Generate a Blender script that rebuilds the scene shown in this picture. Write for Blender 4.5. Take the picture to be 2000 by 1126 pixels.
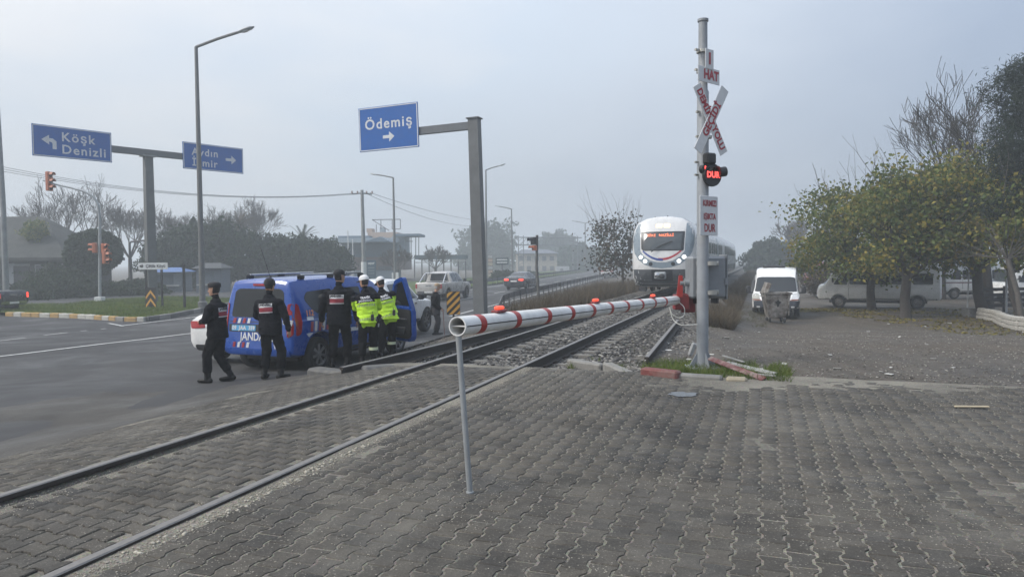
import bpy, bmesh, math, random
import numpy as np
from mathutils import Vector, Matrix, noise as mnoise
from mathutils.bvhtree import BVHTree
from mathutils.geometry import delaunay_2d_cdt

for o in list(bpy.data.objects):
    bpy.data.objects.remove(o)
SC = bpy.context.scene
COL = SC.collection
PI = math.pi
R = math.radians

# ---------------------------------------------------------------- camera
CAM_H, FPX, PITCH, ROLL = 1.62, 1400.0, R(2.2), R(-0.5)
cam_data = bpy.data.cameras.new('camera')
cam_data.sensor_width = 36.0
cam_data.lens = FPX / 2000.0 * 36.0
cam_data.clip_start = 0.05
cam_data.clip_end = 3000
cam = bpy.data.objects.new('camera', cam_data)
COL.objects.link(cam)
cam.matrix_world = Matrix.Translation((0, 0, CAM_H)) @ Matrix.Rotation(PI/2-PITCH, 4, 'X') @ Matrix.Rotation(ROLL, 4, 'Z')
SC.camera = cam
CAMR = np.array(cam.matrix_world.to_3x3())

# ---------------------------------------------------------------- sky, sun, exposure
SUN_EL, SUN_AZ = R(42), R(-112)          # azimuth measured from the view axis (+Y) towards +X
sun_dir = Vector((math.sin(SUN_AZ)*math.cos(SUN_EL), math.cos(SUN_AZ)*math.cos(SUN_EL), math.sin(SUN_EL)))
W = bpy.data.worlds.new('World')
SC.world = W
W.use_nodes = True
nt = W.node_tree
nt.nodes.clear()
def wn(t, **k):
    n = nt.nodes.new(t)
    for a, b in k.items(): setattr(n, a, b)
    return n
out = wn('ShaderNodeOutputWorld'); bg = wn('ShaderNodeBackground')
sky = wn('ShaderNodeTexSky', sky_type='NISHITA', sun_disc=False, sun_elevation=SUN_EL, sun_rotation=SUN_AZ,
         air_density=1.2, dust_density=6.0, ozone_density=1.5)
tc = wn('ShaderNodeTexCoord')
dot = wn('ShaderNodeVectorMath', operation='DOT_PRODUCT'); dot.inputs[1].default_value = Vector((math.sin(R(-48))*math.cos(R(38)), math.cos(R(-48))*math.cos(R(38)), math.sin(R(38))))   # thinner cloud up left
nt.links.new(tc.outputs['Generated'], dot.inputs[0])
ramp = wn('ShaderNodeValToRGB')
e = ramp.color_ramp.elements
e[0].position, e[0].color = 0.2, (2.4, 2.85, 3.65, 1)
e[1].position, e[1].color = 1.0, (5.4, 5.5, 5.6, 1)
m = e.new(0.55); m.color = (3.8, 4.2, 4.8, 1)
m = e.new(0.74); m.color = (4.0, 4.5, 5.15, 1)
m = e.new(0.9); m.color = (4.9, 5.05, 5.3, 1)
mp = wn('ShaderNodeMapping'); mp.inputs['Scale'].default_value = (1, 1, 2.6)
nz = wn('ShaderNodeTexNoise'); nz.inputs['Scale'].default_value = 2.4; nz.inputs['Detail'].default_value = 5; nz.inputs['Roughness'].default_value = .5
nt.links.new(tc.outputs['Generated'], mp.inputs[0]); nt.links.new(mp.outputs[0], nz.inputs['Vector'])
add = wn('ShaderNodeMath', operation='MULTIPLY_ADD'); add.inputs[1].default_value = .55; add.inputs[2].default_value = -.275
nt.links.new(nz.outputs[0], add.inputs[0])
ad2 = wn('ShaderNodeMath', operation='ADD')
nt.links.new(dot.outputs['Value'], ad2.inputs[0]); nt.links.new(add.outputs[0], ad2.inputs[1])
nt.links.new(ad2.outputs[0], ramp.inputs[0])
mix = wn('ShaderNodeMixRGB'); mix.inputs[0].default_value = 0.86
nt.links.new(sky.outputs[0], mix.inputs[1]); nt.links.new(ramp.outputs[0], mix.inputs[2])
sep = wn('ShaderNodeSeparateXYZ'); nt.links.new(tc.outputs['Generated'], sep.inputs[0])
zen = wn('ShaderNodeMath', operation='MULTIPLY_ADD', use_clamp=False); zen.inputs[1].default_value = 1.1; zen.inputs[2].default_value = .90   # an overcast sky is brighter overhead
mx = wn('ShaderNodeMath', operation='MAXIMUM'); mx.inputs[1].default_value = 0.; nt.links.new(sep.outputs[2], mx.inputs[0]); nt.links.new(mx.outputs[0], zen.inputs[0])
vm = wn('ShaderNodeVectorMath', operation='SCALE'); nt.links.new(mix.outputs[0], vm.inputs[0]); nt.links.new(zen.outputs[0], vm.inputs['Scale'])
nt.links.new(vm.outputs[0], bg.inputs[0])
bg.inputs[1].default_value = 0.095
nt.links.new(bg.outputs[0], out.inputs[0])

sl = bpy.data.lights.new('sun', 'SUN')
sl.energy = 1.5
sl.angle = R(22)
sl.color = (1.0, .96, .9)
so = bpy.data.objects.new('sun', sl)
COL.objects.link(so)
so.rotation_euler = (-sun_dir).to_track_quat('-Z', 'Y').to_euler()

vs = SC.view_settings
SC.display_settings.display_device = 'sRGB'
vs.view_transform = 'Standard'; vs.look = 'None'; vs.gamma = 1.0; vs.use_curve_mapping = False
vs.exposure = 0.70
SC.render.engine = 'CYCLES'
SC.cycles.use_denoising = True
SC.cycles.max_bounces = 8
SC.cycles.transparent_max_bounces = 16
SC.cycles.volume_bounces = 2
SC.cycles.sample_clamp_indirect = 6

# ---------------------------------------------------------------- geometry of the place
def ray(px, py):
    return Vector(CAMR @ np.array([(px-1000)/FPX, -(py-563)/FPX, -1.0]))
def at(px, py, Y):                       # point of the place seen at a pixel, Y metres ahead
    d = ray(px, py)
    return Vector((0, 0, CAM_H)) + d*(Y/d.y)
def sstep(a, b, x):
    t = min(1, max(0, (x-a)/(b-a))); return t*t*(3-2*t)
def lin(a, b, x):
    return min(1, max(0, (x-a)/(b-a)))
TA = math.atan(.35)
TD = Vector((math.sin(TA), math.cos(TA), 0)); TN = Vector((-math.cos(TA), math.sin(TA), 0))
TO = Vector((-4.56, 0, 0))
def T(u, v, z=0.0):                      # u metres left of the track centre, v along the track
    return TO + TD*v + TN*u + Vector((0, 0, z))
def uv(x, y):
    d = Vector((x, y, 0)) - TO
    return d.dot(TN), d.dot(TD)
CROSS_V = 12.0                           # far edge of the paved crossing
def zg(x, y):                            # height of the ground
    u, v = uv(x, y)
    if u >= 0:
        zr = -.45 - .33*lin(12, 26, y)                    # road
        f = sstep(.8, 4.6, u) if v < 12 else sstep(1.0+.6*lin(12, 18, v), 4.4+1.6*lin(14, 24, v), u)
        base = -.02 if v < CROSS_V else -.17
        return base*(1-f) + zr*f
    d = max(0, y - 11.0 - .0*x)
    zl = -.95*sstep(0, 17, d)                             # gravel yard falls away
    f = sstep(-1.5, -4.2 - .06*max(0, v-12), u)
    base = -.02 if v < CROSS_V else -.17
    if v < CROSS_V:
        return min(-.02, -.02*(1-f) + (zl-.03)*f) if y > 9.0 else -.02
    return base*(1-f) + (zl-.03)*f
def Gt(px, py):                          # ground point seen at a pixel
    d = ray(px, py); o = Vector((0, 0, CAM_H))
    t = 1.0; prev = t
    while t < 900:
        p = o + d*t
        if p.z < zg(p.x, p.y): break
        prev = t; t *= 1.02
    a, b = prev, t
    for _ in range(24):
        m = (a+b)/2; p = o + d*m
        if p.z < zg(p.x, p.y): b = m
        else: a = m
    return o + d*b

# ---------------------------------------------------------------- helpers: objects
def link(o): COL.objects.link(o); return o
def tag(o, label=None, cat=None, group=None, kind=None):
    if label: o['label'] = label
    if cat: o['category'] = cat
    if group: o['group'] = group
    if kind: o['kind'] = kind
    return o
def thing(name, label, cat, loc=(0, 0, 0), rz=0.0, group=None):
    o = bpy.data.objects.new(name, None); link(o)
    o.empty_display_size = .2
    o.location = loc; o.rotation_euler = (0, 0, rz)
    return tag(o, label, cat, group)
def copy_tree(o, parent=None):
    c = o.copy(); COL.objects.link(c); c.parent = parent
    for ch in o.children: copy_tree(ch, c)
    return c

class MB:                                # collects shapes, builds ONE mesh object
    def __init__(s): s.v = []; s.f = []; s.m = []; s.cur = 0
    def add(s, vs, fs, mi=None):
        n = len(s.v); s.v += [tuple(v) for v in vs]
        s.f += [tuple(i+n for i in f) for f in fs]
        s.m += [s.cur if mi is None else mi]*len(fs); return s
    def box(s, c, d, M=None, bev=0, mi=None):
        x, y, z = d[0]/2, d[1]/2, d[2]/2; c = Vector(c)
        if bev:
            b = min(bev, x*.9, y*.9, z*.9)
            pts = []
            for sx in (-1, 1):
                for sy in (-1, 1):
                    for sz in (-1, 1):
                        pts += [(sx*(x-b), sy*(y-b), sz*z), (sx*(x-b), sy*y, sz*(z-b)), (sx*x, sy*(y-b), sz*(z-b))]
            bm = bmesh.new()
            for p in pts: bm.verts.new(p)
            bmesh.ops.convex_hull(bm, input=bm.verts)
            bmesh.ops.dissolve_limit(bm, angle_limit=.01, verts=bm.verts, edges=bm.edges)
            bm.verts.index_update()
            vs = [v.co.copy() for v in bm.verts]; fs = [[v.index for v in f.verts] for f in bm.faces]; bm.free()
        else:
            vs = [Vector((sx*x, sy*y, sz*z)) for sx in (-1, 1) for sy in (-1, 1) for sz in (-1, 1)]
            fs = [(0, 1, 3, 2), (4, 6, 7, 5), (0, 4, 5, 1), (2, 3, 7, 6), (0, 2, 6, 4), (1, 5, 7, 3)]
        if M is not None: vs = [M @ v for v in vs]
        return s.add([v + c for v in vs], fs, mi)
    def tube(s, path, r, n=8, cap=True, mi=None, squash=None):
        path = [Vector(p) for p in path]; k = len(path)
        rs = r if isinstance(r, (list, tuple)) else [r]*k
        vs, fs = [], []; up = None
        for i, p in enumerate(path):
            t = (path[min(i+1, k-1)] - path[max(i-1, 0)]).normalized()
            if up is None:
                a = Vector((0, 0, 1)) if abs(t.z) < .9 else Vector((0, 1, 0))
                up = (a - t*a.dot(t)).normalized()
            else:
                up = (up - t*up.dot(t))
                up = up.normalized() if up.length > 1e-6 else t.orthogonal().normalized()
            sd = t.cross(up)
            for j in range(n):
                an = 2*PI*(j+.5)/n
                vs.append(p + (sd*math.cos(an) + up*math.sin(an))*rs[i])
        for i in range(k-1):
            for j in range(n):
                a = i*n+j; b = i*n+(j+1) % n
                fs.append((a, b, b+n, a+n))
        if cap: fs.append(tuple(range(n-1, -1, -1))); fs.append(tuple((k-1)*n+j for j in range(n)))
        return s.add(vs, fs, mi)
    def cyl(s, a, b, r, r2=None, n=12, mi=None): return s.tube([a, b], [r, r if r2 is None else r2], n, True, mi)
    def lathe(s, prof, c=(0, 0, 0), n=16, axis='Z', mi=None, caps=True):      # prof: list of (radius, height)
        c = Vector(c); vs, fs = [], []
        for r, h in prof:
            for j in range(n):
                a = 2*PI*j/n; q = (r*math.cos(a), r*math.sin(a), h)
                if axis == 'Y': q = (q[0], q[2], -q[1])
                if axis == 'X': q = (q[2], q[0], q[1])
                vs.append(c + Vector(q))
        for i in range(len(prof)-1):
            for j in range(n):
                a = i*n+j; b = i*n+(j+1) % n
                fs.append((a, b, b+n, a+n))
        if caps: fs.append(tuple(range(n-1, -1, -1))); fs.append(tuple((len(prof)-1)*n+j for j in range(n)))
        return s.add(vs, fs, mi)
    def prism(s, poly, M, th, mi=None):  # 2D outline in local xy, extruded +z by th, placed by M
        n = len(poly)
        vs = [M @ Vector((p[0], p[1], 0)) for p in poly] + [M @ Vector((p[0], p[1], th)) for p in poly]
        fs = [tuple(range(n-1, -1, -1)), tuple(range(n, 2*n))] + [(i, (i+1) % n, (i+1) % n+n, i+n) for i in range(n)]
        return s.add(vs, fs, mi)
    def loft(s, rings, close=True, caps=True, mi=None):
        n = len(rings[0]); vs = [v for r in rings for v in r]; fs = []
        for i in range(len(rings)-1):
            for j in range(n if close else n-1):
                a = i*n+j; b = i*n+(j+1) % n
                fs.append((a, b, b+n, a+n))
        if caps: fs.append(tuple(range(n-1, -1, -1))); fs.append(tuple((len(rings)-1)*n+j for j in range(n)))
        return s.add(vs, fs, mi)
    def mesh(s, name, mats, smooth=False, fixn=True):
        me = bpy.data.meshes.new(name)
        me.from_pydata(s.v, [], s.f)
        for m in (mats if isinstance(mats, (list, tuple)) else [mats]): me.materials.append(m)
        if len(me.materials) > 1: me.polygons.foreach_set('material_index', s.m)
        if fixn:
            bm = bmesh.new(); bm.from_mesh(me)
            bmesh.ops.recalc_face_normals(bm, faces=bm.faces); bm.to_mesh(me); bm.free()
        if smooth: shade(me, smooth if not isinstance(smooth, bool) else 40)
        me.update()
        return me
    def build(s, name, mats, parent=None, smooth=False, fixn=True):
        o = bpy.data.objects.new(name, s.mesh(name, mats, smooth, fixn)); link(o)
        o.parent = parent
        return o
def shade(me, ang=40):
    bm = bmesh.new(); bm.from_mesh(me); c = math.radians(ang)
    for f in bm.faces: f.smooth = True
    for ed in bm.edges:
        if len(ed.link_faces) == 2: ed.smooth = ed.calc_face_angle(9) < c
        else: ed.smooth = False
    bm.to_mesh(me); bm.free()
def np_mesh(name, V, Fq, mats, parent=None, midx=None, smooth=False):   # big arrays, faces of equal size
    me = bpy.data.meshes.new(name)
    V = np.asarray(V, np.float32); Fq = np.asarray(Fq, np.int32); k = Fq.shape[1]
    me.vertices.add(len(V)); me.vertices.foreach_set('co', V.ravel())
    me.loops.add(Fq.size); me.loops.foreach_set('vertex_index', Fq.ravel())
    me.polygons.add(len(Fq)); me.polygons.foreach_set('loop_start', np.arange(0, Fq.size, k, dtype=np.int32))
    for m in (mats if isinstance(mats, (list, tuple)) else [mats]): me.materials.append(m)
    if midx is not None: me.polygons.foreach_set('material_index', np.asarray(midx, np.int32))
    if smooth: me.polygons.foreach_set('use_smooth', np.ones(len(Fq), bool))
    me.update(calc_edges=True); me.validate()
    o = bpy.data.objects.new(name, me); link(o); o.parent = parent
    return o

# ---------------------------------------------------------------- helpers: materials
class NT:
    def __init__(s, name):
        s.m = bpy.data.materials.new(name); s.m.use_nodes = True; s.t = s.m.node_tree
        s.b = s.t.nodes['Principled BSDF']; s.o = s.t.nodes['Material Output']; s._c = None
    def n(s, typ, **k):
        x = s.t.nodes.new(typ)
        for a, b in k.items(): setattr(x, a, b)
        return x
    def l(s, a, b): s.t.links.new(a, b)
    def co(s, kind='Object'):
        if s._c is None: s._c = s.n('ShaderNodeTexCoord')
        return s._c.outputs[kind]
    def noise(s, scale, detail=4, rough=.55, vec=None, dist=0):
        x = s.n('ShaderNodeTexNoise'); x.inputs['Scale'].default_value = scale; x.inputs['Detail'].default_value = detail
        x.inputs['Roughness'].default_value = rough; x.inputs['Distortion'].default_value = dist
        s.l(vec or s.co(), x.inputs['Vector']); return x.outputs[0]
    def vor(s, scale, vec=None, feat='F1', out='Distance'):
        x = s.n('ShaderNodeTexVoronoi', feature=feat); x.inputs['Scale'].default_value = scale
        s.l(vec or s.co(), x.inputs['Vector']); return x.outputs[out]
    def ramp(s, fac, pts, interp='LINEAR'):
        x = s.n('ShaderNodeValToRGB'); x.color_ramp.interpolation = interp; e = x.color_ramp.elements
        while len(e) < len(pts): e.new(.5)
        for i, (p, c) in enumerate(pts):
            e[i].position = p; e[i].color = (c, c, c, 1) if isinstance(c, (int, float)) else (*c[:3], 1)
        s.l(fac, x.inputs[0]); return x.outputs[0]
    def mix(s, fac, a, b, mode='MIX'):
        x = s.n('ShaderNodeMixRGB', blend_type=mode)
        for i, q in enumerate((fac, a, b)):
            if isinstance(q, (int, float)): x.inputs[i].default_value = q if i == 0 else (q, q, q, 1)
            elif isinstance(q, tuple): x.inputs[i].default_value = (*q[:3], 1)
            else: s.l(q, x.inputs[i])
        return x.outputs[0]
    def math(s, op, a, b=0.0):
        x = s.n('ShaderNodeMath', operation=op)
        for i, q in enumerate((a, b)):
            if isinstance(q, (int, float)): x.inputs[i].default_value = q
            else: s.l(q, x.inputs[i])
        return x.outputs[0]
    def set(s, **k):
        for a, q in k.items():
            i = s.b.inputs[{'col': 'Base Color', 'rough': 'Roughness', 'metal': 'Metallic', 'spec': 'Specular IOR Level', 'alpha': 'Alpha',
                            'coat': 'Coat Weight', 'trans': 'Transmission Weight', 'ecol': 'Emission Color', 'estr': 'Emission Strength', 'ior': 'IOR', 'sub': 'Subsurface Weight', 'sheen': 'Sheen Weight'}[a]]
            if isinstance(q, (int, float)): i.default_value = q
            elif isinstance(q, tuple): i.default_value = (*q[:3], 1)
            else: s.l(q, i)
        return s
    def bump(s, h, strength=.3, dist=.01):
        x = s.n('ShaderNodeBump'); x.inputs['Strength'].default_value = strength; x.inputs['Distance'].default_value = dist
        s.l(h, x.inputs['Height']); s.l(x.outputs[0], s.b.inputs['Normal']); return s
_mats = {}
def mat(name, col, rough=.5, metal=0., var=.12, scale=6., bump=0., bscale=60., spec=.5, coat=0., dirt=0., dirtcol=(.12, .10, .08)):
    if name in _mats: return _mats[name]
    t = NT(name)
    n1 = t.noise(scale, 5, .6)
    c = t.mix(t.ramp(n1, [(.3, 0.), (.7, 1.)]), tuple(x*(1-var) for x in col), tuple(min(1, x*(1+var)) for x in col))
    if dirt:
        d = t.noise(scale*.45, 7, .7)
        c = t.mix(t.math('MULTIPLY', t.ramp(d, [(.42, 0.), (.72, 1.)]), dirt), c, dirtcol)
    t.set(col=c, rough=t.ramp(n1, [(.2, max(0, rough*.85)), (.8, min(1, rough*1.15))]), metal=metal, spec=spec, coat=coat)
    if bump: t.bump(t.noise(bscale, 4, .6), bump, .01)
    _mats[name] = t.m
    return t.m
def emat(name, col, strength):
    t = NT(name); t.set(col=tuple(c*.5 for c in col), ecol=col, estr=float(strength), rough=.4); return t.m
# ================================================================= ground materials
def ground_mats():
    t = NT('yard_gravel')
    a = t.noise(.35, 6, .6); b = t.noise(9, 6, .7); v = t.vor(38, out='Color'); sp = t.vor(70, out='Distance')
    c = t.mix(t.ramp(a, [(.32, 0.), (.68, 1.)]), (.062, .051, .038), (.108, .089, .067))
    c = t.mix(t.ramp(b, [(.42, 0.), (.75, .7)]), c, (.15, .14, .125))
    c = t.mix(.35, c, t.mix(.75, v, (.5, .5, .5)), 'OVERLAY')
    c = t.mix(t.ramp(sp, [(.06, .8), (.16, 0.)]), c, (.30, .285, .26))
    mpn = t.n('ShaderNodeMapping'); mpn.inputs['Rotation'].default_value = (0, 0, R(28)); mpn.inputs['Scale'].default_value = (1.5, .10, 1); t.l(t.co(), mpn.inputs[0])
    rut = t.noise(1., 5, .6, mpn.outputs[0]); c = t.mix(t.ramp(rut, [(.46, 0.), (.62, .75)]), c, (.052, .045, .037))
    br_ = t.noise(.16, 4, .6); c = t.mix(t.ramp(br_, [(.45, 0.), (.65, .55)]), c, (.085, .066, .047))
    t.set(col=c, rough=t.ramp(a, [(.35, .55), (.65, .9)]), spec=.35)
    t.bump(t.mix(.5, b, sp), .8, .02)
    t2 = NT('asphalt')
    a = t2.noise(.22, 6, .62, dist=.6); f = t2.noise(130, 3, .7); m_ = t2.noise(2.2, 6, .65); s = t2.vor(180)
    c = t2.mix(t2.ramp(a, [(.3, 0.), (.7, 1.)]), (.046, .047, .050), (.074, .074, .074))
    c = t2.mix(t2.ramp(m_, [(.45, 0.), (.8, .55)]), c, (.088, .084, .077))
    c = t2.mix(t2.ramp(f, [(.35, .35), (.7, 0.)]), c, (.02, .02, .022))
    c = t2.mix(t2.ramp(s, [(.10, .5), (.22, 0.)]), c, (.16, .155, .15))
    ck = t2.n('ShaderNodeTexVoronoi', feature='DISTANCE_TO_EDGE'); ck.inputs['Scale'].default_value = .32; wv = t2.mix(.12, t2.co(), t2.n('ShaderNodeTexNoise').outputs['Color']); t2.l(wv, ck.inputs['Vector'])
    c = t2.mix(t2.math('MULTIPLY', t2.ramp(ck.outputs['Distance'], [(.004, .8), (.010, 0.)]), t2.ramp(t2.noise(.5, 3), [(.5, 0.), (.6, 1.)])), c, (.015, .015, .016))
    pt = t2.vor(.13, out='Color'); c = t2.mix(t2.ramp(pt, [(.62, 0.), (.64, .5)], 'CONSTANT'), c, (.038, .038, .041))
    t2.set(col=c, rough=t2.ramp(t2.noise(.35, 5, .6, dist=.5), [(.30, .42), (.55, .85)]), spec=.28)
    t2.bump(t2.mix(.6, f, s), .45, .008)
    t3 = NT('paving_bed')
    a = t3.noise(.8, 6, .65); f = t3.noise(60, 4, .7); s = t3.vor(95); vc = t3.vor(95, out='Color')
    c = t3.mix(t3.ramp(a, [(.35, 0.), (.68, 1.)]), (.14, .13, .108), (.31, .288, .235))
    c = t3.mix(.5, c, t3.mix(.7, vc, (.5, .5, .5)), 'OVERLAY')
    c = t3.mix(t3.ramp(s, [(.15, .75), (.3, 0.)]), c, (.33, .31, .265))
    c = t3.mix(t3.ramp(f, [(.35, .6), (.6, 0.)]), c, (.05, .046, .04))
    t3.set(col=c, rough=.85, spec=.3); t3.bump(t3.mix(.5, f, s), .8, .012)
    t4 = NT('paving_block')
    gi = t4.n('ShaderNodeNewGeometry'); oi = t4.n('ShaderNodeObjectInfo')
    rnd = t4.math('FRACT', t4.math('ADD', gi.outputs['Random Per Island'], oi.outputs['Random']))
    wp = gi.outputs['Position']
    c = t4.ramp(rnd, [(0., (.052, .048, .041)), (.3, (.068, .061, .052)), (.7, (.088, .079, .065)), (1., (.060, .056, .050))])
    st = t4.noise(1.1, 6, .65, wp)
    c = t4.mix(t4.ramp(st, [(.34, .75), (.5, 0.)]), c, (.032, .031, .030)); c = t4.mix(t4.ramp(t4.noise(.45, 6, .7, wp, .8), [(.50, 0.), (.68, .6)]), c, (.135, .125, .105))
    g = t4.noise(70, 5, .75, wp); c = t4.mix(t4.ramp(g, [(.30, .8), (.46, 0.)]), c, (.022, .021, .020)); c = t4.mix(t4.ramp(g, [(.56, 0.), (.72, .75)]), c, (.20, .188, .165))
    d = t4.noise(2.3, 7, .72, wp); d2 = t4.vor(120, wp)
    c = t4.mix(t4.math('MULTIPLY', t4.ramp(d, [(.48, 0.), (.72, 1.)]), t4.ramp(d2, [(.1, .85), (.42, .15)])), c, (.27, .25, .21))
    d3 = t4.vor(42, wp); dc = t4.vor(42, wp, out='Color'); c = t4.mix(t4.math('MULTIPLY', t4.ramp(d3, [(.16, 1.), (.26, 0.)]), t4.math('MULTIPLY', t4.ramp(dc, [(.40, 0.), (.55, .9)]), t4.ramp(t4.noise(.75, 5, .7, wp), [(.42, .12), (.62, 1.)]))), c, (.34, .315, .265))
    t4.set(col=c, rough=t4.ramp(t4.noise(1.6, 5, .6, wp), [(.35, .62), (.65, .95)]), spec=.28)
    t4.bump(t4.mix(.5, g, t4.noise(300, 2, .6, wp)), .5, .006)
    t5 = NT('ballast_stone')
    gi = t5.n('ShaderNodeNewGeometry')
    c = t5.ramp(gi.outputs['Random Per Island'], [(0., (.035, .035, .036)), (.35, (.08, .078, .075)), (.65, (.14, .135, .125)), (.88, (.22, .21, .195)), (1., (.36, .345, .315))])
    c = t5.mix(t5.ramp(t5.noise(25, 4, .6), [(.4, 0.), (.7, .5)]), c, (.06, .05, .042))
    t5.set(col=c, rough=.75, spec=.4)
    t6 = NT('ballast_bed')
    s = t6.vor(22, out='Color'); sd = t6.vor(22); a = t6.noise(.9, 5, .6)
    c = t6.mix(t6.ramp(a, [(.35, 0.), (.7, 1.)]), (.045, .042, .038), (.09, .083, .073))
    c = t6.mix(.6, c, t6.mix(.8, s, (.5, .5, .5)), 'OVERLAY')
    t6.set(col=c, rough=.85, spec=.3); t6.bump(sd, 1., .03)
    t7 = NT('island_soil')
    a = t7.noise(1.2, 6, .6); f = t7.noise(14, 6, .7)
    c = t7.mix(t7.ramp(a, [(.35, 0.), (.65, 1.)]), (.055, .085, .022), (.085, .115, .032))
    c = t7.mix(t7.ramp(f, [(.5, 0.), (.75, .8)]), c, (.09, .075, .05))
    t7.set(col=c, rough=.9, spec=.2); t7.bump(f, .7, .03)
    return dict(gravel=t.m, asphalt=t2.m, bed=t3.m, block=t4.m, stone=t5.m, ballast=t6.m, soil=t7.m)
GM = ground_mats()
def fbm(x, y, s, oct=3):
    return mnoise.fractal(Vector((x*s, y*s, 7.3)), .9, 2.0, oct)

def grid_sheet(name, xs, ys, zf, m, parent=None, kind='structure'):
    nx, ny = len(xs), len(ys)
    V = np.zeros((nx*ny, 3), np.float32); k = 0
    for y in ys:
        for x in xs: V[k] = (x, y, zf(x, y)); k += 1
    i = np.arange((ny-1)*nx).reshape(ny-1, nx)[:, :-1].ravel()
    o = np_mesh(name, V, np.stack([i, i+1, i+1+nx, i+nx], 1), m, parent, smooth=True)
    return tag(o, kind=kind) if parent is None else o
def axis(near0, near1, step, far, g=1.25):
    a = list(np.arange(near0, near1+1e-6, step)); s = step; x = near1
    while x < far: s *= g; x += s; a.append(x)
    s = step; x = near0
    while x > -far: s *= g; x -= s; a.insert(0, x)
    return a
def poly_sheet(name, poly, res, zf, m, parent=None, kind='structure'):
    xs = [p[0] for p in poly]; ys = [p[1] for p in poly]
    P = []
    for i, p in enumerate(poly):
        q = poly[(i+1) % len(poly)]; L = math.hypot(q[0]-p[0], q[1]-p[1]); n = max(1, int(L/res))
        P += [Vector((p[0]+(q[0]-p[0])*k/n, p[1]+(q[1]-p[1])*k/n)) for k in range(n)]
    nb = len(P)
    def inside(x, y):
        c = False; j = len(poly)-1
        for i in range(len(poly)):
            if (poly[i][1] > y) != (poly[j][1] > y) and x < (poly[j][0]-poly[i][0])*(y-poly[i][1])/(poly[j][1]-poly[i][1])+poly[i][0]: c = not c
            j = i
        return c
    y = min(ys)+res*.5
    while y < max(ys):
        x = min(xs)+res*.5
        while x < max(xs):
            if inside(x, y): P.append(Vector((x, y)))
            x += res
        y += res
    vs, _, fs, *_ = delaunay_2d_cdt(P, [(i, (i+1) % nb) for i in range(nb)], [], 1, 1e-5)
    mb = MB(); mb.add([(v.x, v.y, zf(v.x, v.y)) for v in vs], [tuple(f) for f in fs])
    o = mb.build(name, m, parent, smooth=80, fixn=False)
    return tag(o, kind=kind) if kind else o

def zfar(x, y): return zg(x, y)
# the ground: gravel and earth, one sheet out to the horizon
def z_ground(x, y):
    u, v = uv(x, y)
    z = zg(x, y)
    if v < CROSS_V+.3 and u > -9 and u < 4: z -= .07
    if v >= CROSS_V and abs(u) < 2.2: z -= .09
    d = math.hypot(x, y)
    if d < 60: z += .022*fbm(x, y, .8)*(1 if u < -1 else .4)
    if u > 3.5: z -= .05
    return z
grid_sheet('ground', axis(-16, 22, .45, 900, 1.3), axis(2, 42, .45, 1500, 1.3), z_ground, GM['gravel'])

# road: near edge runs from the puddles past the vehicles to the guard rail
near_edge = [T(3.3, -6), T(3.3, 6), T(3.3, 12.0)] + \
            [T(3.3, 12.6), T(4.1, 18), T(5.2, 24), T(8.0, 34)] + [T(8.3+.113*(v-34), v) for v in (45, 80, 160, 320, 560)]
rp = [(p.x, p.y) for p in near_edge] + [(85, 560), (40, 330), (-2, 120), (-18, 72), (-40, 66), (-75, 62), (-75, 6)]
road_o = poly_sheet('road', rp, 2.2, lambda x, y: zg(x, y) + .006 + (0 if math.hypot(x, y) > 70 else .012*fbm(x, y, .35)), GM['asphalt'])

# painted lines
t = NT('road_paint')
c = t.mix(t.ramp(t.noise(9, 6, .7), [(.4, 0.), (.68, .75)]), (.62, .62, .60), (.12, .12, .12)); t.set(col=c, rough=.6)
PAINT = t.m
def road_line(pa, pb, w, name='lane_line', lift=.024):
    mb = MB(); a = Vector((pa.x, pa.y, 0)); b = Vector((pb.x, pb.y, 0)); d = (b-a); n = max(2, int(d.length/1.2)); s = Vector((-d.y, d.x, 0)).normalized()*w/2
    vs = []; 
    for k in range(n+1):
        p = a + d*k/n
        for q in (p+s, p-s):
            zz = zg(q.x, q.y) + .006 + (0 if math.hypot(q.x, q.y) > 70 else .012*fbm(q.x, q.y, .35))
            vs.append((q.x, q.y, zz+lift-.012))
    mb.add(vs, [(2*k, 2*k+1, 2*k+3, 2*k+2) for k in range(n)])
    return mb.build(name, PAINT, road_o)
def stretch(p, q, k): return q + (q-p)*k
road_line(stretch(Gt(384, 650), Gt(0, 697), .25), Gt(384, 650), .15, 'edge_line')
road_line(Gt(235, 637), Gt(392, 618), .14, 'edge_line'); road_line(Gt(212, 632), Gt(240, 637), .12, 'edge_line')
for a, b in (((-60, 672), (50, 660)), ((86, 655), (132, 650)), ((158, 647), (206, 642))): road_line(Gt(*a), Gt(*b), .13, 'lane_dash')
# lines of the far carriageway
def rd(k, v): return T(8.3+.113*(v-34)+k, v)
for v in range(24, 150, 9): road_line(rd(4.2, v), rd(4.2, v+3.5), .14, 'lane_dash')
road_line(rd(.7, 30), rd(.7, 150), .14, 'edge_line'); road_line(rd(8.0, 24), rd(8.0, 160), .14, 'edge_line')

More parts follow.
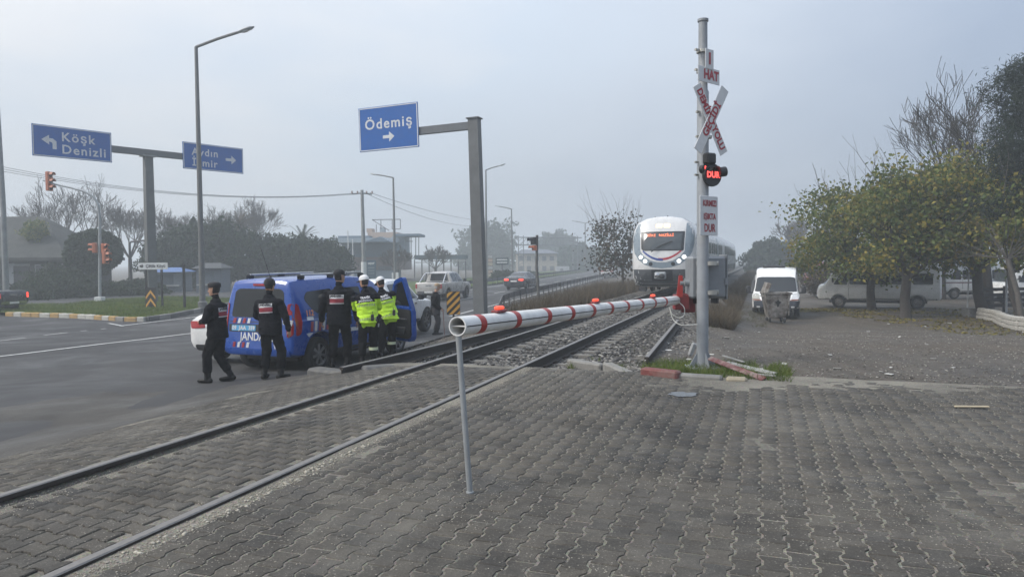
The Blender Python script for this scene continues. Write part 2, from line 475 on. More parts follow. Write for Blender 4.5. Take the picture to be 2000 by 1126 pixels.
# traffic island and verges
isl = [Gt(-200, 604), Gt(15, 617), Gt(150, 621), Gt(250, 628), Gt(285, 628), Gt(340, 619), Gt(395, 608), Gt(440, 598), Gt(480, 590), Gt(420, 586), Gt(330, 584), Gt(215, 590), Gt(130, 600), Gt(20, 600), Gt(-200, 597)]
ISL = [(p.x, p.y) for p in isl]
def z_isl(x, y): return zg(x, y) + .17 + .05*fbm(x, y, .5)
island = poly_sheet('grass_island', ISL, .9, z_isl, GM['soil'])
vg = [rd(9.2, 46), rd(9.2, 60), rd(9.2, 90), rd(9.2, 150), rd(17, 150), rd(20, 90), rd(22, 60), rd(24, 50)]
verge = poly_sheet('grass_verge', [(p.x, p.y) for p in vg], 2.0, lambda x, y: zg(x, y)+.12, GM['soil'])

# island kerb: painted blocks
KB = {k: mat('kerb_'+k, c, .75, var=.25, scale=14, bump=.4, dirt=.75, dirtcol=(.16, .15, .13)) for k, c in
      dict(yellow=(.42, .26, .08), white=(.48, .47, .42), grey=(.22, .215, .20), red=(.17, .045, .04), dark=(.09, .09, .088), sand=(.34, .29, .20)).items()}
def kerb_run(pts, cols, L, wdt, hgt, parent, gap=.015, seed=1, jit=.01):
    rng = random.Random(seed); segs = []; i = 0
    pts = [Vector((p.x, p.y, 0)) for p in pts]
    cum = [0]
    for a, b in zip(pts, pts[1:]): cum.append(cum[-1] + (b-a).length)
    def P(s):
        for k in range(len(pts)-1):
            if s <= cum[k+1] or k == len(pts)-2:
                return pts[k] + (pts[k+1]-pts[k])*((s-cum[k])/(cum[k+1]-cum[k]))
    s = 0; k = 0
    while s < cum[-1]-.05:
        l = L*rng.uniform(.85, 1.15) if not isinstance(L, list) else L[k % len(L)]
        l = min(l, cum[-1]-s)
        a, b = P(s), P(s+l); d = (b-a).normalized(); mid = (a+b)/2
        mb = MB(); M = Matrix.Rotation(math.atan2(d.y, d.x)+rng.uniform(-jit, jit), 4, 'Z') @ Matrix.Rotation(rng.uniform(-jit, jit)*2, 4, 'X')
        mb.box((0, 0, 0), ((b-a).length-gap, wdt, hgt+.12), None, bev=.022)
        o = mb.build('kerb_stone', KB[cols[k % len(cols)]], parent, smooth=30)
        o.matrix_local = Matrix.Translation((mid.x, mid.y, zg(mid.x, mid.y)+hgt/2-.06+rng.uniform(-jit, jit))) @ M
        s += l; k += 1
kerb_run(isl[1:5], ['yellow', 'white', 'yellow', 'yellow', 'white', 'yellow', 'white', 'yellow', 'white', 'white', 'yellow', 'white', 'yellow', 'grey'], .62, .26, .2, island, seed=4)
kerb_run(isl[4:9], ['dark', 'grey', 'dark', 'dark'], .9, .26, .2, island, seed=5)

# ================================================================= railway track
SP = .785                                     # half distance between the rail centres
RAIL_TOP = mat('rail_head_steel', (.20, .19, .18), .5, metal=.4, var=.2, scale=30)
RAIL_SIDE = mat('rail_side_rust', (.030, .025, .022), .75, var=.35, scale=18, bump=.5, bscale=120)
RPROF = [(-.075, -.172), (-.075, -.160), (-.012, -.140), (-.009, -.05), (-.035, -.040), (-.036, -.008), (-.028, 0), (.028, 0), (.036, -.008), (.035, -.040), (.009, -.05), (.012, -.140), (.075, -.160), (.075, -.172)]
def rail_mesh(name, p, q, m=None, flip=0., n=1):
    d = (q-p).normalized(); s = Vector((-d.y, d.x, 0)); mb = MB()
    rings = []
    for k in range(n+1):
        c = p + (q-p)*k/n
        rings.append([c + s*(a*math.cos(flip)-b*math.sin(flip)) + Vector((0, 0, 1))*(a*math.sin(flip)+b*math.cos(flip)) for a, b in RPROF])
    mb.loft(rings); N = len(RPROF)
    for i, f in enumerate(mb.f):
        if i < n*N and i % N in (5, 6, 7): mb.m[i] = 1
    return mb.mesh(name, [RAIL_SIDE, RAIL_TOP])
track = thing('railway_track', 'single railway track of two steel rails on concrete sleepers in stone ballast', 'railway track', T(0, 12))
track['kind'] = 'structure'; del track['category']
TM = track.location
def tpart(name, me, mats=None):
    o = bpy.data.objects.new(name, me); link(o); o.parent = track; o.location = -TM; return o
for s in (-1, 1): tpart('rail', rail_mesh('rail', T(s*SP, -6), T(s*SP, 420), n=20))
CONC = mat('sleeper_concrete', (.20, .19, .17), .85, var=.25, scale=9, bump=.6, bscale=90, dirt=.6, dirtcol=(.06, .052, .045))
mb = MB()
prof = [(-.13, -.12), (-.10, .0), (.10, .0), (.13, -.12)]
rings = []
for x, dz in ((-1.25, 0), (-1.23, .012), (-.45, .012), (-.3, -.03), (.3, -.03), (.45, .012), (1.23, .012), (1.25, 0)):
    rings.append([Vector((x, a*(.94 if abs(x) == 1.25 else 1), b+(dz if b == 0 else 0))) for a, b in prof])
mb.loft(rings); sl_me = mb.mesh('sleeper', CONC)
CLIP = mat('rail_clip_iron', (.05, .04, .035), .7, metal=.4)
mb = MB()
for s in (-1, 1):
    for e in (-1, 1):
        x = s*SP+e*.10
        mb.box((x, 0, .018), (.055, .11, .028), bev=.006); mb.tube([(x-.02, -.05, .02), (x, -.03, .055), (x+.02*e, .02, .05), (x-e*.03, .05, .03)], .010, 5)
clip_me = mb.mesh('rail_clip', CLIP)
rng = random.Random(3)
v = 12.35
while v < 75:
    o = tpart('sleeper', sl_me); p = T(0, v, -.186 + rng.uniform(-.006, .006)) - TM
    o.location = p; o.rotation_euler = (rng.uniform(-.02, .02), 0, math.atan2(TN.y, TN.x)+rng.uniform(-.012, .012))
    if v < 34:
        c = bpy.data.objects.new('rail_fastening', clip_me); link(c); c.parent = o
    v += .6
# ballast bed and stones
def z_bal(u, v):
    z = -.215 + .03*mnoise.noise(Vector((u*3, v*3, 0)))
    e = abs(u)
    if e > 1.4: z -= .10*sstep(1.4, 2.4, e)
    return z
def strip_sheet(name, us, vs_, zf, m, parent=None, kind='structure'):
    nx, ny = len(us), len(vs_); V = []
    for v in vs_:
        for u in us: p = T(u, v); V.append((p.x, p.y, zf(u, v)))
    i = np.arange((ny-1)*nx).reshape(ny-1, nx)[:, :-1].ravel()
    o = np_mesh(name, V, np.stack([i, i+1, i+1+nx, i+nx], 1), m, parent, smooth=True)
    return tag(o, kind=kind)
def z_bal_abs(u, v):
    p = T(u, v); z = z_bal(u, v); g = zg(p.x, p.y)
    e = sstep(1.5, 2.5, abs(u))
    return z*(1-e) + (g-.0)*e - .02*e
strip_sheet('ballast_bed', np.arange(-3.0, 2.81, .2), list(np.arange(12.0, 40, .25))+list(np.arange(40, 420, 6.)), z_bal_abs, GM['ballast'])
def stones(name, pts, rmin, rmax, m, seed=0, parent=None, flat=.7, ico=True, kind='stuff', aspect=1.35):
    rng = np.random.default_rng(seed); n = len(pts)
    if ico:
        bm = bmesh.new(); bmesh.ops.create_icosphere(bm, subdivisions=1, radius=1)
        bv = np.array([v.co for v in bm.verts]); bf = np.array([[v.index for v in f.verts] for f in bm.faces]); bm.free()
    else:
        bv = np.array([(1, 0, 0), (-1, 0, 0), (0, 1, 0), (0, -1, 0), (0, 0, 1), (0, 0, -1)], float)
        bf = np.array([(0, 2, 4), (2, 1, 4), (1, 3, 4), (3, 0, 4), (2, 0, 5), (1, 2, 5), (3, 1, 5), (0, 3, 5)])
    k = len(bv)
    P = np.asarray(pts)[:, None, :]; r = (rmin+(rmax-rmin)*rng.random(n)**1.8)[:, None, None]
    B = bv[None]*(1+.32*(rng.random((n, k, 1))-.5)*2)
    B = B*np.stack([1+(aspect-1)*rng.random(n)*2, np.ones(n), flat*(.6+.7*rng.random(n))], 1)[:, None, :]
    a = rng.random(n)*6.28; b = (rng.random(n)-.5)*1.2
    ca, sa, cb, sb = np.cos(a), np.sin(a), np.cos(b), np.sin(b)
    x, y, z = B[..., 0], B[..., 1], B[..., 2]
    y, z = y*cb[:, None]-z*sb[:, None], y*sb[:, None]+z*cb[:, None]
    x, y = x*ca[:, None]-y*sa[:, None], x*sa[:, None]+y*ca[:, None]
    V = (np.stack([x, y, z], 2)*r + P).reshape(-1, 3)
    Fc = (bf[None]+(np.arange(n)*k)[:, None, None]).reshape(-1, 3)
    o = np_mesh(name, V, Fc, m, parent)
    return tag(o, kind=kind)
rng = random.Random(11); pts = []
for _ in range(15000):
    v = 12.0 + 28*rng.random()**1.9
    u = rng.uniform(-2.9, 2.4)
    if abs(abs(u)-SP) < .09: continue
    p = T(u, v); z = z_bal_abs(u, v)
    ph = (v-12.35+.3) % .6
    if abs(ph-.3) < .12 and abs(u) < 1.2 and rng.random() < (.80 if v > 14.5 else .35): continue
    pts.append((p.x, p.y, z + .012))
bs = stones('ballast_stones', pts, .018, .042, GM['stone'], 5)
bs['label'] = 'loose grey ballast stones filling the track between the sleepers'

# spare rails lying beside the track
def lone_rail(label, p, q, flip=0.):
    o = bpy.data.objects.new('spare_rail', rail_mesh('spare_rail', Vector((0, 0, 0)), q-p, flip=flip)); link(o); o.location = p
    return tag(o, label, 'rail', 'spare rails beside the track')
lone_rail('long dark spare rail lying just left of the track beside the van', T(1.78, 10.95, .02), T(1.32, 21.5, .0))
lone_rail('short rusty spare rail on the ballast pointing at the red kerb stone', T(-2.50, 13.35, .02), T(-2.12, 21.4, -.02))

# ================================================================= paved crossing
PW, PL = .144, .196
def block_mesh():
    g = .0035; h = PW/2
    o = [(-.1+g, h-.0135+g*0), ]
    pts = []
    for v, w in ((-.098, .0125), (-.066, .0125), (-.032, -.0125), (.032, -.0125), (.066, .0125), (.098, .0125)):
        pts.append((h+w-.0065, max(-.098+g, min(.098-g, v))))
    pts = pts + [(-a, b) for a, b in reversed(pts)]
    def ring(k, z): return [Vector((a*(1-k/.09), b*(1-k/.1), z)) for a, b in pts]
    mb = MB(); mb.loft([ring(0, -.05), ring(0, -.006), ring(.0055, 0)], caps=False)
    n = len(pts); mb.add(ring(.0055, 0), [tuple(range(n))])
    bm = bmesh.new(); me = mb.mesh('paving_block', GM['block'])
    bm.from_mesh(me); bmesh.ops.remove_doubles(bm, verts=bm.verts, dist=1e-5); bmesh.ops.recalc_face_normals(bm, faces=bm.faces); bm.to_mesh(me); bm.free()
    return me
blk = block_mesh()
paving = thing('paved_crossing', 'dark interlocking concrete block paving of the level crossing', 'paving', T(-3, 6))
paving['kind'] = 'structure'; del paving['category']
def z_pav(u, v):                              # surface the blocks follow
    p = T(u, v)
    b = zg(p.x, p.y)
    if abs(u) < .72: b = -.042
    d = .010*mnoise.noise(Vector((u*.6, v*.6, 3.1))) + .0035*mnoise.noise(Vector((u*3.1, v*3.1, 9.)))
    return b + d
def bury(u, v):                               # dirt that has covered the blocks
    p = T(u, v)
    n = mnoise.fractal(Vector((u*.55, v*.55, 1.7)), 1., 2., 4)
    s = .016*sstep(8.5, 10.2, p.y + n*1.3)*sstep(-2.4, -4.2, u + n*.8)
    s += .022*sstep(2.5, 3.5, u + n*.5)
    s += .003*sstep(.25, .65, n)
    return s
rng = random.Random(8); blocks = []
def zone(u0, u1, v0, v1, turn=False):
    i = 0
    if not turn:
        u = u0
        while u <= u1:
            v = v0 + (PL/2 if i % 2 else 0)
            while v <= v1: blocks.append((u, v, False)); v += PL
            u += PW; i += 1
    else:
        v = v0
        while v <= v1:
            u = u0 + (PL/2 if i % 2 else 0)
            while u <= u1+.001: blocks.append((u, v, True)); u += PL
            v += PW; i += 1
zone(-8.4, -1.0, 3.2, 11.95); zone(-.57, .60, 3.2, 11.9, True); zone(.95, 3.6, 3.2, 11.6, True)
M0 = cam.matrix_world.inverted()
near = []
items = []
for u, v, turn in blocks:
    p = T(u, v); q = M0 @ Vector((p.x, p.y, 0))
    X, Y = q.x/-q.z, q.y/-q.z
    if q.z > -1 or abs(X) > .80 or Y < -.47: 
        continue
    b = bury(u, v)
    if b > .021: continue
    z = z_pav(u, v); e = .05
    tu = math.atan2(z_pav(u+e, v)-z_pav(u-e, v), 2*e); tv = math.atan2(z_pav(u, v+e)-z_pav(u, v-e), 2*e)
    rz = -TA + rng.uniform(-.018, .018) + (PI/2 if turn else 0)
    # local x of the block points along -TN (right of the track), y along the track
    M = Matrix.Translation((p.x+rng.uniform(-.002, .002), p.y+rng.uniform(-.002, .002), z+rng.uniform(-.0018, .0022))) @ Matrix.Rotation(-TA, 4, 'Z') @ Matrix.Rotation(tv+rng.gauss(0, .008), 4, 'X') @ Matrix.Rotation(tu+rng.gauss(0, .008), 4, 'Y') @ Matrix.Rotation(rz+TA, 4, 'Z')
    items.append((math.hypot(p.x, p.y), M, abs(X) < .71 and Y > -.40))
items.sort(key=lambda a: a[0])
PMI = Matrix.Translation(paving.location).inverted(); cnt = 0; rest = []
for d, M, vis in items:
    if vis and cnt < 298:
        o = bpy.data.objects.new('paving_block', blk); COL.objects.link(o); o.parent = paving; o.matrix_local = PMI @ M; cnt += 1
    else: rest.append(M)
bv = np.array([v.co for v in blk.vertices]); quads = np.array([list(p.vertices) for p in blk.polygons if len(p.vertices) == 4]); ng = [list(p.vertices) for p in blk.polygons if len(p.vertices) > 4]
top = ng[0]; tris = np.array([[top[0], top[i], top[i+1]] for i in range(1, len(top)-1)])
mb_v = []; 
for M in rest:
    m3 = np.array(M)
    mb_v.append(bv @ m3[:3, :3].T + m3[:3, 3])
n = len(bv); V = np.concatenate(mb_v); tri = np.concatenate([quads[:, [0, 1, 2]], quads[:, [0, 2, 3]]])
# top faces are concave: fan from the middle
cidx = n
Vt = []; 
for a in mb_v: Vt.append(np.vstack([a, a[top].mean(0)]))
V = np.concatenate(Vt); fan = np.array([[top[i], top[(i+1) % len(top)], n] for i in range(len(top))])
base = np.concatenate([tri, fan]); Fc = (base[None] + (np.arange(len(rest))*(n+1))[:, None, None]).reshape(-1, 3)
o = np_mesh('paving_blocks_far', V - np.array(paving.location), Fc, GM['block'], paving); o['kind'] = 'stuff'
# sand and grit between and over the blocks
us = np.arange(-9.0, 2.61, .07); vs_ = np.arange(2.6, 12.2, .07)
def z_bed(u, v):
    if .70 < abs(u) < .80: return -.10
    return z_pav(u, v) - (.013 if abs(u) < .8 else .0048) + bury(u, v) + .0028*mnoise.noise(Vector((u*5, v*5, 2.)))
o = strip_sheet('paving_bed', us, vs_, z_bed, GM['bed'])
t = NT('dusty_apron'); a = t.noise(.9, 6, .65); s = t.vor(60); f = t.noise(45, 4, .7)
c = t.mix(t.ramp(a, [(.35, 0.), (.68, 1.)]), (.055, .052, .048), (.098, .091, .080)); c = t.mix(t.ramp(s, [(.14, .7), (.26, 0.)]), c, (.26, .245, .21)); c = t.mix(t.ramp(f, [(.35, .6), (.6, 0.)]), c, (.04, .038, .036))
t.set(col=c, rough=t.ramp(t.noise(.7, 5, .6), [(.35, .5), (.6, .9)]), spec=.3); t.bump(t.mix(.5, f, s), .7, .012)
strip_sheet('dirt_apron', np.arange(2.5, 7.4, .1), vs_, lambda u, v: z_bed(u, v)+.003-.05*sstep(-.5, .7, u-(6.3-.9*max(0, v-9.))+.7*mnoise.noise(Vector((u*.8, v*.8, 1.)))+.3*mnoise.noise(Vector((u*3, v*3, 1.)))), t.m)
rng = random.Random(21); pts = []
for _ in range(34000):
    v = 3.4+8.8*rng.random()**1.25; u = rng.choice([rng.uniform(-8, -1), rng.uniform(-8, 3), -1.0-PW*(rng.randrange(48)+.5)+rng.gauss(0, .016), -1.0-PW*(rng.randrange(48)+.5)+rng.gauss(0, .016), rng.gauss(-.93, .05), rng.gauss(.62, .1)])
    if mnoise.noise(Vector((u*.8, v*.8, 5)))+.5*mnoise.noise(Vector((u*2.4, v*2.4, 5))) < rng.uniform(-.25, .45) and abs(u+.93) > .15: continue
    if .69 < abs(u) < .84: continue
    p = T(u, v); pts.append((p.x, p.y, max(z_pav(u, v), z_bed(u, v))+.001))
GRIT = mat('grit', (.34, .315, .26), .85, var=.45, scale=40)
o = stones('grit', pts, .002, .0062, GRIT, 6, ico=False)
pts = []
for _ in range(260):
    v = rng.uniform(3.5, 9); u = rng.gauss(-.95, .035); p = T(u, v)
    if mnoise.noise(Vector((v*1.3, 0, 5))) < -.1: continue
    pts.append((p.x, p.y, z_bed(u, v)+.004))
stones('pebbles', pts, .008, .016, GRIT, 7)
# loose stones over the gravel yard
pts = []
for _ in range(26000):
    y = 8.6 + 24*rng.random()**1.8; x = rng.uniform(.5, 2+y*.75); u, v = uv(x, y)
    if u > -2.4 or (v < CROSS_V and y < 9.4 + .8*mnoise.noise(Vector((x, 0, 0)))): continue
    pts.append((x, y, z_ground(x, y)+.003))
t = NT('yard_stone'); gi = t.n('ShaderNodeNewGeometry')
t.set(col=t.ramp(gi.outputs['Random Per Island'], [(0., (.06, .055, .05)), (.4, (.13, .12, .105)), (.75, (.22, .205, .18)), (1., (.42, .40, .36))]), rough=.85, spec=.3)
stones('yard_stones', pts, .004, .017, t.m, 9, ico=False)
pts = []
for _ in range(2600):                          # shoulder between track and road
    v = rng.uniform(11.8, 34); u = rng.uniform(1.9, 5.2+.1*(v-12)*.6); p = T(u, v)
    pts.append((p.x, p.y, zg(p.x, p.y)+.0))
stones('shoulder_stones', pts, .008, .03, GM['stone'], 10, ico=False)

# kerb stones at the foot of the crossing post
kr = thing('kerb_row', 'row of chipped kerb stones, one red, along the foot of the crossing post', 'kerb', Gt(1250, 725))
def kstone(pa, pb, c, hgt, wd=.17, tilt=0.):
    a, b = Gt(*pa), Gt(*pb); d = b-a; mid = (a+b)/2
    mb = MB(); mb.box((0, 0, 0), (d.length-.02, wd, hgt+.1), None, bev=.025)
    o = mb.build('kerb_stone', KB[c], kr, smooth=30); rz = math.atan2(d.y, d.x)
    o.matrix_local = Matrix.Translation(Vector((mid.x, mid.y, zg(mid.x, mid.y)+hgt/2-.05)) + Vector((-math.sin(rz), math.cos(rz), 0))*wd/2 - kr.location) @ Matrix.Rotation(rz, 4, 'Z') @ Matrix.Rotation(tilt, 4, 'Y')
kstone((1105, 714), (1172, 724), 'grey', .11); kstone((1176, 724), (1243, 733), 'grey', .11, tilt=.02); kstone((1248, 731), (1322, 740), 'red', .1)
kstone((1322, 738), (1410, 744), 'grey', .06); kstone((1416, 744), (1460, 746), 'sand', .05)
kb2 = thing('broken_kerb', 'low broken kerb slabs at the road edge behind the van wheel', 'kerb', Gt(680, 722))
for k, (pa, pb) in enumerate((((612, 731), (705, 722)), ((708, 722), (770, 713)))):
    a, b = Gt(*pa), Gt(*pb); d = b-a; mid = (a+b)/2; mb = MB(); mb.box((0, 0, 0), (d.length, .3, .16), None, bev=.04)
    o = mb.build('kerb_stone', KB['dark'], kb2, smooth=30); rz = math.atan2(d.y, d.x)
    o.matrix_local = Matrix.Translation(Vector((mid.x, mid.y, zg(mid.x, mid.y)-.045)) - kb2.location) @ Matrix.Rotation(rz, 4, 'Z')
# puddles
t = NT('puddle_water'); t.set(col=(.02, .021, .022), rough=.03, spec=.6); t.bump(t.noise(14, 2), .03, .01); PUD = t.m
def puddle(c, rx, ry, rz, lift, label):
    mb = MB(); n = 40; vs = [(0, 0, 0)]
    for k in range(n):
        a = 2*PI*k/n; r = 1+.38*mnoise.noise(Vector((math.cos(a)*1.6, math.sin(a)*1.6, c.x)))+.2*mnoise.noise(Vector((math.cos(a)*5, math.sin(a)*5, c.y)))
        vs.append((math.cos(a)*rx*r, math.sin(a)*ry*r, 0))
    mb.add(vs, [(0, 1+k, 1+(k+1) % n) for k in range(n)])
    o = mb.build('puddle', PUD, None, fixn=False); o.location = (c.x, c.y, zg(c.x, c.y)+lift); o.rotation_euler = (0, 0, rz)
    o['kind'] = 'structure'; o['label'] = label
puddle(Gt(1335, 770), .17, .15, .1, .006, 'small bright puddle on the paving before the red kerb stone')

# haze: one box of even, thin fog round everything
t = NT('haze'); t.t.nodes.remove(t.b)
pv = t.n('ShaderNodeVolumePrincipled'); pv.inputs['Color'].default_value = (.90, .96, 1.0, 1); pv.inputs['Density'].default_value = .0031; pv.inputs['Anisotropy'].default_value = .3
t.l(pv.outputs[0], t.o.inputs['Volume'])
mb = MB(); mb.box((0, 480, 7.0), (2400, 3400, 18.4)); hz = mb.build('haze', t.m); tag(hz, kind='stuff')
# ================================================================= vehicles
GLASS = mat('tinted_glass', (.012, .014, .016), .06, var=.2, spec=.6)
CLEAR = mat('car_glass_pale', (.05, .06, .065), .05, var=.15, spec=.7)
TYRE = mat('tyre_rubber', (.018, .018, .018), .85, var=.25, bump=.3)
RIM = mat('alloy_rim', (.30, .30, .31), .35, metal=.8, var=.15)
RIMG = mat('steel_rim', (.22, .21, .20), .5, metal=.5, var=.2, dirt=.6)
BLACKP = mat('black_plastic', (.022, .022, .024), .55, var=.2, bump=.15, bscale=200)
CHROME = mat('chrome', (.6, .6, .6), .15, metal=1., var=.05)
REDL = mat('tail_light_red', (.30, .012, .015), .12, var=.25, spec=.7)
WHITEL = mat('lamp_glass', (.55, .55, .55), .08, var=.1, spec=.8)
AMBER = mat('amber_lens', (.5, .16, .02), .15)
BRAKE = emat('lit_tail_light', (1., .06, .03), 1.2)
PLATEW = mat('plate_white', (.7, .7, .68), .4)
def paint(name, col, dirt=.25, rough=.28, coat=.6):
    return mat(name, col, rough, var=.05, scale=2.5, coat=coat, dirt=dirt, dirtcol=(.14, .125, .105))
def catmull(st, sub):
    out = []
    for i in range(len(st)-1):
        p0 = np.array(st[max(i-1, 0)]); p1 = np.array(st[i]); p2 = np.array(st[i+1]); p3 = np.array(st[min(i+2, len(st)-1)])
        h0 = max(p1[0]-p0[0], 1e-3); h1 = p2[0]-p1[0]; h2 = max(p3[0]-p2[0], 1e-3)
        m1 = .5*((p2-p1)/h1+(p1-p0)/h0) if i > 0 else (p2-p1)/h1
        m2 = .5*((p2-p1)/h1+(p3-p2)/h2) if i < len(st)-2 else (p2-p1)/h1
        # limit the slope so that panels do not overshoot
        d = (p2-p1)/h1
        m1 = np.where(m1*d <= 0, 0, np.sign(d)*np.minimum(abs(m1), 2.2*abs(d))); m2 = np.where(m2*d <= 0, 0, np.sign(d)*np.minimum(abs(m2), 2.2*abs(d)))
        for k in range(sub):
            t_ = k/sub; h00 = 2*t_**3-3*t_**2+1; h10 = t_**3-2*t_**2+t_; h01 = -2*t_**3+3*t_**2; h11 = t_**3-t_**2
            q = h00*p1+h10*h1*m1+h01*p2+h11*h1*m2; q[0] = p1[0]+(p2[0]-p1[0])*t_
            out.append(q)
    out.append(np.array(st[-1])); return out
def section(s, shear=None, crown=.035):
    y, zb, zs, zr, wb, ws, wr = s
    h = zr-zs; zm = zb+(zs-zb)*.55
    P = [(0, zb), (wb*.85, zb), (wb, zb+.05), (ws-.008, zb+(zs-zb)*.28), (ws, zm), (ws-.004, zs-.07), (ws*.985, zs-.012), (ws*.968, zs)]
    w0 = ws*.968
    for f in (.25, .5, .75, .92): P.append((w0+(wr-w0)*(f**1.25), zs+h*f*.93))
    P += [(wr*.965, zs+h*.975), (wr*.86, zr+crown*.25), (wr*.5, zr+crown*.8), (0, zr+crown)]
    full = [(x, z) for x, z in P] + [(-x, z) for x, z in reversed(P[1:-1])]
    return [Vector((x, y + (shear(y, z) if shear else 0), z)) for x, z in full]
def body_mesh(name, st, mats, sub=5, shear=None, arches=(), r=.36, wx=.8, crown=.035):
    S = catmull(st, sub)
    mb = MB(); mb.loft([section(s, shear, crown) for s in S])
    o = mb.build(name, mats, None, smooth=False)
    if arches:
        cb = MB()
        for y, zc, rr in arches:
            for sx in (-1, 1): cb.cyl((sx*(wx-.22), y, zc), (sx*(wx+.5), y, zc), rr, n=28)
        c = cb.build('cutter', mats[0] if isinstance(mats, list) else mats)
        md = o.modifiers.new('b', 'BOOLEAN'); md.operation = 'DIFFERENCE'; md.object = c; md.solver = 'EXACT'
        dg = bpy.context.evaluated_depsgraph_get(); me = bpy.data.meshes.new_from_object(o.evaluated_get(dg))
        o.modifiers.clear(); old = o.data; o.data = me; bpy.data.objects.remove(c)
    me = o.data; me.name = name
    shade(me, 28)
    bm = bmesh.new(); bm.from_mesh(me); bvh = BVHTree.FromBMesh(bm); bm.free()
    return o, bvh
AX = {'R': Vector((-1, 0, 0)), 'L': Vector((1, 0, 0)), 'F': Vector((0, -1, 0)), 'B': Vector((0, 1, 0)), 'T': Vector((0, 0, -1))}
def p3(side, a, b):
    return {'R': Vector((6, a, b)), 'L': Vector((-6, a, b)), 'F': Vector((a, 9, b)), 'B': Vector((a, -9, b)), 'T': Vector((a, b, 9))}[side]
def rounded(poly, r=.05, n=4):
    out = []; k = len(poly)
    for i in range(k):
        a, b, c = Vector(poly[i-1]), Vector(poly[i]), Vector(poly[(i+1) % k])
        rr = min(r, (a-b).length*.45, (c-b).length*.45); p = b+(a-b).normalized()*rr; q = b+(c-b).normalized()*rr
        for j in range(n+1): t_ = j/n; out.append(tuple(p*(1-t_)**2+b*2*t_*(1-t_)+q*t_**2))
    return out
def project(mb, bvh, side, vs, fs, off, mi=None):
    P = []; d = AX[side]; last = None
    for a, b in vs:
        o = p3(side, a, b); loc, nrm, i, dist = bvh.ray_cast(o, d)
        if loc is None:
            h = bvh.find_nearest(o + d*(5.2 if side in 'RL' else 6.8)); loc = h[0]
        P.append(loc - d*off)
    mb.add(P, fs, mi)
def patch(bvh, side, poly, mats, name, parent, off=.006, res=.09, label=None):
    P = []
    for i, p in enumerate(poly):
        q = poly[(i+1) % len(poly)]; n = max(1, int(math.dist(p, q)/res)); P += [Vector((p[0]+(q[0]-p[0])*k/n, p[1]+(q[1]-p[1])*k/n)) for k in range(n)]
    nb = len(P); xs = [p[0] for p in poly]; ys = [p[1] for p in poly]
    y = min(ys)+res/2
    while y < max(ys):
        x = min(xs)+res/2
        while x < max(xs): P.append(Vector((x, y))); x += res
        y += res
    vs, _, fs, *_ = delaunay_2d_cdt(P, [(i, (i+1) % nb) for i in range(nb)], [], 1, 1e-5)
    mb = MB(); project(mb, bvh, side, [(v.x, v.y) for v in vs], [tuple(f) for f in fs], off)
    # thin edge so that the panel has real thickness
    n0 = len(vs); d = AX[side]; base = [Vector(v)+d*(off+.004) for v in mb.v[:n0]]
    cnt = {}
    for f in fs:
        for a, b in zip(f, list(f[1:])+[f[0]]): cnt[tuple(sorted((a, b)))] = cnt.get(tuple(sorted((a, b))), 0)+1
    k = len(mb.v); idx = {}
    for (a, b), c in cnt.items():
        if c == 1:
            for q in (a, b):
                if q not in idx: idx[q] = len(mb.v); mb.v.append(tuple(base[q]))
            mb.f.append((a, b, idx[b], idx[a])); mb.m.append(0)
    o = mb.build(name, mats, parent, smooth=35)
    if label: o['label'] = label
    return o
_txt = {}
def text_geo(s, size, align='CENTER', spacing=1.0, bold=0.0):
    cu = bpy.data.curves.new('t', 'FONT'); cu.body = s; cu.size = size; cu.align_x = align; cu.align_y = 'CENTER'; cu.space_character = spacing; cu.offset = bold; cu.resolution_u = 3
    o = bpy.data.objects.new('t', cu); link(o)
    dg = bpy.context.evaluated_depsgraph_get(); dg.update()
    me = bpy.data.meshes.new_from_object(o.evaluated_get(dg))
    vs = [(v.co.x, v.co.y) for v in me.vertices]; fs = [tuple(p.vertices) for p in me.polygons]
    bpy.data.objects.remove(o); bpy.data.meshes.remove(me)
    return vs, fs
def text_on(bvh, side, s, size, c, m, parent, off=.011, stretch_=1.0, bold=0., rot=0., name='lettering'):
    vs, fs = text_geo(s, size, bold=bold); mb = MB(); mir = {'R': 1, 'L': -1, 'F': -1, 'B': 1, 'T': 1}[side]; ca, sa = math.cos(rot), math.sin(rot)
    pts = [(c[0]+mir*(x*stretch_*ca-y*sa), c[1]+(x*stretch_*sa+y*ca)) for x, y in vs]
    project(mb, bvh, side, pts, fs, off)
    return mb.build(name, m, parent, fixn=False)
def text_flat(s, size, M, m, parent, name='lettering', th=.004, bold=0., stretch_=1., spacing=1., align='CENTER'):   # M maps text plane xy to parent space, +z towards the reader
    vs, fs = text_geo(s, size, align, spacing, bold); mb = MB(); mb.add([M @ Vector((x*stretch_, y, th)) for x, y in vs], fs)
    o = mb.build(name, m, parent, fixn=False); return o
_wheels = {}
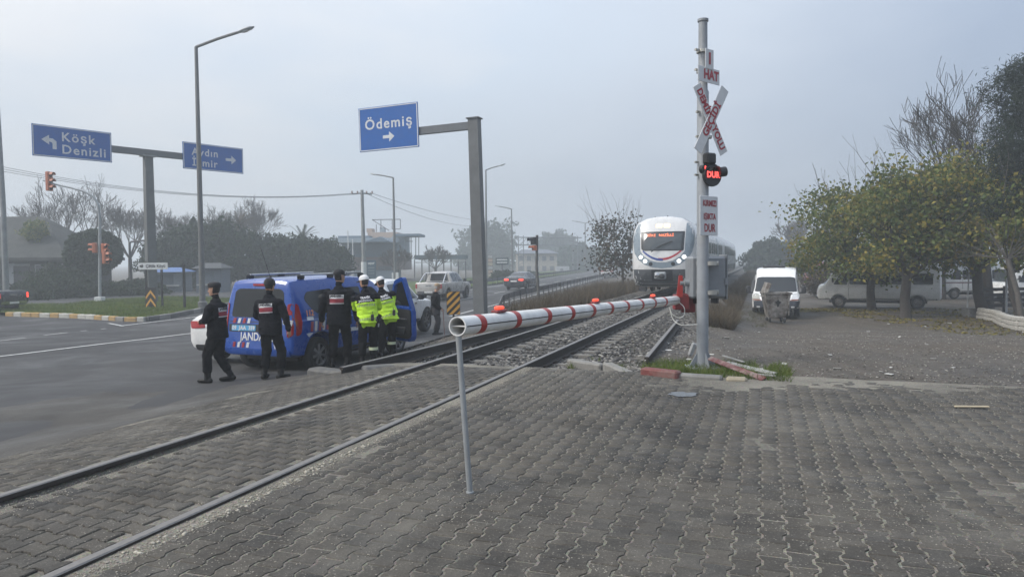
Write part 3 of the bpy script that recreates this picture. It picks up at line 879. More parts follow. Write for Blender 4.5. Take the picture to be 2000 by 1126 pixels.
def wheel_meshes(r, w, kind):
    k = (r, w, kind)
    if k in _wheels: return _wheels[k]
    mb = MB(); ri = r*.66
    mb.lathe([(ri, -w/2+.01), (r*.86, -w/2), (r*.97, -w/2+.03), (r, -w/4), (r, w/4), (r*.97, w/2-.03), (r*.86, w/2), (ri, w/2-.01)], n=28, axis='X', caps=False)
    ty = mb.mesh('tyre', TYRE, smooth=40)
    mb = MB(); mb.lathe([(.02, -.02), (ri*.98, -.02), (ri, w/2-.02), (ri*.93, w/2-.01), (ri*.90, .0), (.05, .0)], n=24, axis='X', mi=1, caps=False)
    if kind == 'alloy':
        for j in range(7):
            a = 2*PI*j/7
            for e in (-.13, .13):
                M = Matrix.Rotation(a+e*.55, 4, 'X'); mb.box(M @ Vector((w/2-.035, 0, ri*.52)), (.02, .035, ri*.85), M, mi=0)
        mb.lathe([(.06, w/2-.06), (.06, w/2-.02), (.03, w/2-.012)], n=12, axis='X', mi=0)
        mb.lathe([(ri*.90, w/2-.04), (ri*.99, w/2-.02), (ri*.99, w/2-.012), (ri*.90, w/2-.03)], n=24, axis='X', mi=0, caps=False)
    else:
        mb.lathe([(ri*.97, w/2-.03), (ri*.8, w/2-.05), (ri*.55, w/2-.03), (ri*.3, w/2-.02), (.02, w/2-.015)], n=20, axis='X', mi=0, caps=False)
        for j in range(8):
            a = 2*PI*j/8; mb.cyl((w/2-.05, ri*.68*math.cos(a), ri*.68*math.sin(a)), (w/2-.034, ri*.68*math.cos(a), ri*.68*math.sin(a)), .02, n=6, mi=1)
    rm = mb.mesh('rim', [RIM if kind == 'alloy' else RIMG, BLACKP], smooth=35)
    _wheels[k] = (ty, rm); return ty, rm
def wheels(parent, ys, wx, r, w=.2, kind='alloy'):
    ty, rm = wheel_meshes(r, w, kind)
    for y in ys:
        for s in (-1, 1):
            o = bpy.data.objects.new('wheel', ty); link(o); o.parent = parent; o.location = (s*wx, y, r); o.rotation_euler = (0, 0, 0 if s > 0 else PI)
            q = bpy.data.objects.new('rim', rm); link(q); q.parent = o
def mirrors(parent, x, y, z, m, sz=(.2, .12, .16)):
    for s in (-1, 1):
        mb = MB(); mb.box((s*(x+.12), y, z), sz, bev=.04); mb.tube([(s*x*.96, y+.03, z-.08), (s*(x+.1), y+.02, z-.05)], .025, 6)
        mb.build('side_mirror', m, parent, smooth=40)
def rect(x0, z0, x1, z1, r=.03): return rounded([(x0, z0), (x1, z0), (x1, z1), (x0, z1)], r)
def mirx(poly): return [(-a, b) for a, b in reversed(poly)]
def place(o, x, y, heading, z=None):
    o.location = (x, y, zg(x, y)+.012 if z is None else z); o.rotation_euler = (0, 0, -heading); return o
def under(parent, L, Wd, z=.3):           # dark underbody
    mb = MB(); mb.box((0, 0, z), (Wd, L, .2)); mb.build('underbody', BLACKP, parent)

# ---------------------------------------------------------------- blue van
def blue_van():
    BLUE = paint('van_blue', (.005, .062, .32), dirt=.12)
    WH = mat('decal_white', (.62, .63, .65), .4); RD = mat('decal_red', (.30, .03, .04), .4)
    root = thing('police_van', 'blue gendarmerie van with roof rails and its front passenger door open', 'van')
    def shear(y, z):
        if y < -1.6: return .13*max(0, (z-.95)/.85)*((-y-1.6)/.6)
        return 0
    st = [(-2.20, .42, 1.00, 1.70, .80, .84, .66), (-2.17, .36, 1.02, 1.76, .85, .885, .70), (-2.05, .33, 1.03, 1.785, .87, .905, .715), (-1.2, .30, 1.03, 1.81, .88, .915, .72),
          (-.2, .28, 1.03, 1.82, .88, .915, .72), (.45, .28, 1.02, 1.76, .88, .915, .70), (.80, .28, 1.02, 1.60, .88, .915, .69), (1.38, .28, 1.02, 1.14, .88, .905, .74),
          (1.85, .30, .95, 1.02, .86, .88, .70), (2.12, .34, .80, .84, .80, .82, .6), (2.20, .42, .66, .70, .68, .7, .5)]
    body, bvh = body_mesh('body', st, BLUE, shear=shear, arches=[(-1.46, .36, .43), (1.295, .36, .43)], wx=.76)
    body.parent = root
    wheels(root, (-1.46, 1.295), .80, .335, .205); under(root, 3.6, 1.3, .32)
    rw = patch(bvh, 'B', rounded([(-.66, 1.08), (.66, 1.08), (.60, 1.58), (.5, 1.63), (-.5, 1.63), (-.60, 1.58)], .08), GLASS, 'rear_window', root)
    for s in ('R', 'L'):
        patch(bvh, s, rounded([(-1.80, 1.42), (-1.70, 1.56), (-.95, 1.60), (-.85, 1.14), (-1.45, 1.12), (-1.62, 1.22)], .07), GLASS, 'side_window', root)
        patch(bvh, s, rounded([(-.78, 1.13), (-.80, 1.60), (-.02, 1.61), (.02, 1.13)], .06), GLASS, 'side_window', root)
        if s == 'L': patch(bvh, s, rounded([(.1, 1.12), (.08, 1.60), (.5, 1.56), (1.0, 1.18), (1.0, 1.12)], .05), GLASS, 'side_window', root)
        patch(bvh, s, rect(-1.86, .62, -.35, .72, .03), BLUE, 'side_moulding', root, off=.012)
        for k in range(6):                 # slanted red and white dashes
            y0 = -1.74+k*.115; patch(bvh, s, [(y0, .80), (y0+.065, .80), (y0+.09, .99), (y0+.025, .99)], WH if k % 2 else RD, 'stripe', root, off=.008)
        patch(bvh, s, rect(-1.04, .80, -.82, .99, .01), RD, 'stripe', root, off=.009)
        patch(bvh, s, [(-1.80, .70), (.95, .70), (.95, .775), (-1.86, .775)], WH, 'white_band', root, off=.014)
        patch(bvh, s, rect(-1.80, 1.02, -1.62, 1.085, .01), WH, 'badge', root, off=.007)
        for y_ in (-.92, .06): patch(bvh, s, rect(y_-.005, .42, y_+.005, 1.66, .002), BLACKP, 'seam', root, off=.003)
        patch(bvh, s, rect(-.80, .93, -.62, .965, .012), BLACKP, 'door_handle', root, off=.02)
        patch(bvh, s, rect(-1.0, .30, 1.0, .40, .03), BLACKP, 'sill', root, off=.012)
        text_on(bvh, s, '112', .15, (-1.71, 1.15), mat('decal_orange', (.75, .30, .14), .4), root, bold=.006)
        # roof rail
        sx = 1 if s == 'R' else -1
        mb = MB(); mb.tube([(sx*.64, -1.75, 1.80), (sx*.645, -1.68, 1.885), (sx*.645, .2, 1.90), (sx*.64, .32, 1.80)], .022, 8)
        rr = mb.build('roof_rail', mat('rail_alu', (.5, .5, .5), .3, metal=.9), root, smooth=40)
        for yy in (-1.68, -.8, .22):
            mb = MB(); mb.box((sx*.645, yy, 1.845), (.06, .2, .10), bev=.03)
            mb.build('rail_mount', BLACKP, rr, smooth=40)
        # tail light
        tl = patch(bvh, 'B', rounded([(sx*.74, .72), (sx*.88, .76), (sx*.885, 1.12), (sx*.80, 1.36), (sx*.72, 1.34), (sx*.735, 1.05)][::sx], .05), REDL, 'tail_light', root, off=.012)
        patch(bvh, 'B', rounded([(sx*.76, .93), (sx*.86, .93), (sx*.86, 1.05), (sx*.76, 1.05)][::sx], .03), WHITEL, 'reversing_lens', tl, off=.02)
        patch(bvh, s, rounded([(-2.13, .74), (-2.0, .78), (-1.95, 1.05), (-1.98, 1.32), (-2.04, 1.36), (-2.12, 1.1)], .05), REDL, 'tail_light', root, off=.012)
    # rear: seams, stripes, plate, lettering
    SEAM = BLACKP
    patch(bvh, 'B', rect(-.7, .985, .7, 1.0, .004), SEAM, 'seam', root, off=.003); patch(bvh, 'B', rect(.155, .45, .165, 1.72, .002), SEAM, 'seam', root, off=.003)
    for row, z0, z1 in ((0, .965, 1.06), (1, .50, .60)):
        for k in range(4):
            x0 = -.62+k*.115; patch(bvh, 'B', [(x0, z0), (x0+.06, z0), (x0+.085, z1), (x0+.025, z1)], WH if k % 2 else RD, 'stripe', root, off=.009)
        for k in range(3):
            x0 = .44+k*.10; patch(bvh, 'B', [(x0, z0), (x0+.055, z0), (x0+.03, z1), (x0-.025, z1)], RD if k % 2 else WH, 'stripe', root, off=.009)
    patch(bvh, 'B', rect(-.70, .80, .02, .945, .02), BLACKP, 'plate_recess', root, off=.004)
    pl = patch(bvh, 'B', rect(-.63, .82, -.06, .925, .01), mat('plate_blue', (.09, .36, .62), .35), 'number_plate', root, off=.012)
    text_on(bvh, 'B', '09  JAA  359', .105, (-.345, .872), PLATEW, pl, off=.019, bold=.003)
    text_on(bvh, 'B', 'JANDARMA', .215, (.06, .705), WH, root, off=.010, bold=.004, stretch_=.86)
    bp = patch(bvh, 'B', rect(-.80, .36, .80, .49, .05), BLUE, 'rear_bumper', root, off=.035)
    patch(bvh, 'B', rect(-.78, .30, .78, .37, .02), BLACKP, 'bumper_insert', root, off=.03)
    hb = patch(bvh, 'B', rect(-.16, 1.685, .16, 1.725, .015), REDL, 'high_brake_light', root, off=.02)
    mb = MB(); mb.tube([(-.1, -1.7, 1.83), (-.16, -1.78, 2.18), (-.2, -1.84, 2.42)], [.006, .005, .004], 5); mb.lathe([(.03, 0), (.02, .04), (.008, .06)], (-.1, -1.7, 1.82), 10)
    mb.build('antenna', BLACKP, root)
    mirrors(root, .90, .78, 1.12, BLACKP)
    patch(bvh, 'F', rounded([(-.68, 1.14), (.68, 1.14), (.58, 1.62), (-.58, 1.62)], .06), GLASS, 'windscreen', root)
    # dark doorway and the open front passenger door
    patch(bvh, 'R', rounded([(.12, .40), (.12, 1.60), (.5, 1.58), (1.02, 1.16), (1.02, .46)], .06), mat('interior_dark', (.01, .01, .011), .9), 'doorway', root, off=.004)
    hx, hy = .91, 1.02; ang = R(68)
    do = bpy.data.objects.new('front_door', None); link(do); do.parent = root; do.location = (hx, hy, 0); do.rotation_euler = (0, 0, ang)
    do2 = do
    outer = rounded([(0, .38), (0, 1.14), (-.10, 1.22), (-.50, 1.72), (-.84, 1.80), (-.92, 1.1), (-.93, .5), (-.86, .38)], .07)
    inner = rounded([(-.12, 1.14), (-.50, 1.63), (-.79, 1.71), (-.86, 1.12)], .05)
    def tilt(a, z): return -.19*max(0, (z-1.02)/.75)      # tumblehome of the window frame
    def ring_panel(xo, xi):
        V = []; n = len(outer); m_ = len(inner)
        P = [Vector(p) for p in outer]+[Vector(p) for p in inner]
        vs, _, fs, *_ = delaunay_2d_cdt(P, [(i, (i+1) % n) for i in range(n)]+[(n+i, n+(i+1) % m_) for i in range(m_)], [], 4, 1e-5)
        ii = [Vector((p[0], p[1])) for p in inner]
        def hole(f):
            c = sum((Vector(vs[i]) for i in f), Vector((0, 0)))/len(f); cc = False; j = len(ii)-1
            for i in range(len(ii)):
                if (ii[i].y > c.y) != (ii[j].y > c.y) and c.x < (ii[j].x-ii[i].x)*(c.y-ii[i].y)/(ii[j].y-ii[i].y)+ii[i].x: cc = not cc
                j = i
            return cc
        return vs, [f for f in fs if not hole(f)]
    vs, fs = ring_panel(0, 0)
    mb = MB(); k = len(vs)
    mb.add([(tilt(0, v.y), v.x, v.y) for v in vs]+[(tilt(0, v.y)-.09, v.x*.985-.005, v.y) for v in vs], [tuple(f) for f in fs]+[tuple(i+k for i in reversed(f)) for f in fs])
    for loop in (outer, inner):
        idx = [min(range(k), key=lambda q: (vs[q]-Vector(p)).length) for p in loop]
        for a, b in zip(idx, idx[1:]+idx[:1]):
            if a != b: mb.f.append((a, b, b+k, a+k)); mb.m.append(0)
    ds = mb.build('door_shell', BLUE, do, smooth=35)
    vs2 = [(-.10, .46), (-.06, 1.10), (-.88, 1.08), (-.87, .5), (-.78, .44)]
    mb = MB(); mb.prism(rounded(vs2, .07), Matrix(((0, 0, 1, -.125), (1, 0, 0, 0), (0, 1, 0, 0), (0, 0, 0, 1))), .05)
    tr = mb.build('door_trim', mat('door_trim_black', (.012, .012, .013), .7), do, smooth=35)
    mb = MB(); mb.box((-.15, -.5, .86), (.06, .5, .06), bev=.02); mb.box((-.145, -.45, .62), (.05, .55, .16), bev=.03); mb.build('arm_rest', BLACKP, do, smooth=40)
    t = NT('door_glass'); g = t.n('ShaderNodeBsdfTransparent'); g.inputs[0].default_value = (.72, .80, .78, 1); gl = t.n('ShaderNodeBsdfGlossy'); gl.inputs['Roughness'].default_value = .03
    fr = t.n('ShaderNodeFresnel'); fr.inputs[0].default_value = 1.45; ms = t.n('ShaderNodeMixShader'); t.l(fr.outputs[0], ms.inputs[0]); t.l(g.outputs[0], ms.inputs[1]); t.l(gl.outputs[0], ms.inputs[2]); t.l(ms.outputs[0], t.o.inputs[0])
    mb = MB(); n = len(inner); mb.add([(tilt(0, z)-.045, y, z) for y, z in inner], [tuple(range(n))]); mb.build('window_pane', t.m, do, fixn=False)
    mb = MB(); mb.box((.13, -.02, 1.12), (.2, .10, .17), bev=.04); mb.build('side_mirror', BLACKP, do, smooth=40)
    return root
van = blue_van()
gr, gf = Gt(617, 722), Gt(783, 690)
hd = R(24.5)
fw = Vector((math.sin(hd), math.cos(hd), 0)); rt = Vector((math.cos(hd), -math.sin(hd), 0))
pc = Vector((gr.x, gr.y, 0)) + fw*1.46 - rt*.86 + Vector((.06, 0, 0))
place(van, pc.x, pc.y, hd); van.location.z = -.50

# ---------------------------------------------------------------- saloon
def saloon(name, label, col, rearlit=False, group=None, plate='09 AB 114'):
    P = paint(name+'_paint', col, dirt=.2); root = thing(name, label, 'car', group=group)
    st = [(-2.27, .50, .80, .84, .66, .72, .62), (-2.22, .34, .93, 1.00, .78, .85, .70), (-2.05, .28, .96, 1.07, .82, .88, .72), (-1.70, .24, .975, 1.10, .84, .895, .70), (-1.45, .22, .97, 1.17, .85, .90, .66),
          (-.80, .2, .96, 1.42, .85, .90, .58), (-.1, .2, .95, 1.465, .85, .90, .60), (.40, .2, .94, 1.43, .85, .90, .60), (1.10, .2, .93, 1.03, .85, .89, .68), (1.7, .22, .88, .93, .83, .87, .66), (2.12, .28, .74, .78, .78, .81, .6), (2.25, .40, .6, .64, .64, .68, .5)]
    body, bvh = body_mesh('body', st, P, arches=[(-1.32, .33, .39), (1.32, .33, .39)], wx=.74); body.parent = root
    wheels(root, (-1.32, 1.32), .78, .315, .2); under(root, 3.4, 1.2, .3)
    patch(bvh, 'B', rounded([(-.62, 1.10), (.62, 1.10), (.50, 1.40), (-.50, 1.40)], .05), GLASS, 'rear_window', root)
    patch(bvh, 'F', rounded([(-.64, 1.04), (.64, 1.04), (.52, 1.40), (-.52, 1.40)], .05), GLASS, 'windscreen', root)
    for s, sx in (('R', 1), ('L', -1)):
        patch(bvh, s, rounded([(-.98, 1.02), (-.72, 1.36), (-.12, 1.40), (-.12, 1.01)], .04), GLASS, 'side_window', root)
        patch(bvh, s, rounded([(-.06, 1.01), (-.06, 1.40), (.35, 1.36), (.88, 1.02)], .04), GLASS, 'side_window', root)
        patch(bvh, 'B', rounded([(sx*.42, .80), (sx*.80, .78), (sx*.84, .94), (sx*.46, .94)][::sx], .04), BRAKE if rearlit else REDL, 'tail_light', root, off=.012)
        patch(bvh, s, rounded([(-2.18, .79), (-1.92, .82), (-1.95, .93), (-2.15, .95)], .03), REDL, 'tail_light', root, off=.01)
        patch(bvh, 'F', rounded([(sx*.45, .66), (sx*.74, .70), (sx*.76, .80), (sx*.5, .76)][::sx], .03), WHITEL, 'headlight', root, off=.012)
    patch(bvh, 'B', rect(-.7, .30, .7, .44, .04), BLACKP, 'bumper_insert', root, off=.02)
    pl = patch(bvh, 'B', rect(-.26, .70, .26, .80, .01), PLATEW, 'number_plate', root, off=.014)
    patch(bvh, 'F', rect(-.42, .48, .42, .62, .03), BLACKP, 'grille', root, off=.012)
    mirrors(root, .88, .72, 1.02, P)
    return root
c = saloon('white_saloon', 'white saloon car beyond the blue van, its tail seen behind the walking officer', (.76, .76, .74))
q = Gt(381, 690)
place(c, -5.48, 17.3, R(17)); c.location.z = -.55
c = saloon('dark_saloon', 'dark grey saloon car driving away along the road by the guard rail', (.022, .026, .036), rearlit=True)
q = at(1005, 566, 58); place(c, q.x+.7, q.y+2.0, R(20))
c = saloon('distant_white_saloon', 'small white car far along the road near the leafy trackside tree', (.6, .6, .6))
q = at(1190, 547, 100); place(c, q.x, q.y, R(16))

# ---------------------------------------------------------------- pickups
def pickup(name, label, col, cat='pickup', dirt=.4, bar=True, lit=False):
    P = paint(name+'_paint', col, dirt=dirt); root = thing(name, label, cat)
    st = [(-2.60, .55, .98, 1.00, .70, .80, .70), (-2.56, .45, 1.08, 1.10, .82, .88, .80), (-2.4, .42, 1.10, 1.12, .85, .90, .83), (-1.3, .40, 1.10, 1.12, .86, .91, .84), (-1.02, .40, 1.10, 1.13, .86, .92, .82), (-.95, .40, 1.10, 1.60, .86, .92, .66),
          (-.7, .38, 1.10, 1.73, .86, .92, .64), (.1, .38, 1.09, 1.75, .86, .92, .65), (.5, .38, 1.08, 1.70, .86, .92, .65), (1.2, .38, 1.07, 1.20, .86, .92, .74), (1.9, .40, 1.02, 1.08, .85, .9, .72), (2.4, .45, .90, .95, .82, .85, .66), (2.55, .55, .76, .8, .7, .74, .5)]
    body, bvh = body_mesh('body', st, P, arches=[(-1.6, .38, .46), (1.55, .38, .46)], wx=.76); body.parent = root
    wheels(root, (-1.6, 1.55), .80, .375, .24); under(root, 4.0, 1.2, .42)
    patch(bvh, 'T', rect(-.70, -2.48, .70, -1.05, .04), BLACKP, 'load_bed', root, off=.006)
    patch(bvh, 'B', rounded([(-.58, 1.20), (.58, 1.20), (.52, 1.62), (-.52, 1.62)], .05), GLASS, 'rear_window', root)
    patch(bvh, 'F', rounded([(-.66, 1.22), (.66, 1.22), (.56, 1.66), (-.56, 1.66)], .05), GLASS, 'windscreen', root)
    for s, sx in (('R', 1), ('L', -1)):
        patch(bvh, s, rounded([(-.86, 1.16), (-.84, 1.62), (-.12, 1.66), (-.12, 1.15)], .05), CLEAR, 'side_window', root)
        patch(bvh, s, rounded([(-.05, 1.15), (-.05, 1.66), (.42, 1.62), (1.0, 1.16)], .05), CLEAR, 'side_window', root)
        patch(bvh, 'B', rounded([(sx*.74, .78), (sx*.86, .78), (sx*.86, 1.04), (sx*.74, 1.04)][::sx], .03), BRAKE if lit else REDL, 'tail_light', root, off=.012)
        patch(bvh, 'F', rounded([(sx*.5, .78), (sx*.78, .80), (sx*.8, .92), (sx*.52, .9)][::sx], .03), WHITEL, 'headlight', root, off=.012)
        patch(bvh, s, rect(-.9, .44, .95, .50, .02), BLACKP, 'side_step', root, off=.05)
        patch(bvh, s, rect(-.30, .98, -.16, 1.015, .01), CHROME, 'door_handle', root, off=.02); patch(bvh, s, rect(.56, .98, .70, 1.015, .01), CHROME, 'door_handle', root, off=.02)
        if bar:
            mb = MB(); mb.tube([(sx*.78, -2.2, 1.10), (sx*.72, -1.75, 1.48), (sx*.68, -1.45, 1.66), (sx*.66, -1.15, 1.70)], .035, 8); mb.tube([(sx*.76, -1.3, 1.1), (sx*.68, -1.35, 1.66)], .035, 8)
            mb.build('roll_bar', CHROME, root, smooth=40)
    if bar:
        mb = MB(); mb.tube([(-.68, -1.40, 1.66), (.68, -1.40, 1.66)], .035, 8); mb.build('roll_bar', CHROME, root, smooth=40)
    patch(bvh, 'B', rect(-.72, .48, .72, .62, .04), CHROME, 'rear_bumper', root, off=.05); patch(bvh, 'B', rect(-.2, .92, .2, .97, .02), CHROME, 'tailgate_handle', root, off=.012)
    patch(bvh, 'B', rect(-.26, .50, .26, .60, .01), PLATEW, 'number_plate', root, off=.06)
    mirrors(root, .90, .86, 1.20, BLACKP, (.2, .12, .2))
    return root
c = pickup('silver_pickup', 'silver double cab pickup with a chrome roll bar on the road behind the old man', (.40, .39, .37), dirt=.5)
q = at(836, 592, 43); place(c, q.x+.8, q.y+2.5, R(17))
c = pickup('white_pickup', 'white pickup parked beyond the open blue van door', (.74, .75, .74), dirt=.2, bar=False)
q = Gt(832, 650); h_ = R(17); fw = Vector((math.sin(h_), math.cos(h_), 0)); rt = Vector((math.cos(h_), -math.sin(h_), 0))
pc = Vector((q.x, q.y, 0)) - fw*1.55 - rt*.86; place(c, pc.x, pc.y, h_)
c = pickup('dark_pickup', 'dark pickup cut by the left edge of the photo, red tail light lit', (.014, .016, .026), dirt=.15, bar=False, lit=True)
q = Gt(16, 614); place(c, q.x-2.5, q.y+.9, R(-78))

# ---------------------------------------------------------------- white panel van and minibuses in the yard
WHITE_V = paint('van_white', (.80, .80, .78), dirt=.25)
def panel_van():
    root = thing('panel_van', 'white high roof panel van facing the camera behind the burnt bin', 'van')
    st = [(-2.6, .50, 1.15, 2.30, .86, .90, .82), (-2.5, .42, 1.15, 2.40, .94, .98, .88), (.2, .40, 1.15, 2.42, .95, .995, .88), (.9, .40, 1.15, 2.34, .95, .995, .85), (1.35, .40, 1.15, 1.98, .95, .99, .82), (1.98, .40, 1.14, 1.24, .95, .98, .86),
          (2.35, .42, 1.02, 1.08, .93, .95, .80), (2.55, .46, .88, .92, .86, .9, .7), (2.6, .5, .74, .78, .76, .8, .6)]
    body, bvh = body_mesh('body', st, WHITE_V, arches=[(-1.6, .36, .42), (1.55, .36, .42)], wx=.82, crown=.06); body.parent = root
    wheels(root, (-1.6, 1.55), .86, .335, .21, 'steel'); under(root, 4, 1.3, .36)
    ws = patch(bvh, 'F', rounded([(-.86, 1.27), (.86, 1.27), (.78, 1.95), (.6, 1.99), (-.6, 1.99), (-.78, 1.95)], .06), GLASS, 'windscreen', root, off=.012)
    mb = MB(); mb.tube([(-.75, 2.14, 1.27), (-.2, 2.05, 1.29), (.3, 2.02, 1.35)], .012, 5); mb.tube([(0, 2.14, 1.26), (.4, 2.04, 1.29), (.8, 2.0, 1.33)], .012, 5); mb.build('wiper', BLACKP, ws)
    patch(bvh, 'F', rect(-.97, .40, .97, .84, .05), mat('bumper_grey', (.035, .042, .055), .6), 'front_bumper', root, off=.05)
    patch(bvh, 'F', rounded([(-.45, .88), (-.1, .92), (-.1, .99), (-.5, .96)], .02), BLACKP, 'grille', root, off=.02); patch(bvh, 'F', mirx(rounded([(-.45, .88), (-.1, .92), (-.1, .99), (-.5, .96)], .02)), BLACKP, 'grille', root, off=.02)
    for sx in (1, -1):
        hl = patch(bvh, 'F', rounded([(sx*.62, .92), (sx*.92, .92), (sx*.93, 1.10), (sx*.84, 1.2), (sx*.68, 1.16)][::sx], .06), mat('headlamp_dull', (.35, .34, .30), .2) if sx > 0 else WHITEL, 'headlight', root, off=.02)
        patch(bvh, 'F', rounded([(sx*.55, .85), (sx*.93, .86), (sx*.93, .925), (sx*.62, .90)][::sx], .02), mat('amber_dull', (.22, .07, .03), .3), 'indicator', root, off=.022)
        mb = MB(); mb.box((sx*1.13, 1.78, 1.36), (.2, .14, .38), bev=.05); mb.tube([(sx*.95, 1.75, 1.2), (sx*1.1, 1.78, 1.22)], .04, 6); mb.build('side_mirror', BLACKP, root, smooth=40)
        patch(bvh, 'R' if sx > 0 else 'L', rounded([(.95, 1.22), (.95, 1.85), (1.25, 1.8), (1.75, 1.28)], .05), GLASS, 'side_window', root)
        mb = MB(); mb.tube([(sx*.85, 1.10, 2.12), (sx*.84, .5, 2.44), (sx*.84, -2, 2.48)], .02, 5); mb.build('roof_seam', BLACKP, root)
        patch(bvh, 'F', rounded([(sx*.62, .5), (sx*.76, .5), (sx*.76, .58), (sx*.62, .58)][::sx], .02), WHITEL, 'fog_light', root, off=.06)
    mb = MB(); mb.box((.1, .1, 2.50), (.95, 1.0, .09), bev=.03); mb.build('roof_hatch', BLACKP, root)
    mb = MB(); mb.prism([(0, .075), (.05, 0), (0, -.075), (-.05, 0)], Matrix.Translation((0, 2.33, 1.06)) @ Matrix.Rotation(R(-100), 4, 'X'), .012); mb.build('emblem', CHROME, root)
    mb = MB(); mb.tube([(.02, 1.68, 1.5), (.02, 1.62, 1.72)], .008, 4); mb.build('windscreen_sticker', PLATEW, ws)
    return root
c = panel_van(); q = Gt(1516, 621)
place(c, q.x+.85, q.y+2.3, PI+R(21)); c.scale = (1.0, 1, .86)

def minibus(name, label, col, L=5.5, Hh=2.25, stripe=None, dirt=.35, group='minibuses parked under the trees', nwin=5, cat='minibus'):
    P = paint(name+'_paint', col, dirt=dirt); root = thing(name, label, cat, group=group); h = L/2
    st = [(-h, .50, 1.1, Hh-.12, .78, .82, .70), (-h+.1, .42, 1.12, Hh-.03, .88, .93, .80), (0, .40, 1.12, Hh, .90, .95, .82), (h-1.25, .40, 1.12, Hh, .90, .95, .80), (h-.85, .40, 1.12, Hh-.25, .90, .95, .76), (h-.42, .42, 1.08, 1.26, .88, .93, .80), (h-.08, .44, .95, 1.05, .84, .88, .74), (h, .50, .8, .86, .74, .78, .6)]
    body, bvh = body_mesh('body', st, P, arches=[(-h+1.05, .34, .40), (h-1.05, .34, .40)], wx=.80, crown=.07); body.parent = root
    wheels(root, (-h+1.05, h-1.05), .84, .33, .2, 'steel'); under(root, L-1.2, 1.3, .36)
    for s in ('R', 'L'):
        y0 = -h+.35; y1 = h-1.5; wdt = (y1-y0)/(nwin-1)
        for k in range(nwin-1): patch(bvh, s, rect(y0+k*wdt+.04, 1.22, y0+(k+1)*wdt-.04, 1.78, .07), GLASS, 'side_window', root)
        patch(bvh, s, rounded([(h-1.44, 1.2), (h-1.44, 1.78), (h-1.12, 1.78), (h-.78, 1.22)], .06), GLASS, 'side_window', root)
        for y in (h-1.5, h-2.5, -h+1.6): patch(bvh, s, rect(y-.006, .55, y+.006, 1.8, .003), BLACKP, 'seam', root, off=.004)
        patch(bvh, s, rect(-h+.2, .44, h-.4, .50, .02), BLACKP, 'sill', root, off=.012)
        if stripe: patch(bvh, s, rect(-h+.15, .98, h-.5, 1.05, .02), stripe, 'stripe', root, off=.008)
    patch(bvh, 'F', rounded([(-.78, 1.22), (.78, 1.22), (.7, 1.9), (-.7, 1.9)], .07), CLEAR, 'windscreen', root); patch(bvh, 'B', rounded([(-.68, 1.22), (.68, 1.22), (.62, 1.8), (-.62, 1.8)], .07), GLASS, 'rear_window', root)
    for sx in (1, -1):
        patch(bvh, 'F', rounded([(sx*.5, .74), (sx*.74, .74), (sx*.74, .92), (sx*.5, .92)][::sx], .04), WHITEL, 'headlight', root, off=.015); patch(bvh, 'B', rounded([(sx*.68, .7), (sx*.8, .7), (sx*.8, 1.0), (sx*.68, 1.0)][::sx], .02), REDL, 'tail_light', root, off=.015)
    patch(bvh, 'F', rect(-.42, .72, .42, .9, .03), BLACKP, 'grille', root, off=.012); patch(bvh, 'F', rect(-.8, .44, .8, .6, .04), mat('bumper_grey', (.035, .042, .055), .6), 'front_bumper', root, off=.04)
    mirrors(root, .93, h-.75, 1.45, BLACKP, (.14, .1, .26))
    return root
SM = mat('stripe_maroon', (.14, .05, .045), .5)
c = minibus('minibus', 'white minibus parked behind the two nearest leafy tree trunks', (.80, .80, .78), L=5.7, dirt=.2)
q = Gt(1640, 601); q2 = Gt(1822, 604); mid = (q+q2)/2; d = q-q2
place(c, mid.x, mid.y+.9, math.atan2(d.x, d.y))
c = minibus('minibus', 'cream minibus with a dark stripe parked behind the leaning trunk', (.50, .47, .40), L=5.4, stripe=SM, dirt=.5)
place(c, at(1900, 580, 45).x, 45.0, R(-88))
c = minibus('minibus', 'white minibus partly cut by the right edge behind the timber fence', (.80, .80, .78), L=5.4, dirt=.2)
place(c, at(2040, 580, 39).x, 39.0, R(-86))
c = minibus('parked_minibus', 'red and white minibus facing the camera far behind the panel van', (.20, .05, .055), L=5.2, group=None)
q = at(1592, 575, 58); place(c, q.x, q.y, PI+R(20))
# ================================================================= crossing post, barrier, signs, masts
GALV = mat('galvanised_steel', (.33, .35, .36), .5, metal=.35, var=.12, scale=5, dirt=.25)
POSTG = mat('post_grey_paint', (.25, .27, .29), .5, var=.10, scale=4, dirt=.3)
CABG = mat('cabinet_grey_paint', (.21, .225, .24), .45, var=.08, scale=4, dirt=.2)
SIGNW = mat('sign_white', (.62, .63, .63), .4, var=.05, dirt=.15)
SIGNRED = mat('sign_red', (.34, .02, .03), .45, var=.1)
BOLT = mat('bolt_zinc', (.45, .44, .40), .4, metal=.7)
CONCP = mat('pole_concrete', (.24, .25, .25), .8, var=.2, scale=3, bump=.3, dirt=.35, dirtcol=(.10, .10, .10))
COLM = mat('column_grey', (.115, .12, .12), .75, var=.2, scale=2, bump=.3, dirt=.4, dirtcol=(.06, .06, .06))
LAMPG = mat('lamp_post_grey', (.13, .135, .135), .6, metal=.2, var=.15, scale=3, dirt=.35)
FLAT = Matrix.Rotation(PI/2, 4, 'X')           # text plane stood upright, facing -Y
def upright(x, y, z): return Matrix.Translation((x, y, z)) @ FLAT
BP = Gt(1372, 718); BP.z = zg(BP.x, BP.y)
YB = BP.y
def zpx(py, px=1372, Y=None): return at(px, py, Y or YB).z
post = thing('crossing_post', 'tall grey steel post beside the barrier carrying the crossing signs', 'post', BP)
ztop = zpx(38)-BP.z
mb = MB(); mb.lathe([(.09, .02), (.088, zpx(180)-BP.z), (.070, zpx(175)-BP.z), (.066, ztop-.03)], n=20); mb.build('pole', POSTG, post, smooth=40)
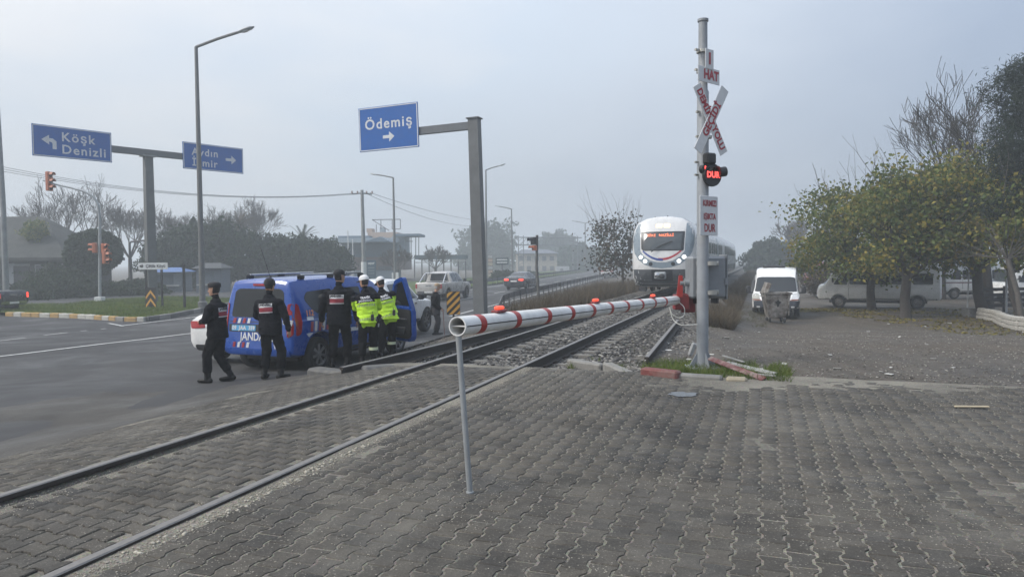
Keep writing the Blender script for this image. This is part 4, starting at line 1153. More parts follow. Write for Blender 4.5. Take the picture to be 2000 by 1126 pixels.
mb = MB(); mb.lathe([(.066, ztop-.04), (.082, ztop-.035), (.082, ztop), (.02, ztop+.012)], n=20); mb.build('pole_cap', POSTG, post, smooth=40)
mb = MB(); mb.box((0, 0, .012), (.46, .46, .024)); mb.build('base_plate', POSTG, post)
for k in range(4):
    mb = MB(); mb.prism([(.085, .02), (.22, .02), (.22, .05), (.095, .24), (.085, .24)], Matrix.Rotation(k*PI/2+.25, 4, 'Z') @ FLAT @ Matrix.Translation((0, 0, -.006)), .012); mb.build('base_gusset', POSTG, post)
SY = R(40)
def on_post(name, label, cat, py, off=-.10, px=1372):
    z = zpx(py, px); p = at(px, py, YB)
    o = thing(name, label, cat, (BP.x, BP.y, z), SY); return o
def clamp(parent, z):
    mb = MB(); mb.lathe([(.098, z-.02), (.098, z+.02)], n=18); mb.box((-.13, 0, z), (.12, .02, .035)); mb.cyl((-.17, -.02, z), (-.17, .03, z), .012, n=6); mb.build('clamp', BOLT, parent)
sg = on_post('track_count_sign', 'small white sign with a red 1 at the top of the crossing post', 'sign', 119, px=1380)
mb = MB(); mb.box((0, -.115, 0), (.21, .012, .30), bev=.004); mb.build('plate', SIGNW, sg); text_flat('1', .23, upright(0, -.122, 0), SIGNRED, sg, bold=.012); clamp(sg, .14)
sg = on_post('track_name_sign', 'white sign reading HAT near the top of the crossing post', 'sign', 150, px=1376)
mb = MB(); mb.box((0, -.105, 0), (.55, .012, .23), bev=.004); mb.build('plate', SIGNW, sg); text_flat('HAT', .19, upright(.05, -.112, 0), SIGNRED, sg, bold=.009); clamp(sg, .08)
sg = on_post('railway_crossbuck', 'white crossed boards reading DEMİR YOLU and GEÇİDİ on the post', 'sign', 236, px=1381); sg.rotation_euler = (0, 0, R(30)); sg.location.x += .04
mb = MB(); M1 = Matrix.Rotation(R(-64), 4, 'Y')
for ang, txt, yy, sz in ((R(60), 'DEMİR    YOLU', -.105, .155), (R(-60), 'GEÇİDİ', -.125, .165)):
    mb = MB(); mb.box((0, 0, 0), (1.14, .012, .17), bev=.004); o = mb.build('cross_board', SIGNW, sg)
    o.matrix_local = Matrix.Translation((0, yy, 0)) @ Matrix.Rotation(ang, 4, 'Y')
    text_flat(txt, sz, Matrix.Translation((0 if 'Y' in txt else 0, -.007, 0)) @ FLAT, SIGNRED, o, bold=.006, stretch_=.95 if 'Y' in txt else 1.0)
clamp(sg, .12); clamp(sg, -.25)
sg = on_post('stop_text_sign', 'white board reading KIRMIZI IŞIKTA DUR above the grey cabinet', 'sign', 422, px=1378)
mb = MB(); mb.box((0, -.11, 0), (.46, .014, .60), bev=.006); mb.build('board', SIGNW, sg)
for tx, s_, z_ in (('KIRMIZI', .125, .185), ('IŞIKTA', .125, -.015), ('DUR', .17, -.19)): text_flat(tx, s_, upright(.01, -.118, z_), SIGNRED, sg, bold=.004, stretch_=.82)
# flashing signal
sg = thing('crossing_signal', 'black crossing signal with glowing red DUR lettering on the post', 'signal', (BP.x, BP.y, zpx(338)), R(28)); sg.scale = (.84, .84, .84)
BLK = mat('signal_black', (.012, .012, .013), .45, var=.2)
LEDR = emat('red_led', (1., .08, .07), 1.6)
mb = MB(); mb.lathe([(.02, -.03), (.205, -.03), (.21, 0), (.205, .03), (.02, .03)], (.07, -.16, -.05), 28, 'Y'); bo = mb.build('backboard', BLK, sg, smooth=35)
mb = MB(); mb.box((.01, -.16, .24), (.22, .16, .20), bev=.03); mb.box((.02, -.06, .12), (.16, .12, .34), bev=.03); mb.build('housing', BLK, sg, smooth=35)
mb = MB()
for k in range(13):
    a = R(200 - 220*k/12); a2 = R(200 - 220*(k+1)/12)
    for r0 in (.12, .112):
        pass
ring1 = [Vector((.07+.125*math.cos(R(165-150*k/14)), -.19, -.03+.125*math.sin(R(165-150*k/14)))) for k in range(15)]
ring2 = [Vector((.07+.125*math.cos(R(165-150*k/14)), -.33+.07*abs(k-7)/7, -.03+.125*math.sin(R(165-150*k/14)))) for k in range(15)]
ring3 = [p+(Vector((.07, p.y, -.03))-p).normalized()*.006 for p in ring2]; ring4 = [p+(Vector((.07, p.y, -.03))-p).normalized()*.006 for p in ring1]
mb.loft([ring1, ring2, ring3, ring4, ring1], close=False, caps=False); mb.build('visor', BLK, sg)
text_flat('DUR', .15, upright(.07, -.194, -.05), LEDR, sg, 'led_lettering', bold=.006)
mb = MB(); mb.lathe([(.02, -.03), (.075, -.03), (.08, .05), (.02, .05)], (-.10, -.14, .05), 16, 'Y'); mb.build('side_lamp', BLK, sg, smooth=35)
mb = MB(); mb.box((-.10, -.176, .05), (.03, .008, .11), bev=.003); mb.build('side_led', LEDR, sg)
mb = MB(); mb.tube([(.19, -.2, .0), (.32, -.24, .02)], .09, 14); mb.build('side_visor', BLK, sg, smooth=35)
clamp(sg, .19); clamp(sg, -.04)
# cabinet
cz = zpx(542); cb = thing('control_cabinet', 'grey steel control cabinet strapped to the crossing post', 'cabinet', (at(1378, 542, YB+.28).x, YB+.28, cz-.33), R(6))
mb = MB(); mb.box((0, 0, .33), (.58, .3, .66), bev=.035); mb.build('housing', CABG, cb, smooth=35)
mb = MB(); mb.box((.30, .02, .33), (.02, .32, .70), bev=.008); mb.build('door_edge', CABG, cb); mb = MB(); mb.box((.27, -.158, .26), (.05, .03, .11), bev=.01); mb.build('lock', CABG, cb)
for z in (.10, .55):
    mb = MB(); mb.box((-.03, -.165, z), (.36, .02, .065), bev=.006); mb.lathe([(.105, z-.032), (.105, z+.032)], (-.03, -.26, 0), 18); st_ = mb.build('strap', BOLT, cb, smooth=35)
    for x in (-.17, .11):
        mb = MB(); mb.lathe([(.025, 0), (.025, -.02), (.012, -.035)], (x, -.175, z), 8, 'Y'); mb.build('bolt', BOLT, st_)
for x in (-.17, .15): mb = MB(); mb.box((x, 0, -.04), (.05, .2, .08)); mb.build('foot', BLK, cb)
# barrier
REDP = mat('barrier_red', (.36, .022, .018), .45, var=.12, dirt=.3)
DRED = mat('counterweight_red', (.20, .018, .022), .5, var=.15, dirt=.3)
WHB = mat('barrier_white', (.72, .72, .70), .45, var=.05, scale=7, dirt=.5, dirtcol=(.3, .28, .25))
TIP = at(893, 637, 5.0); BAS = at(1320, 586, 11.25)
bar = thing('barrier_boom', 'long white barrier boom with red bands across the track', 'barrier', (BAS.x, BAS.y, zg(BAS.x, BAS.y)))
BL = bar.location
ax = (BAS-TIP).normalized(); side = Vector((ax.y, -ax.x, 0)).normalized(); up = side.cross(ax)
if up.z < 0: up = -up
def tubeshell(a, b, r, th=.008, n=28):
    m_ = MB(); rings = []
    for p, rr in ((a, r), (b, r), (b, r-th), (a, r-th)): rings.append([p-BL + (side*math.cos(2*PI*k/n)+up*math.sin(2*PI*k/n))*rr for k in range(n)])
    rings.append(rings[0]); m_.loft(rings, caps=False); return m_
BR = .069
tubeshell(TIP, BAS, BR).build('boom_tube', WHB, bar, smooth=40)
mb = MB(); a0 = TIP-BL; b0 = BAS-BL            # inner web and the dark joint along both sides
mb.loft([[p + side*s_ + up*z_ for s_, z_ in ((-BR*.9, -.004), (BR*.9, -.004), (BR*.9, .004), (-BR*.9, .004))] for p in (a0+ax*.03, b0)]); mb.build('inner_web', WHB, bar)
for sd in (1, -1):
    mb = MB(); mb.loft([[p + side*sd*s_ + up*z_ for s_, z_ in ((BR-.004, -.004), (BR+.0015, -.004), (BR+.0015, .004), (BR-.004, .004))] for p in (a0+ax*.02, b0)]); mb.build('joint_strip', mat('joint_black', (.02, .02, .02), .7), bar)
def tx(px):
    lo, hi = 0., 1.; Lb = (BAS-TIP); Mi = np.linalg.inv(CAMR)
    for _ in range(40):
        m_ = (lo+hi)/2; q = Mi @ np.array(TIP+Lb*m_-Vector((0, 0, CAM_H))); x = 1000+FPX*q[0]/-q[2]
        if x < px: lo = m_
        else: hi = m_
    return TIP+Lb*lo
for px in (930, 1000, 1061, 1108, 1150, 1186, 1218, 1247, 1272, 1294):
    p = tx(px); tubeshell(p-ax*.045, p+ax*.045, BR+.002, .004).build('red_band', REDP, bar, smooth=40)
LAMP = emat('barrier_lamp_red', (1., .10, .05), .7)
for px in (975, 1163, 1275):
    p = tx(px)+up*(BR+.012)-BL; mb = MB(); M = Matrix.Rotation(math.atan2(ax.y, ax.x), 4, 'Z'); mb.box(p, (.17, .07, .025), M, bev=.01); lb = mb.build('lamp_base', DRED, bar)
    mb = MB(); mb.box(p+Vector((0, 0, .025)), (.10, .055, .03), M, bev=.012); mb.build('lamp', LAMP, lb, smooth=40)
mb = MB(); d = ax; M = Matrix.Rotation(math.atan2(ax.y, ax.x), 4, 'Z'); c0 = BAS-BL
mb.box(c0+ax*.10+Vector((.06, 0, -.03)), (.24, .16, .24), Matrix.Identity(4), bev=.015); bx_ = mb.build('boom_bracket', DRED, bar)
mb = MB(); mb.box(c0+Vector((.22, .12, -.05)), (.22, .10, .30), bev=.015); mb.build('counterweight', DRED, bar)
mb = MB(); mb.prism([(-.05, 0), (.05, 0), (.028, .34), (-.028, .34)], Matrix.Translation(c0+Vector((.06, .02, .05))) @ Matrix.Rotation(.05, 4, 'Y') @ FLAT, .03); mb.build('lever_arm', REDP, bar)
mb = MB(); mb.cyl(c0+Vector((.06, 0, .27)), c0+Vector((.3, .05, .27)), .035, n=12); mb.cyl(c0+Vector((.12, 0, .27)), c0+Vector((.2, .02, .27)), .05, n=12); mb.build('drive_shaft', GALV, bar, smooth=40)
cbl = [at(*p) for p in ((1316, 584, 11.2), (1335, 598, 11.1), (1336, 615, 11.1), (1325, 620, 11.1), (1312, 612, 11.1), (1308, 600, 11.1), (1314, 622, 11.1), (1330, 634, 11.0), (1362, 633, 10.9))]
def smooth_path(P, n=6):
    out_ = []
    for i in range(len(P)-1):
        a, b_, c_, d_ = P[max(i-1, 0)], P[i], P[i+1], P[min(i+2, len(P)-1)]
        for k in range(n):
            t_ = k/n; out_.append(.5*((2*b_)+(c_-a)*t_+(2*a-5*b_+4*c_-d_)*t_*t_+(3*b_-a-3*c_+d_)*t_**3))
    return out_+[P[-1]]
mb = MB(); mb.tube(smooth_path([p-BL for p in cbl]), .007, 6); mb.build('cable', mat('cable_white', (.6, .6, .56), .5), bar, smooth=60)
# prop under the boom tip
pb = Gt(918, 962); pt = at(895, 652, pb.y)
prop = thing('boom_prop', 'thin galvanised prop tube under the tip of the barrier boom', 'prop', pb)
mb = MB(); mb.tube([(0, 0, 0), (pt-pb)], [.021, .021], 14); mb.build('tube', GALV, prop, smooth=40); mb = MB(); mb.lathe([(.027, 0), (.027, .012), (.02, .016)], n=14); mb.build('foot', GALV, prop, smooth=40)

# ---------------------------------------------------------------- direction signs
BLUE_S = mat('sign_blue', (.004, .095, .36), .5, spec=.25, var=.06, dirt=.1)
def arrow_up_right(): return [(-.45, -.08), (.08, -.08), (.08, -.28), (.45, 0), (.08, .28), (.08, .08), (-.45, .08)]
ARR = [(-.40, -.10), (.05, -.10), (.05, -.32), (.42, 0), (.05, .32), (.05, .10), (-.40, .10)]
ARL = [(.34, -.42), (.34, .02), (.16, .16), (-.02, .16), (-.02, .34), (-.40, .06), (-.02, -.20), (-.02, -.02), (.10, -.06), (.14, -.12), (.14, -.42)]
def blue_board(root, x0, x1, z0, z1, lines, arrow, ax_, asz, y=-.2):
    w, h = x1-x0, z1-z0; cx, cz_ = (x0+x1)/2, (z0+z1)/2
    mb = MB(); mb.box((cx, y, cz_), (w, .05, h), bev=.01); bd = mb.build('sign_panel', BLUE_S, root)
    mb = MB(); b = .05; t_ = .045
    for (c_, d_) in (((cx, z1-b), (w-2*b, t_)), ((cx, z0+b), (w-2*b, t_))): mb.box((c_[0], y-.028, c_[1]), (d_[0], .006, d_[1]))
    for xx in (x0+b, x1-b): mb.box((xx, y-.029, cz_), (t_, .006, h-2*b-t_))
    mb.build('sign_border', SIGNW, bd)
    for tx_, sz, xx, zz in lines: text_flat(tx_, sz, upright(xx, y-.026, zz), SIGNW, bd, bold=.012, spacing=1.18, align='LEFT')
    mb = MB(); mb.prism([(p[0]*asz, p[1]*asz) for p in arrow], upright(ax_[0], y-.026, ax_[1]), .006); mb.build('arrow', SIGNW, bd)
    mb = MB()
    for zz in (z0+h*.25, z0+h*.75): mb.box((cx, y+.05, zz), (w*.96, .05, .06))
    mb.build('stiffener', GALV, bd)
# T shaped gantry on the island
b = Gt(298, 600); YG = 42.; base = at(297, 597, YG); yaw = R(50)
g = thing('direction_sign_gantry', 'grey T shaped gantry with two blue direction signs on the grass island', 'road sign', (base.x, base.y, z_isl(base.x, base.y)-.1), yaw)
zt = at(292, 300, YG).z-g.location.z
mb = MB(); mb.loft([[Vector((sx*a, sy*a*.8, z)) for sx, sy in ((-1, -1), (1, -1), (1, 1), (-1, 1))] for a, z in ((.27, 0), (.22, zt))]); mb.build('column', COLM, g)
xl, xr = -5.0, 6.0
mb = MB(); mb.box((.35, -.0, zt+.05), (xr-xl-2.2, .30, .36)); mb.build('cross_beam', mat('beam_dark', (.10, .11, .12), .6, dirt=.3), g)
mb = MB(); mb.box((0, 0, zt-.15), (.75, .6, .08)); mb.build('beam_bracket', CONCP, g)
za = at(75, 303, 37.3).z-g.location.z; zb_ = at(75, 240, 37.3).z-g.location.z
blue_board(g, -5.9, -2.05, za, zb_, [('Köşk', .66, -4.55, zb_-.55), ('Denizli', .66, -4.55, za+.45)], ARL, (-5.1, (za+zb_)/2), .95)
za = at(362, 328, 43.2).z-g.location.z; zb_ = at(362, 275, 43.2).z-g.location.z
blue_board(g, 1.95, 5.85, za, zb_, [('Aydın', .62, 2.5, zb_-.55), ('İzmir', .62, 2.5, za+.42)], ARR, (5.0, (za+zb_)/2), .85)
# cantilever sign by the guard rail
YO = 33.; base = at(939, 616, YO); yaw = R(-20)
g = thing('cantilever_sign', 'tall grey cantilever post with a blue Ödemiş sign beside the guard rail', 'road sign', (base.x, base.y, zg(base.x, base.y)-.05), yaw)
g.rotation_euler = (0, R(-1.4), yaw)
zt = at(930, 232, YO).z-g.location.z
mb = MB(); mb.loft([[Vector((sx*a, sy*a*.9, z)) for sx, sy in ((-1, -1), (1, -1), (1, 1), (-1, 1))] for a, z in ((.26, 0), (.24, zt))]); mb.build('column', COLM, g)
mb = MB(); mb.box((0, 0, zt+.03), (.62, .55, .05)); mb.build('column_cap', COLM, g)
mb = MB(); mb.box((-1.6, 0, zt-.28), (2.8, .26, .34)); mb.build('cantilever_arm', mat('beam_dark', (.10, .11, .12), .6, dirt=.3), g)
za = at(717, 293, 35.1).z-g.location.z; zb_ = at(717, 208, 35.1).z-g.location.z
blue_board(g, -5.95, -2.75, za, zb_, [('Ödemiş', .68, -5.62, zb_-.85)], ARR, (-4.35, za+.62), .75)

# ---------------------------------------------------------------- lamp posts and poles
def lamp_post(label, base, top, arms, r0=.09, double=False, group='street lamps along the road'):
    o = thing('street_lamp', label, 'street lamp', base, 0, group)
    t_ = top-base; mb = MB(); mb.tube([(0, 0, 0), t_*.5, t_], [r0, r0*.8, r0*.55], 12); mb.build('pole', LAMPG, o, smooth=40)
    for e in arms:
        e = e-base; mb = MB(); mb.tube([t_, t_+(e-t_)*.5+Vector((0, 0, .03)), e], r0*.45, 8); mb.build('arm', LAMPG, o, smooth=40)
        d = (e-t_).normalized(); M = Matrix.Rotation(math.atan2(d.y, d.x), 4, 'Z') @ Matrix.Rotation(-math.asin(d.z), 4, 'Y')
        mb = MB(); mb.lathe([(.05, -.1), (.11, .05), (.17, .35), (.15, .65), (.04, .85)], (0, 0, 0), 14, 'X')
        for i, v in enumerate(mb.v): mb.v[i] = tuple(e + M @ Vector((v[0], v[1], v[2]*.55)))
        hd_ = mb.build('lamp_head', GALV, o, smooth=40)
        mb = MB(); mb.lathe([(.03, -.07), (.11, -.05), (.13, 0)], (0, 0, 0), 12)
        for i, v in enumerate(mb.v): mb.v[i] = tuple(e + M @ Vector((v[0]*1.6+.35, v[1], v[2]-.04)))
        mb.build('lamp_glass', WHITEL, hd_, smooth=40)
    mb = MB(); mb.lathe([(r0*1.5, 0), (r0*1.5, .35), (r0, .4)], n=12); mb.build('base', LAMPG, o, smooth=40)
YL = 36.
lamp_post('tallest street lamp with a single arm on the grass island', at(396, 603, YL), at(383, 92, YL), [at(466, 63, YL-.3)], .15)
lamp_post('street lamp with a left arm between the utility pole and the Ödemiş sign', at(772, 548, 78), at(768, 347, 78), [at(735, 341, 79)], .17)
lamp_post('street lamp with a left arm and cross bar right of the Ödemiş sign', at(1001, 540, 118), at(999, 408, 118), [at(975, 403, 119)], .19)
lamp_post('distant double armed street lamp behind the signal gantry', at(1143, 538, 150), at(1143, 436, 150), [at(1124, 432, 150), at(1162, 430, 151)], .17)
lamp_post('street lamp mostly hidden behind the column of the Ödemiş sign', at(950, 548, 85), at(949, 332, 85), [at(974, 324, 85)], .15)
o = thing('leaning_pole', 'pale leaning pole at the left edge in front of the dark roof', 'pole', at(13, 600, 40)); bs_ = o.location.copy()
mb = MB(); mb.tube([(0, 0, 0), at(6, 400, 40)-bs_, at(-6, 190, 40)-bs_], [.16, .14, .11], 12); mb.build('shaft', CONCP, o, smooth=40)
def utility_pole(label, base, top, half, dirv, group='overhead line poles'):
    o = thing('utility_pole', label, 'utility pole', base, 0, group); t_ = top-base
    mb = MB(); mb.tube([(0, 0, 0), t_], [.20, .13], 12); mb.build('shaft', CONCP, o, smooth=40)
    mb = MB(); dv = Vector(dirv).normalized(); mb.tube([t_-dv*half-Vector((0, 0, .35)), t_-Vector((0, 0, .25)), t_+dv*half-Vector((0, 0, .35))], .07, 6); ca_ = mb.build('cross_arm', GALV, o)
    for k in (-1, -.45, .45, 1):
        mb = MB(); mb.lathe([(.05, 0), (.09, .05), (.06, .12), (.08, .18), (.03, .24)], t_+dv*half*k-Vector((0, 0, .33-.02*abs(k))), 8); mb.build('insulator', mat('insulator', (.18, .12, .10), .3), ca_)
    return top
u1 = utility_pole('utility pole with a cross arm above the petrol station sign', at(712, 550, 62), at(707, 371, 62), .85, (1, .2, 0))
o = thing('short_pole', 'white stub post in front of the utility pole', 'post', at(711, 552, 60)); mb = MB(); mb.tube([(0, 0, 0), (0, 0, 1.75)], .22, 12); mb.lathe([(.24, 0), (.24, .06)], n=12); mb.build('shaft', SIGNW, o, smooth=40)
WIRE = mat('wire', (.05, .05, .055), .5)
def wire(label, a, b, sag, r=.012):
    pts = []
    for k in range(25): t_ = k/24; pts.append(a*(1-t_)+b*t_-Vector((0, 0, sag*4*t_*(1-t_))))
    o = thing('overhead_wire', label, 'wire', a, 0, 'overhead wires'); mb = MB(); mb.tube([p-a for p in pts], r, 4); mb.build('cable', WIRE, o)
for k, (y0, nm) in enumerate(((316, 'upper'), (321, 'middle'), (326, 'lower'))):
    wire(nm+' of the three overhead wires running left from the utility pole', at(-60, y0-4, 47+k*.4), at(690+14*k, 377, 62), 1.1, .018)
wire('overhead wire running right from the utility pole towards the far lamp', at(722, 376, 62), at(995, 432, 118), .8, .02)
wire('second overhead wire running right from the utility pole, slightly lower', at(716, 378, 62), at(988, 433, 118), 1.6, .02)

# ---------------------------------------------------------------- traffic signals
ORG = mat('signal_orange', (.40, .12, .055), .5, var=.1)
YM = 43.; bm_ = at(195, 586, YM)
ms_ = thing('signal_mast', 'grey traffic signal mast with a curved arm and orange signal heads', 'traffic signal', bm_)
pts = [at(*p, YM)-bm_ for p in ((195, 586), (195, 500), (195, 430), (192, 400), (182, 384), (165, 374), (140, 367), (108, 360), (84, 352))]
mb = MB(); mb.tube(pts, [.09, .09, .085, .08, .07, .06, .055, .05, .045], 10); mb.build('mast', GALV, ms_, smooth=60)
mb = MB(); mb.box((0, 0, .05), (.45, .45, .3), bev=.03); mb.build('plinth', SIGNW, ms_)
def head(parent, p, facing, n=3, m=None, s=.30):
    o = bpy.data.objects.new('signal_head', None); link(o); o.parent = parent; o.location = p; o.rotation_euler = (0, 0, facing)
    mb = MB(); mb.box((0, 0, 0), (s, .22, s*n), bev=.03); mb.build('housing', m or ORG, o, smooth=35)
    for k in range(n):
        z = (n/2-.5-k)*s; mb = MB()
        rg = [[Vector((s*.42*math.cos(R(180*j/10))*w_, y_, z+s*.42*math.sin(R(180*j/10))*w_)) for j in range(11)] for y_, w_ in ((-.10, 1), (-.34, 1), (-.34, .93), (-.10, .93))]
        mb.loft(rg, close=False, caps=False); mb.build('visor', m or ORG, o, smooth=35)
        mb = MB(); mb.lathe([(.01, -.125), (s*.36, -.115), (s*.36, -.10)], (0, 0, z), 14, 'Y'); mb.build('lens', BLK, o)
head(ms_, at(96, 354, YM)-bm_, R(80), 3, s=.38); head(ms_, at(186, 484, YM)-bm_-Vector((0, .05, 0)), R(-82), 2, s=.30); head(ms_, at(204, 485, YM)-bm_, R(60), 2, s=.30); head(ms_, at(206, 503, YM-.3)-bm_, R(78), 2, s=.36)
YS = 41.; bs_ = at(1053, 594, YS)
o = thing('signal_post', 'dark leaning post with a black and an orange signal head by the guard rail', 'traffic signal', bs_)
mb = MB(); mb.tube([(0, 0, 0), at(1048, 520, YS)-bs_, at(1049, 459, YS)-bs_], [.085, .08, .08], 10); mb.build('post', mat('post_dark', (.06, .058, .055), .7, dirt=.6, dirtcol=(.2, .19, .17)), o, smooth=40)
head(o, at(1042, 470, YS)-bs_, R(-68), 1, BLK, .42); head(o, at(1044, 484, YS)-bs_, R(-68), 1, ORG, .3)
mb = MB(); mb.box((0, 0, .05), (.5, .5, .3), bev=.08); mb.build('footing', KB['grey'], o)

# ---------------------------------------------------------------- small boards
YEL = mat('board_yellow', (.58, .30, .035), .45, var=.08, dirt=.2); BLKB = mat('board_black', (.014, .014, .015), .5)
q = at(886, 630, 25.5)
o = thing('hazard_board', 'yellow and black diagonally striped hazard board beside the old man', 'road sign', (q.x, q.y, zg(q.x, q.y)), R(4))
z0 = at(885, 614, 25.5).z-o.location.z; z1 = at(885, 569, 25.5).z-o.location.z; w = .48; hh = z1-z0
mb = MB(); mb.box((0, 0, (z0+z1)/2), (w, .02, hh), bev=.004); bd = mb.build('panel', BLKB, o)
def clip_band(k, w, h, th):                     # diagonal stripe clipped to the board
    pts = []
    for x in np.linspace(-w/2, w/2, 9): pts.append((x, max(-h/2, min(h/2, x*1.0+k))))
    top_ = [(x, max(-h/2, min(h/2, x*1.0+k+th))) for x in np.linspace(w/2, -w/2, 9)]
    return pts+top_
for k in (-.63, -.37, -.11, .15, .41):
    mb = MB(); pl = clip_band(k, w*.96, hh*.97, .13); n = len(pl)//2
    vs = [(x, -.0125, (z0+z1)/2+z) for x, z in pl]; mb.add(vs, [(i, i+1, 2*n-2-i, 2*n-1-i) for i in range(n-1)]); mb.build('yellow_stripe', YEL, bd)
mb = MB(); mb.box((0, .03, z1/2), (.07, .05, z1)); mb.build('post', BLKB, o)
q = at(295, 603, 35.5)
o = thing('chevron_board', 'black board with yellow chevrons at the corner of the grass island', 'road sign', (q.x, q.y, z_isl(q.x, q.y)), R(-8))
z0 = at(295, 598, 35.5).z-o.location.z; z1 = at(295, 561, 35.5).z-o.location.z; w = .58
mb = MB(); mb.box((0, 0, (z0+z1)/2), (w, .02, z1-z0), bev=.004); bd = mb.build('panel', BLKB, o)
for k in range(2):
    zz = z1-.10-k*.40; mb = MB(); mb.add([(x, -.0125, z) for x, z in ((-w/2+.03, zz-.36), (0, zz-.02), (w/2-.03, zz-.36), (w/2-.03, zz-.50), (0, zz-.17), (-w/2+.03, zz-.50))], [(0, 1, 4, 5), (1, 2, 3, 4)]); mb.build('chevron', YEL, bd)
mb = MB(); mb.box((0, .03, z0/2+.1), (.06, .05, z0+.3)); mb.build('post', BLKB, o)
Y3 = 37.; q = at(302, 600, Y3)
o = thing('village_sign', 'small white village direction sign on two dark posts on the island', 'road sign', (q.x, q.y, z_isl(q.x, q.y)), R(-3))
z0 = at(302, 526, Y3).z-o.location.z; z1 = at(302, 513, Y3).z-o.location.z; w = 1.55
mb = MB(); mb.box((0, -.05, (z0+z1)/2), (w, .03, z1-z0), bev=.004); bd = mb.build('panel', SIGNW, o)
text_flat('3  Çiftlik Köyü', .215, upright(.03, -.066, (z0+z1)/2), BLKB, bd, bold=.006)
mb = MB(); mb.prism([(.1, .025), (0, .025), (0, .08), (-.13, 0), (0, -.08), (0, -.025), (.1, -.025)], upright(-.60, -.066, (z0+z1)/2), .004); mb.build('arrow', BLKB, bd)
for x in (-.4, .42): mb = MB(); mb.box((x, 0, z1/2), (.09, .07, z1+.1)); mb.build('post', BLKB, o)
q = at(361, 606, 36.); o = thing('bare_post', 'bare dark post standing alone right of the village sign', 'post', q)
mb = MB(); mb.box((0, 0, 1.15), (.11, .09, 2.35), bev=.01); mb.box((0, 0, 2.36), (.05, .05, .1)); mb.build('post', BLKB, o)
q = at(258, 590, 60); o = thing('portal_post', 'thin dark angled post behind the gantry column', 'post', q); mb = MB(); mb.tube([(0, 0, 0), at(253, 476, 60)-q, at(256, 472, 60)-q, at(288, 469, 60)-q], .09, 6); mb.build('frame', BLKB, o)

# ---------------------------------------------------------------- guard rails
GRD = mat('guard_rail_steel', (.085, .09, .10), .55, metal=.3, var=.2, dirt=.4)
def guard_rail(label, pts, n_from=0):
    o = thing('guard_rail', label, 'guard rail', pts[0], 0, 'guard rails along the road'); L0 = Vector(pts[0])
    prof = [(0, .40), (.06, .44), (.06, .50), (.0, .55), (.06, .60), (.06, .66), (0, .70), (-.012, .70), (-.012, .40)]
    rings = []
    for i, p in enumerate(pts):
        d = (pts[min(i+1, len(pts)-1)]-pts[max(i-1, 0)]); d.z = 0; d.normalize(); s_ = Vector((-d.y, d.x, 0)); sink = -.42 if i == 0 and n_from else 0
        rings.append([p-L0+s_*a+Vector((0, 0, z+sink)) for a, z in prof])
    mb = MB(); mb.loft(rings); mb.build('beam', GRD, o, smooth=30)
    mb = MB(); mb.box((0, 0, .3), (.06, .12, .8)); pm = mb.mesh('post', GRD)
    for a, b in zip(pts[n_from:], pts[n_from+1:]):
        n = max(1, round((b-a).length/2.0))
        for k in range(n):
            p = a+(b-a)*k/n; q = bpy.data.objects.new('post', pm); link(q); q.parent = o; q.location = p-L0+Vector((.06, -.04, 0))
def onz(p, dz=0.): return Vector((p.x, p.y, zg(p.x, p.y)+dz))
guard_rail('near guard rail with a flared end beside the Ödemiş sign post', [onz(T(6.9, 31.5))] + [onz(rd(-.1 if v > 38 else -.5, v)) for v in (35, 39, 44, 50, 57, 65, 75, 90, 110)], 1)
guard_rail('far guard rail in the middle of the road beyond the cars', [onz(rd(8.9, v)) for v in (58, 64, 72, 84, 100, 130, 170)])
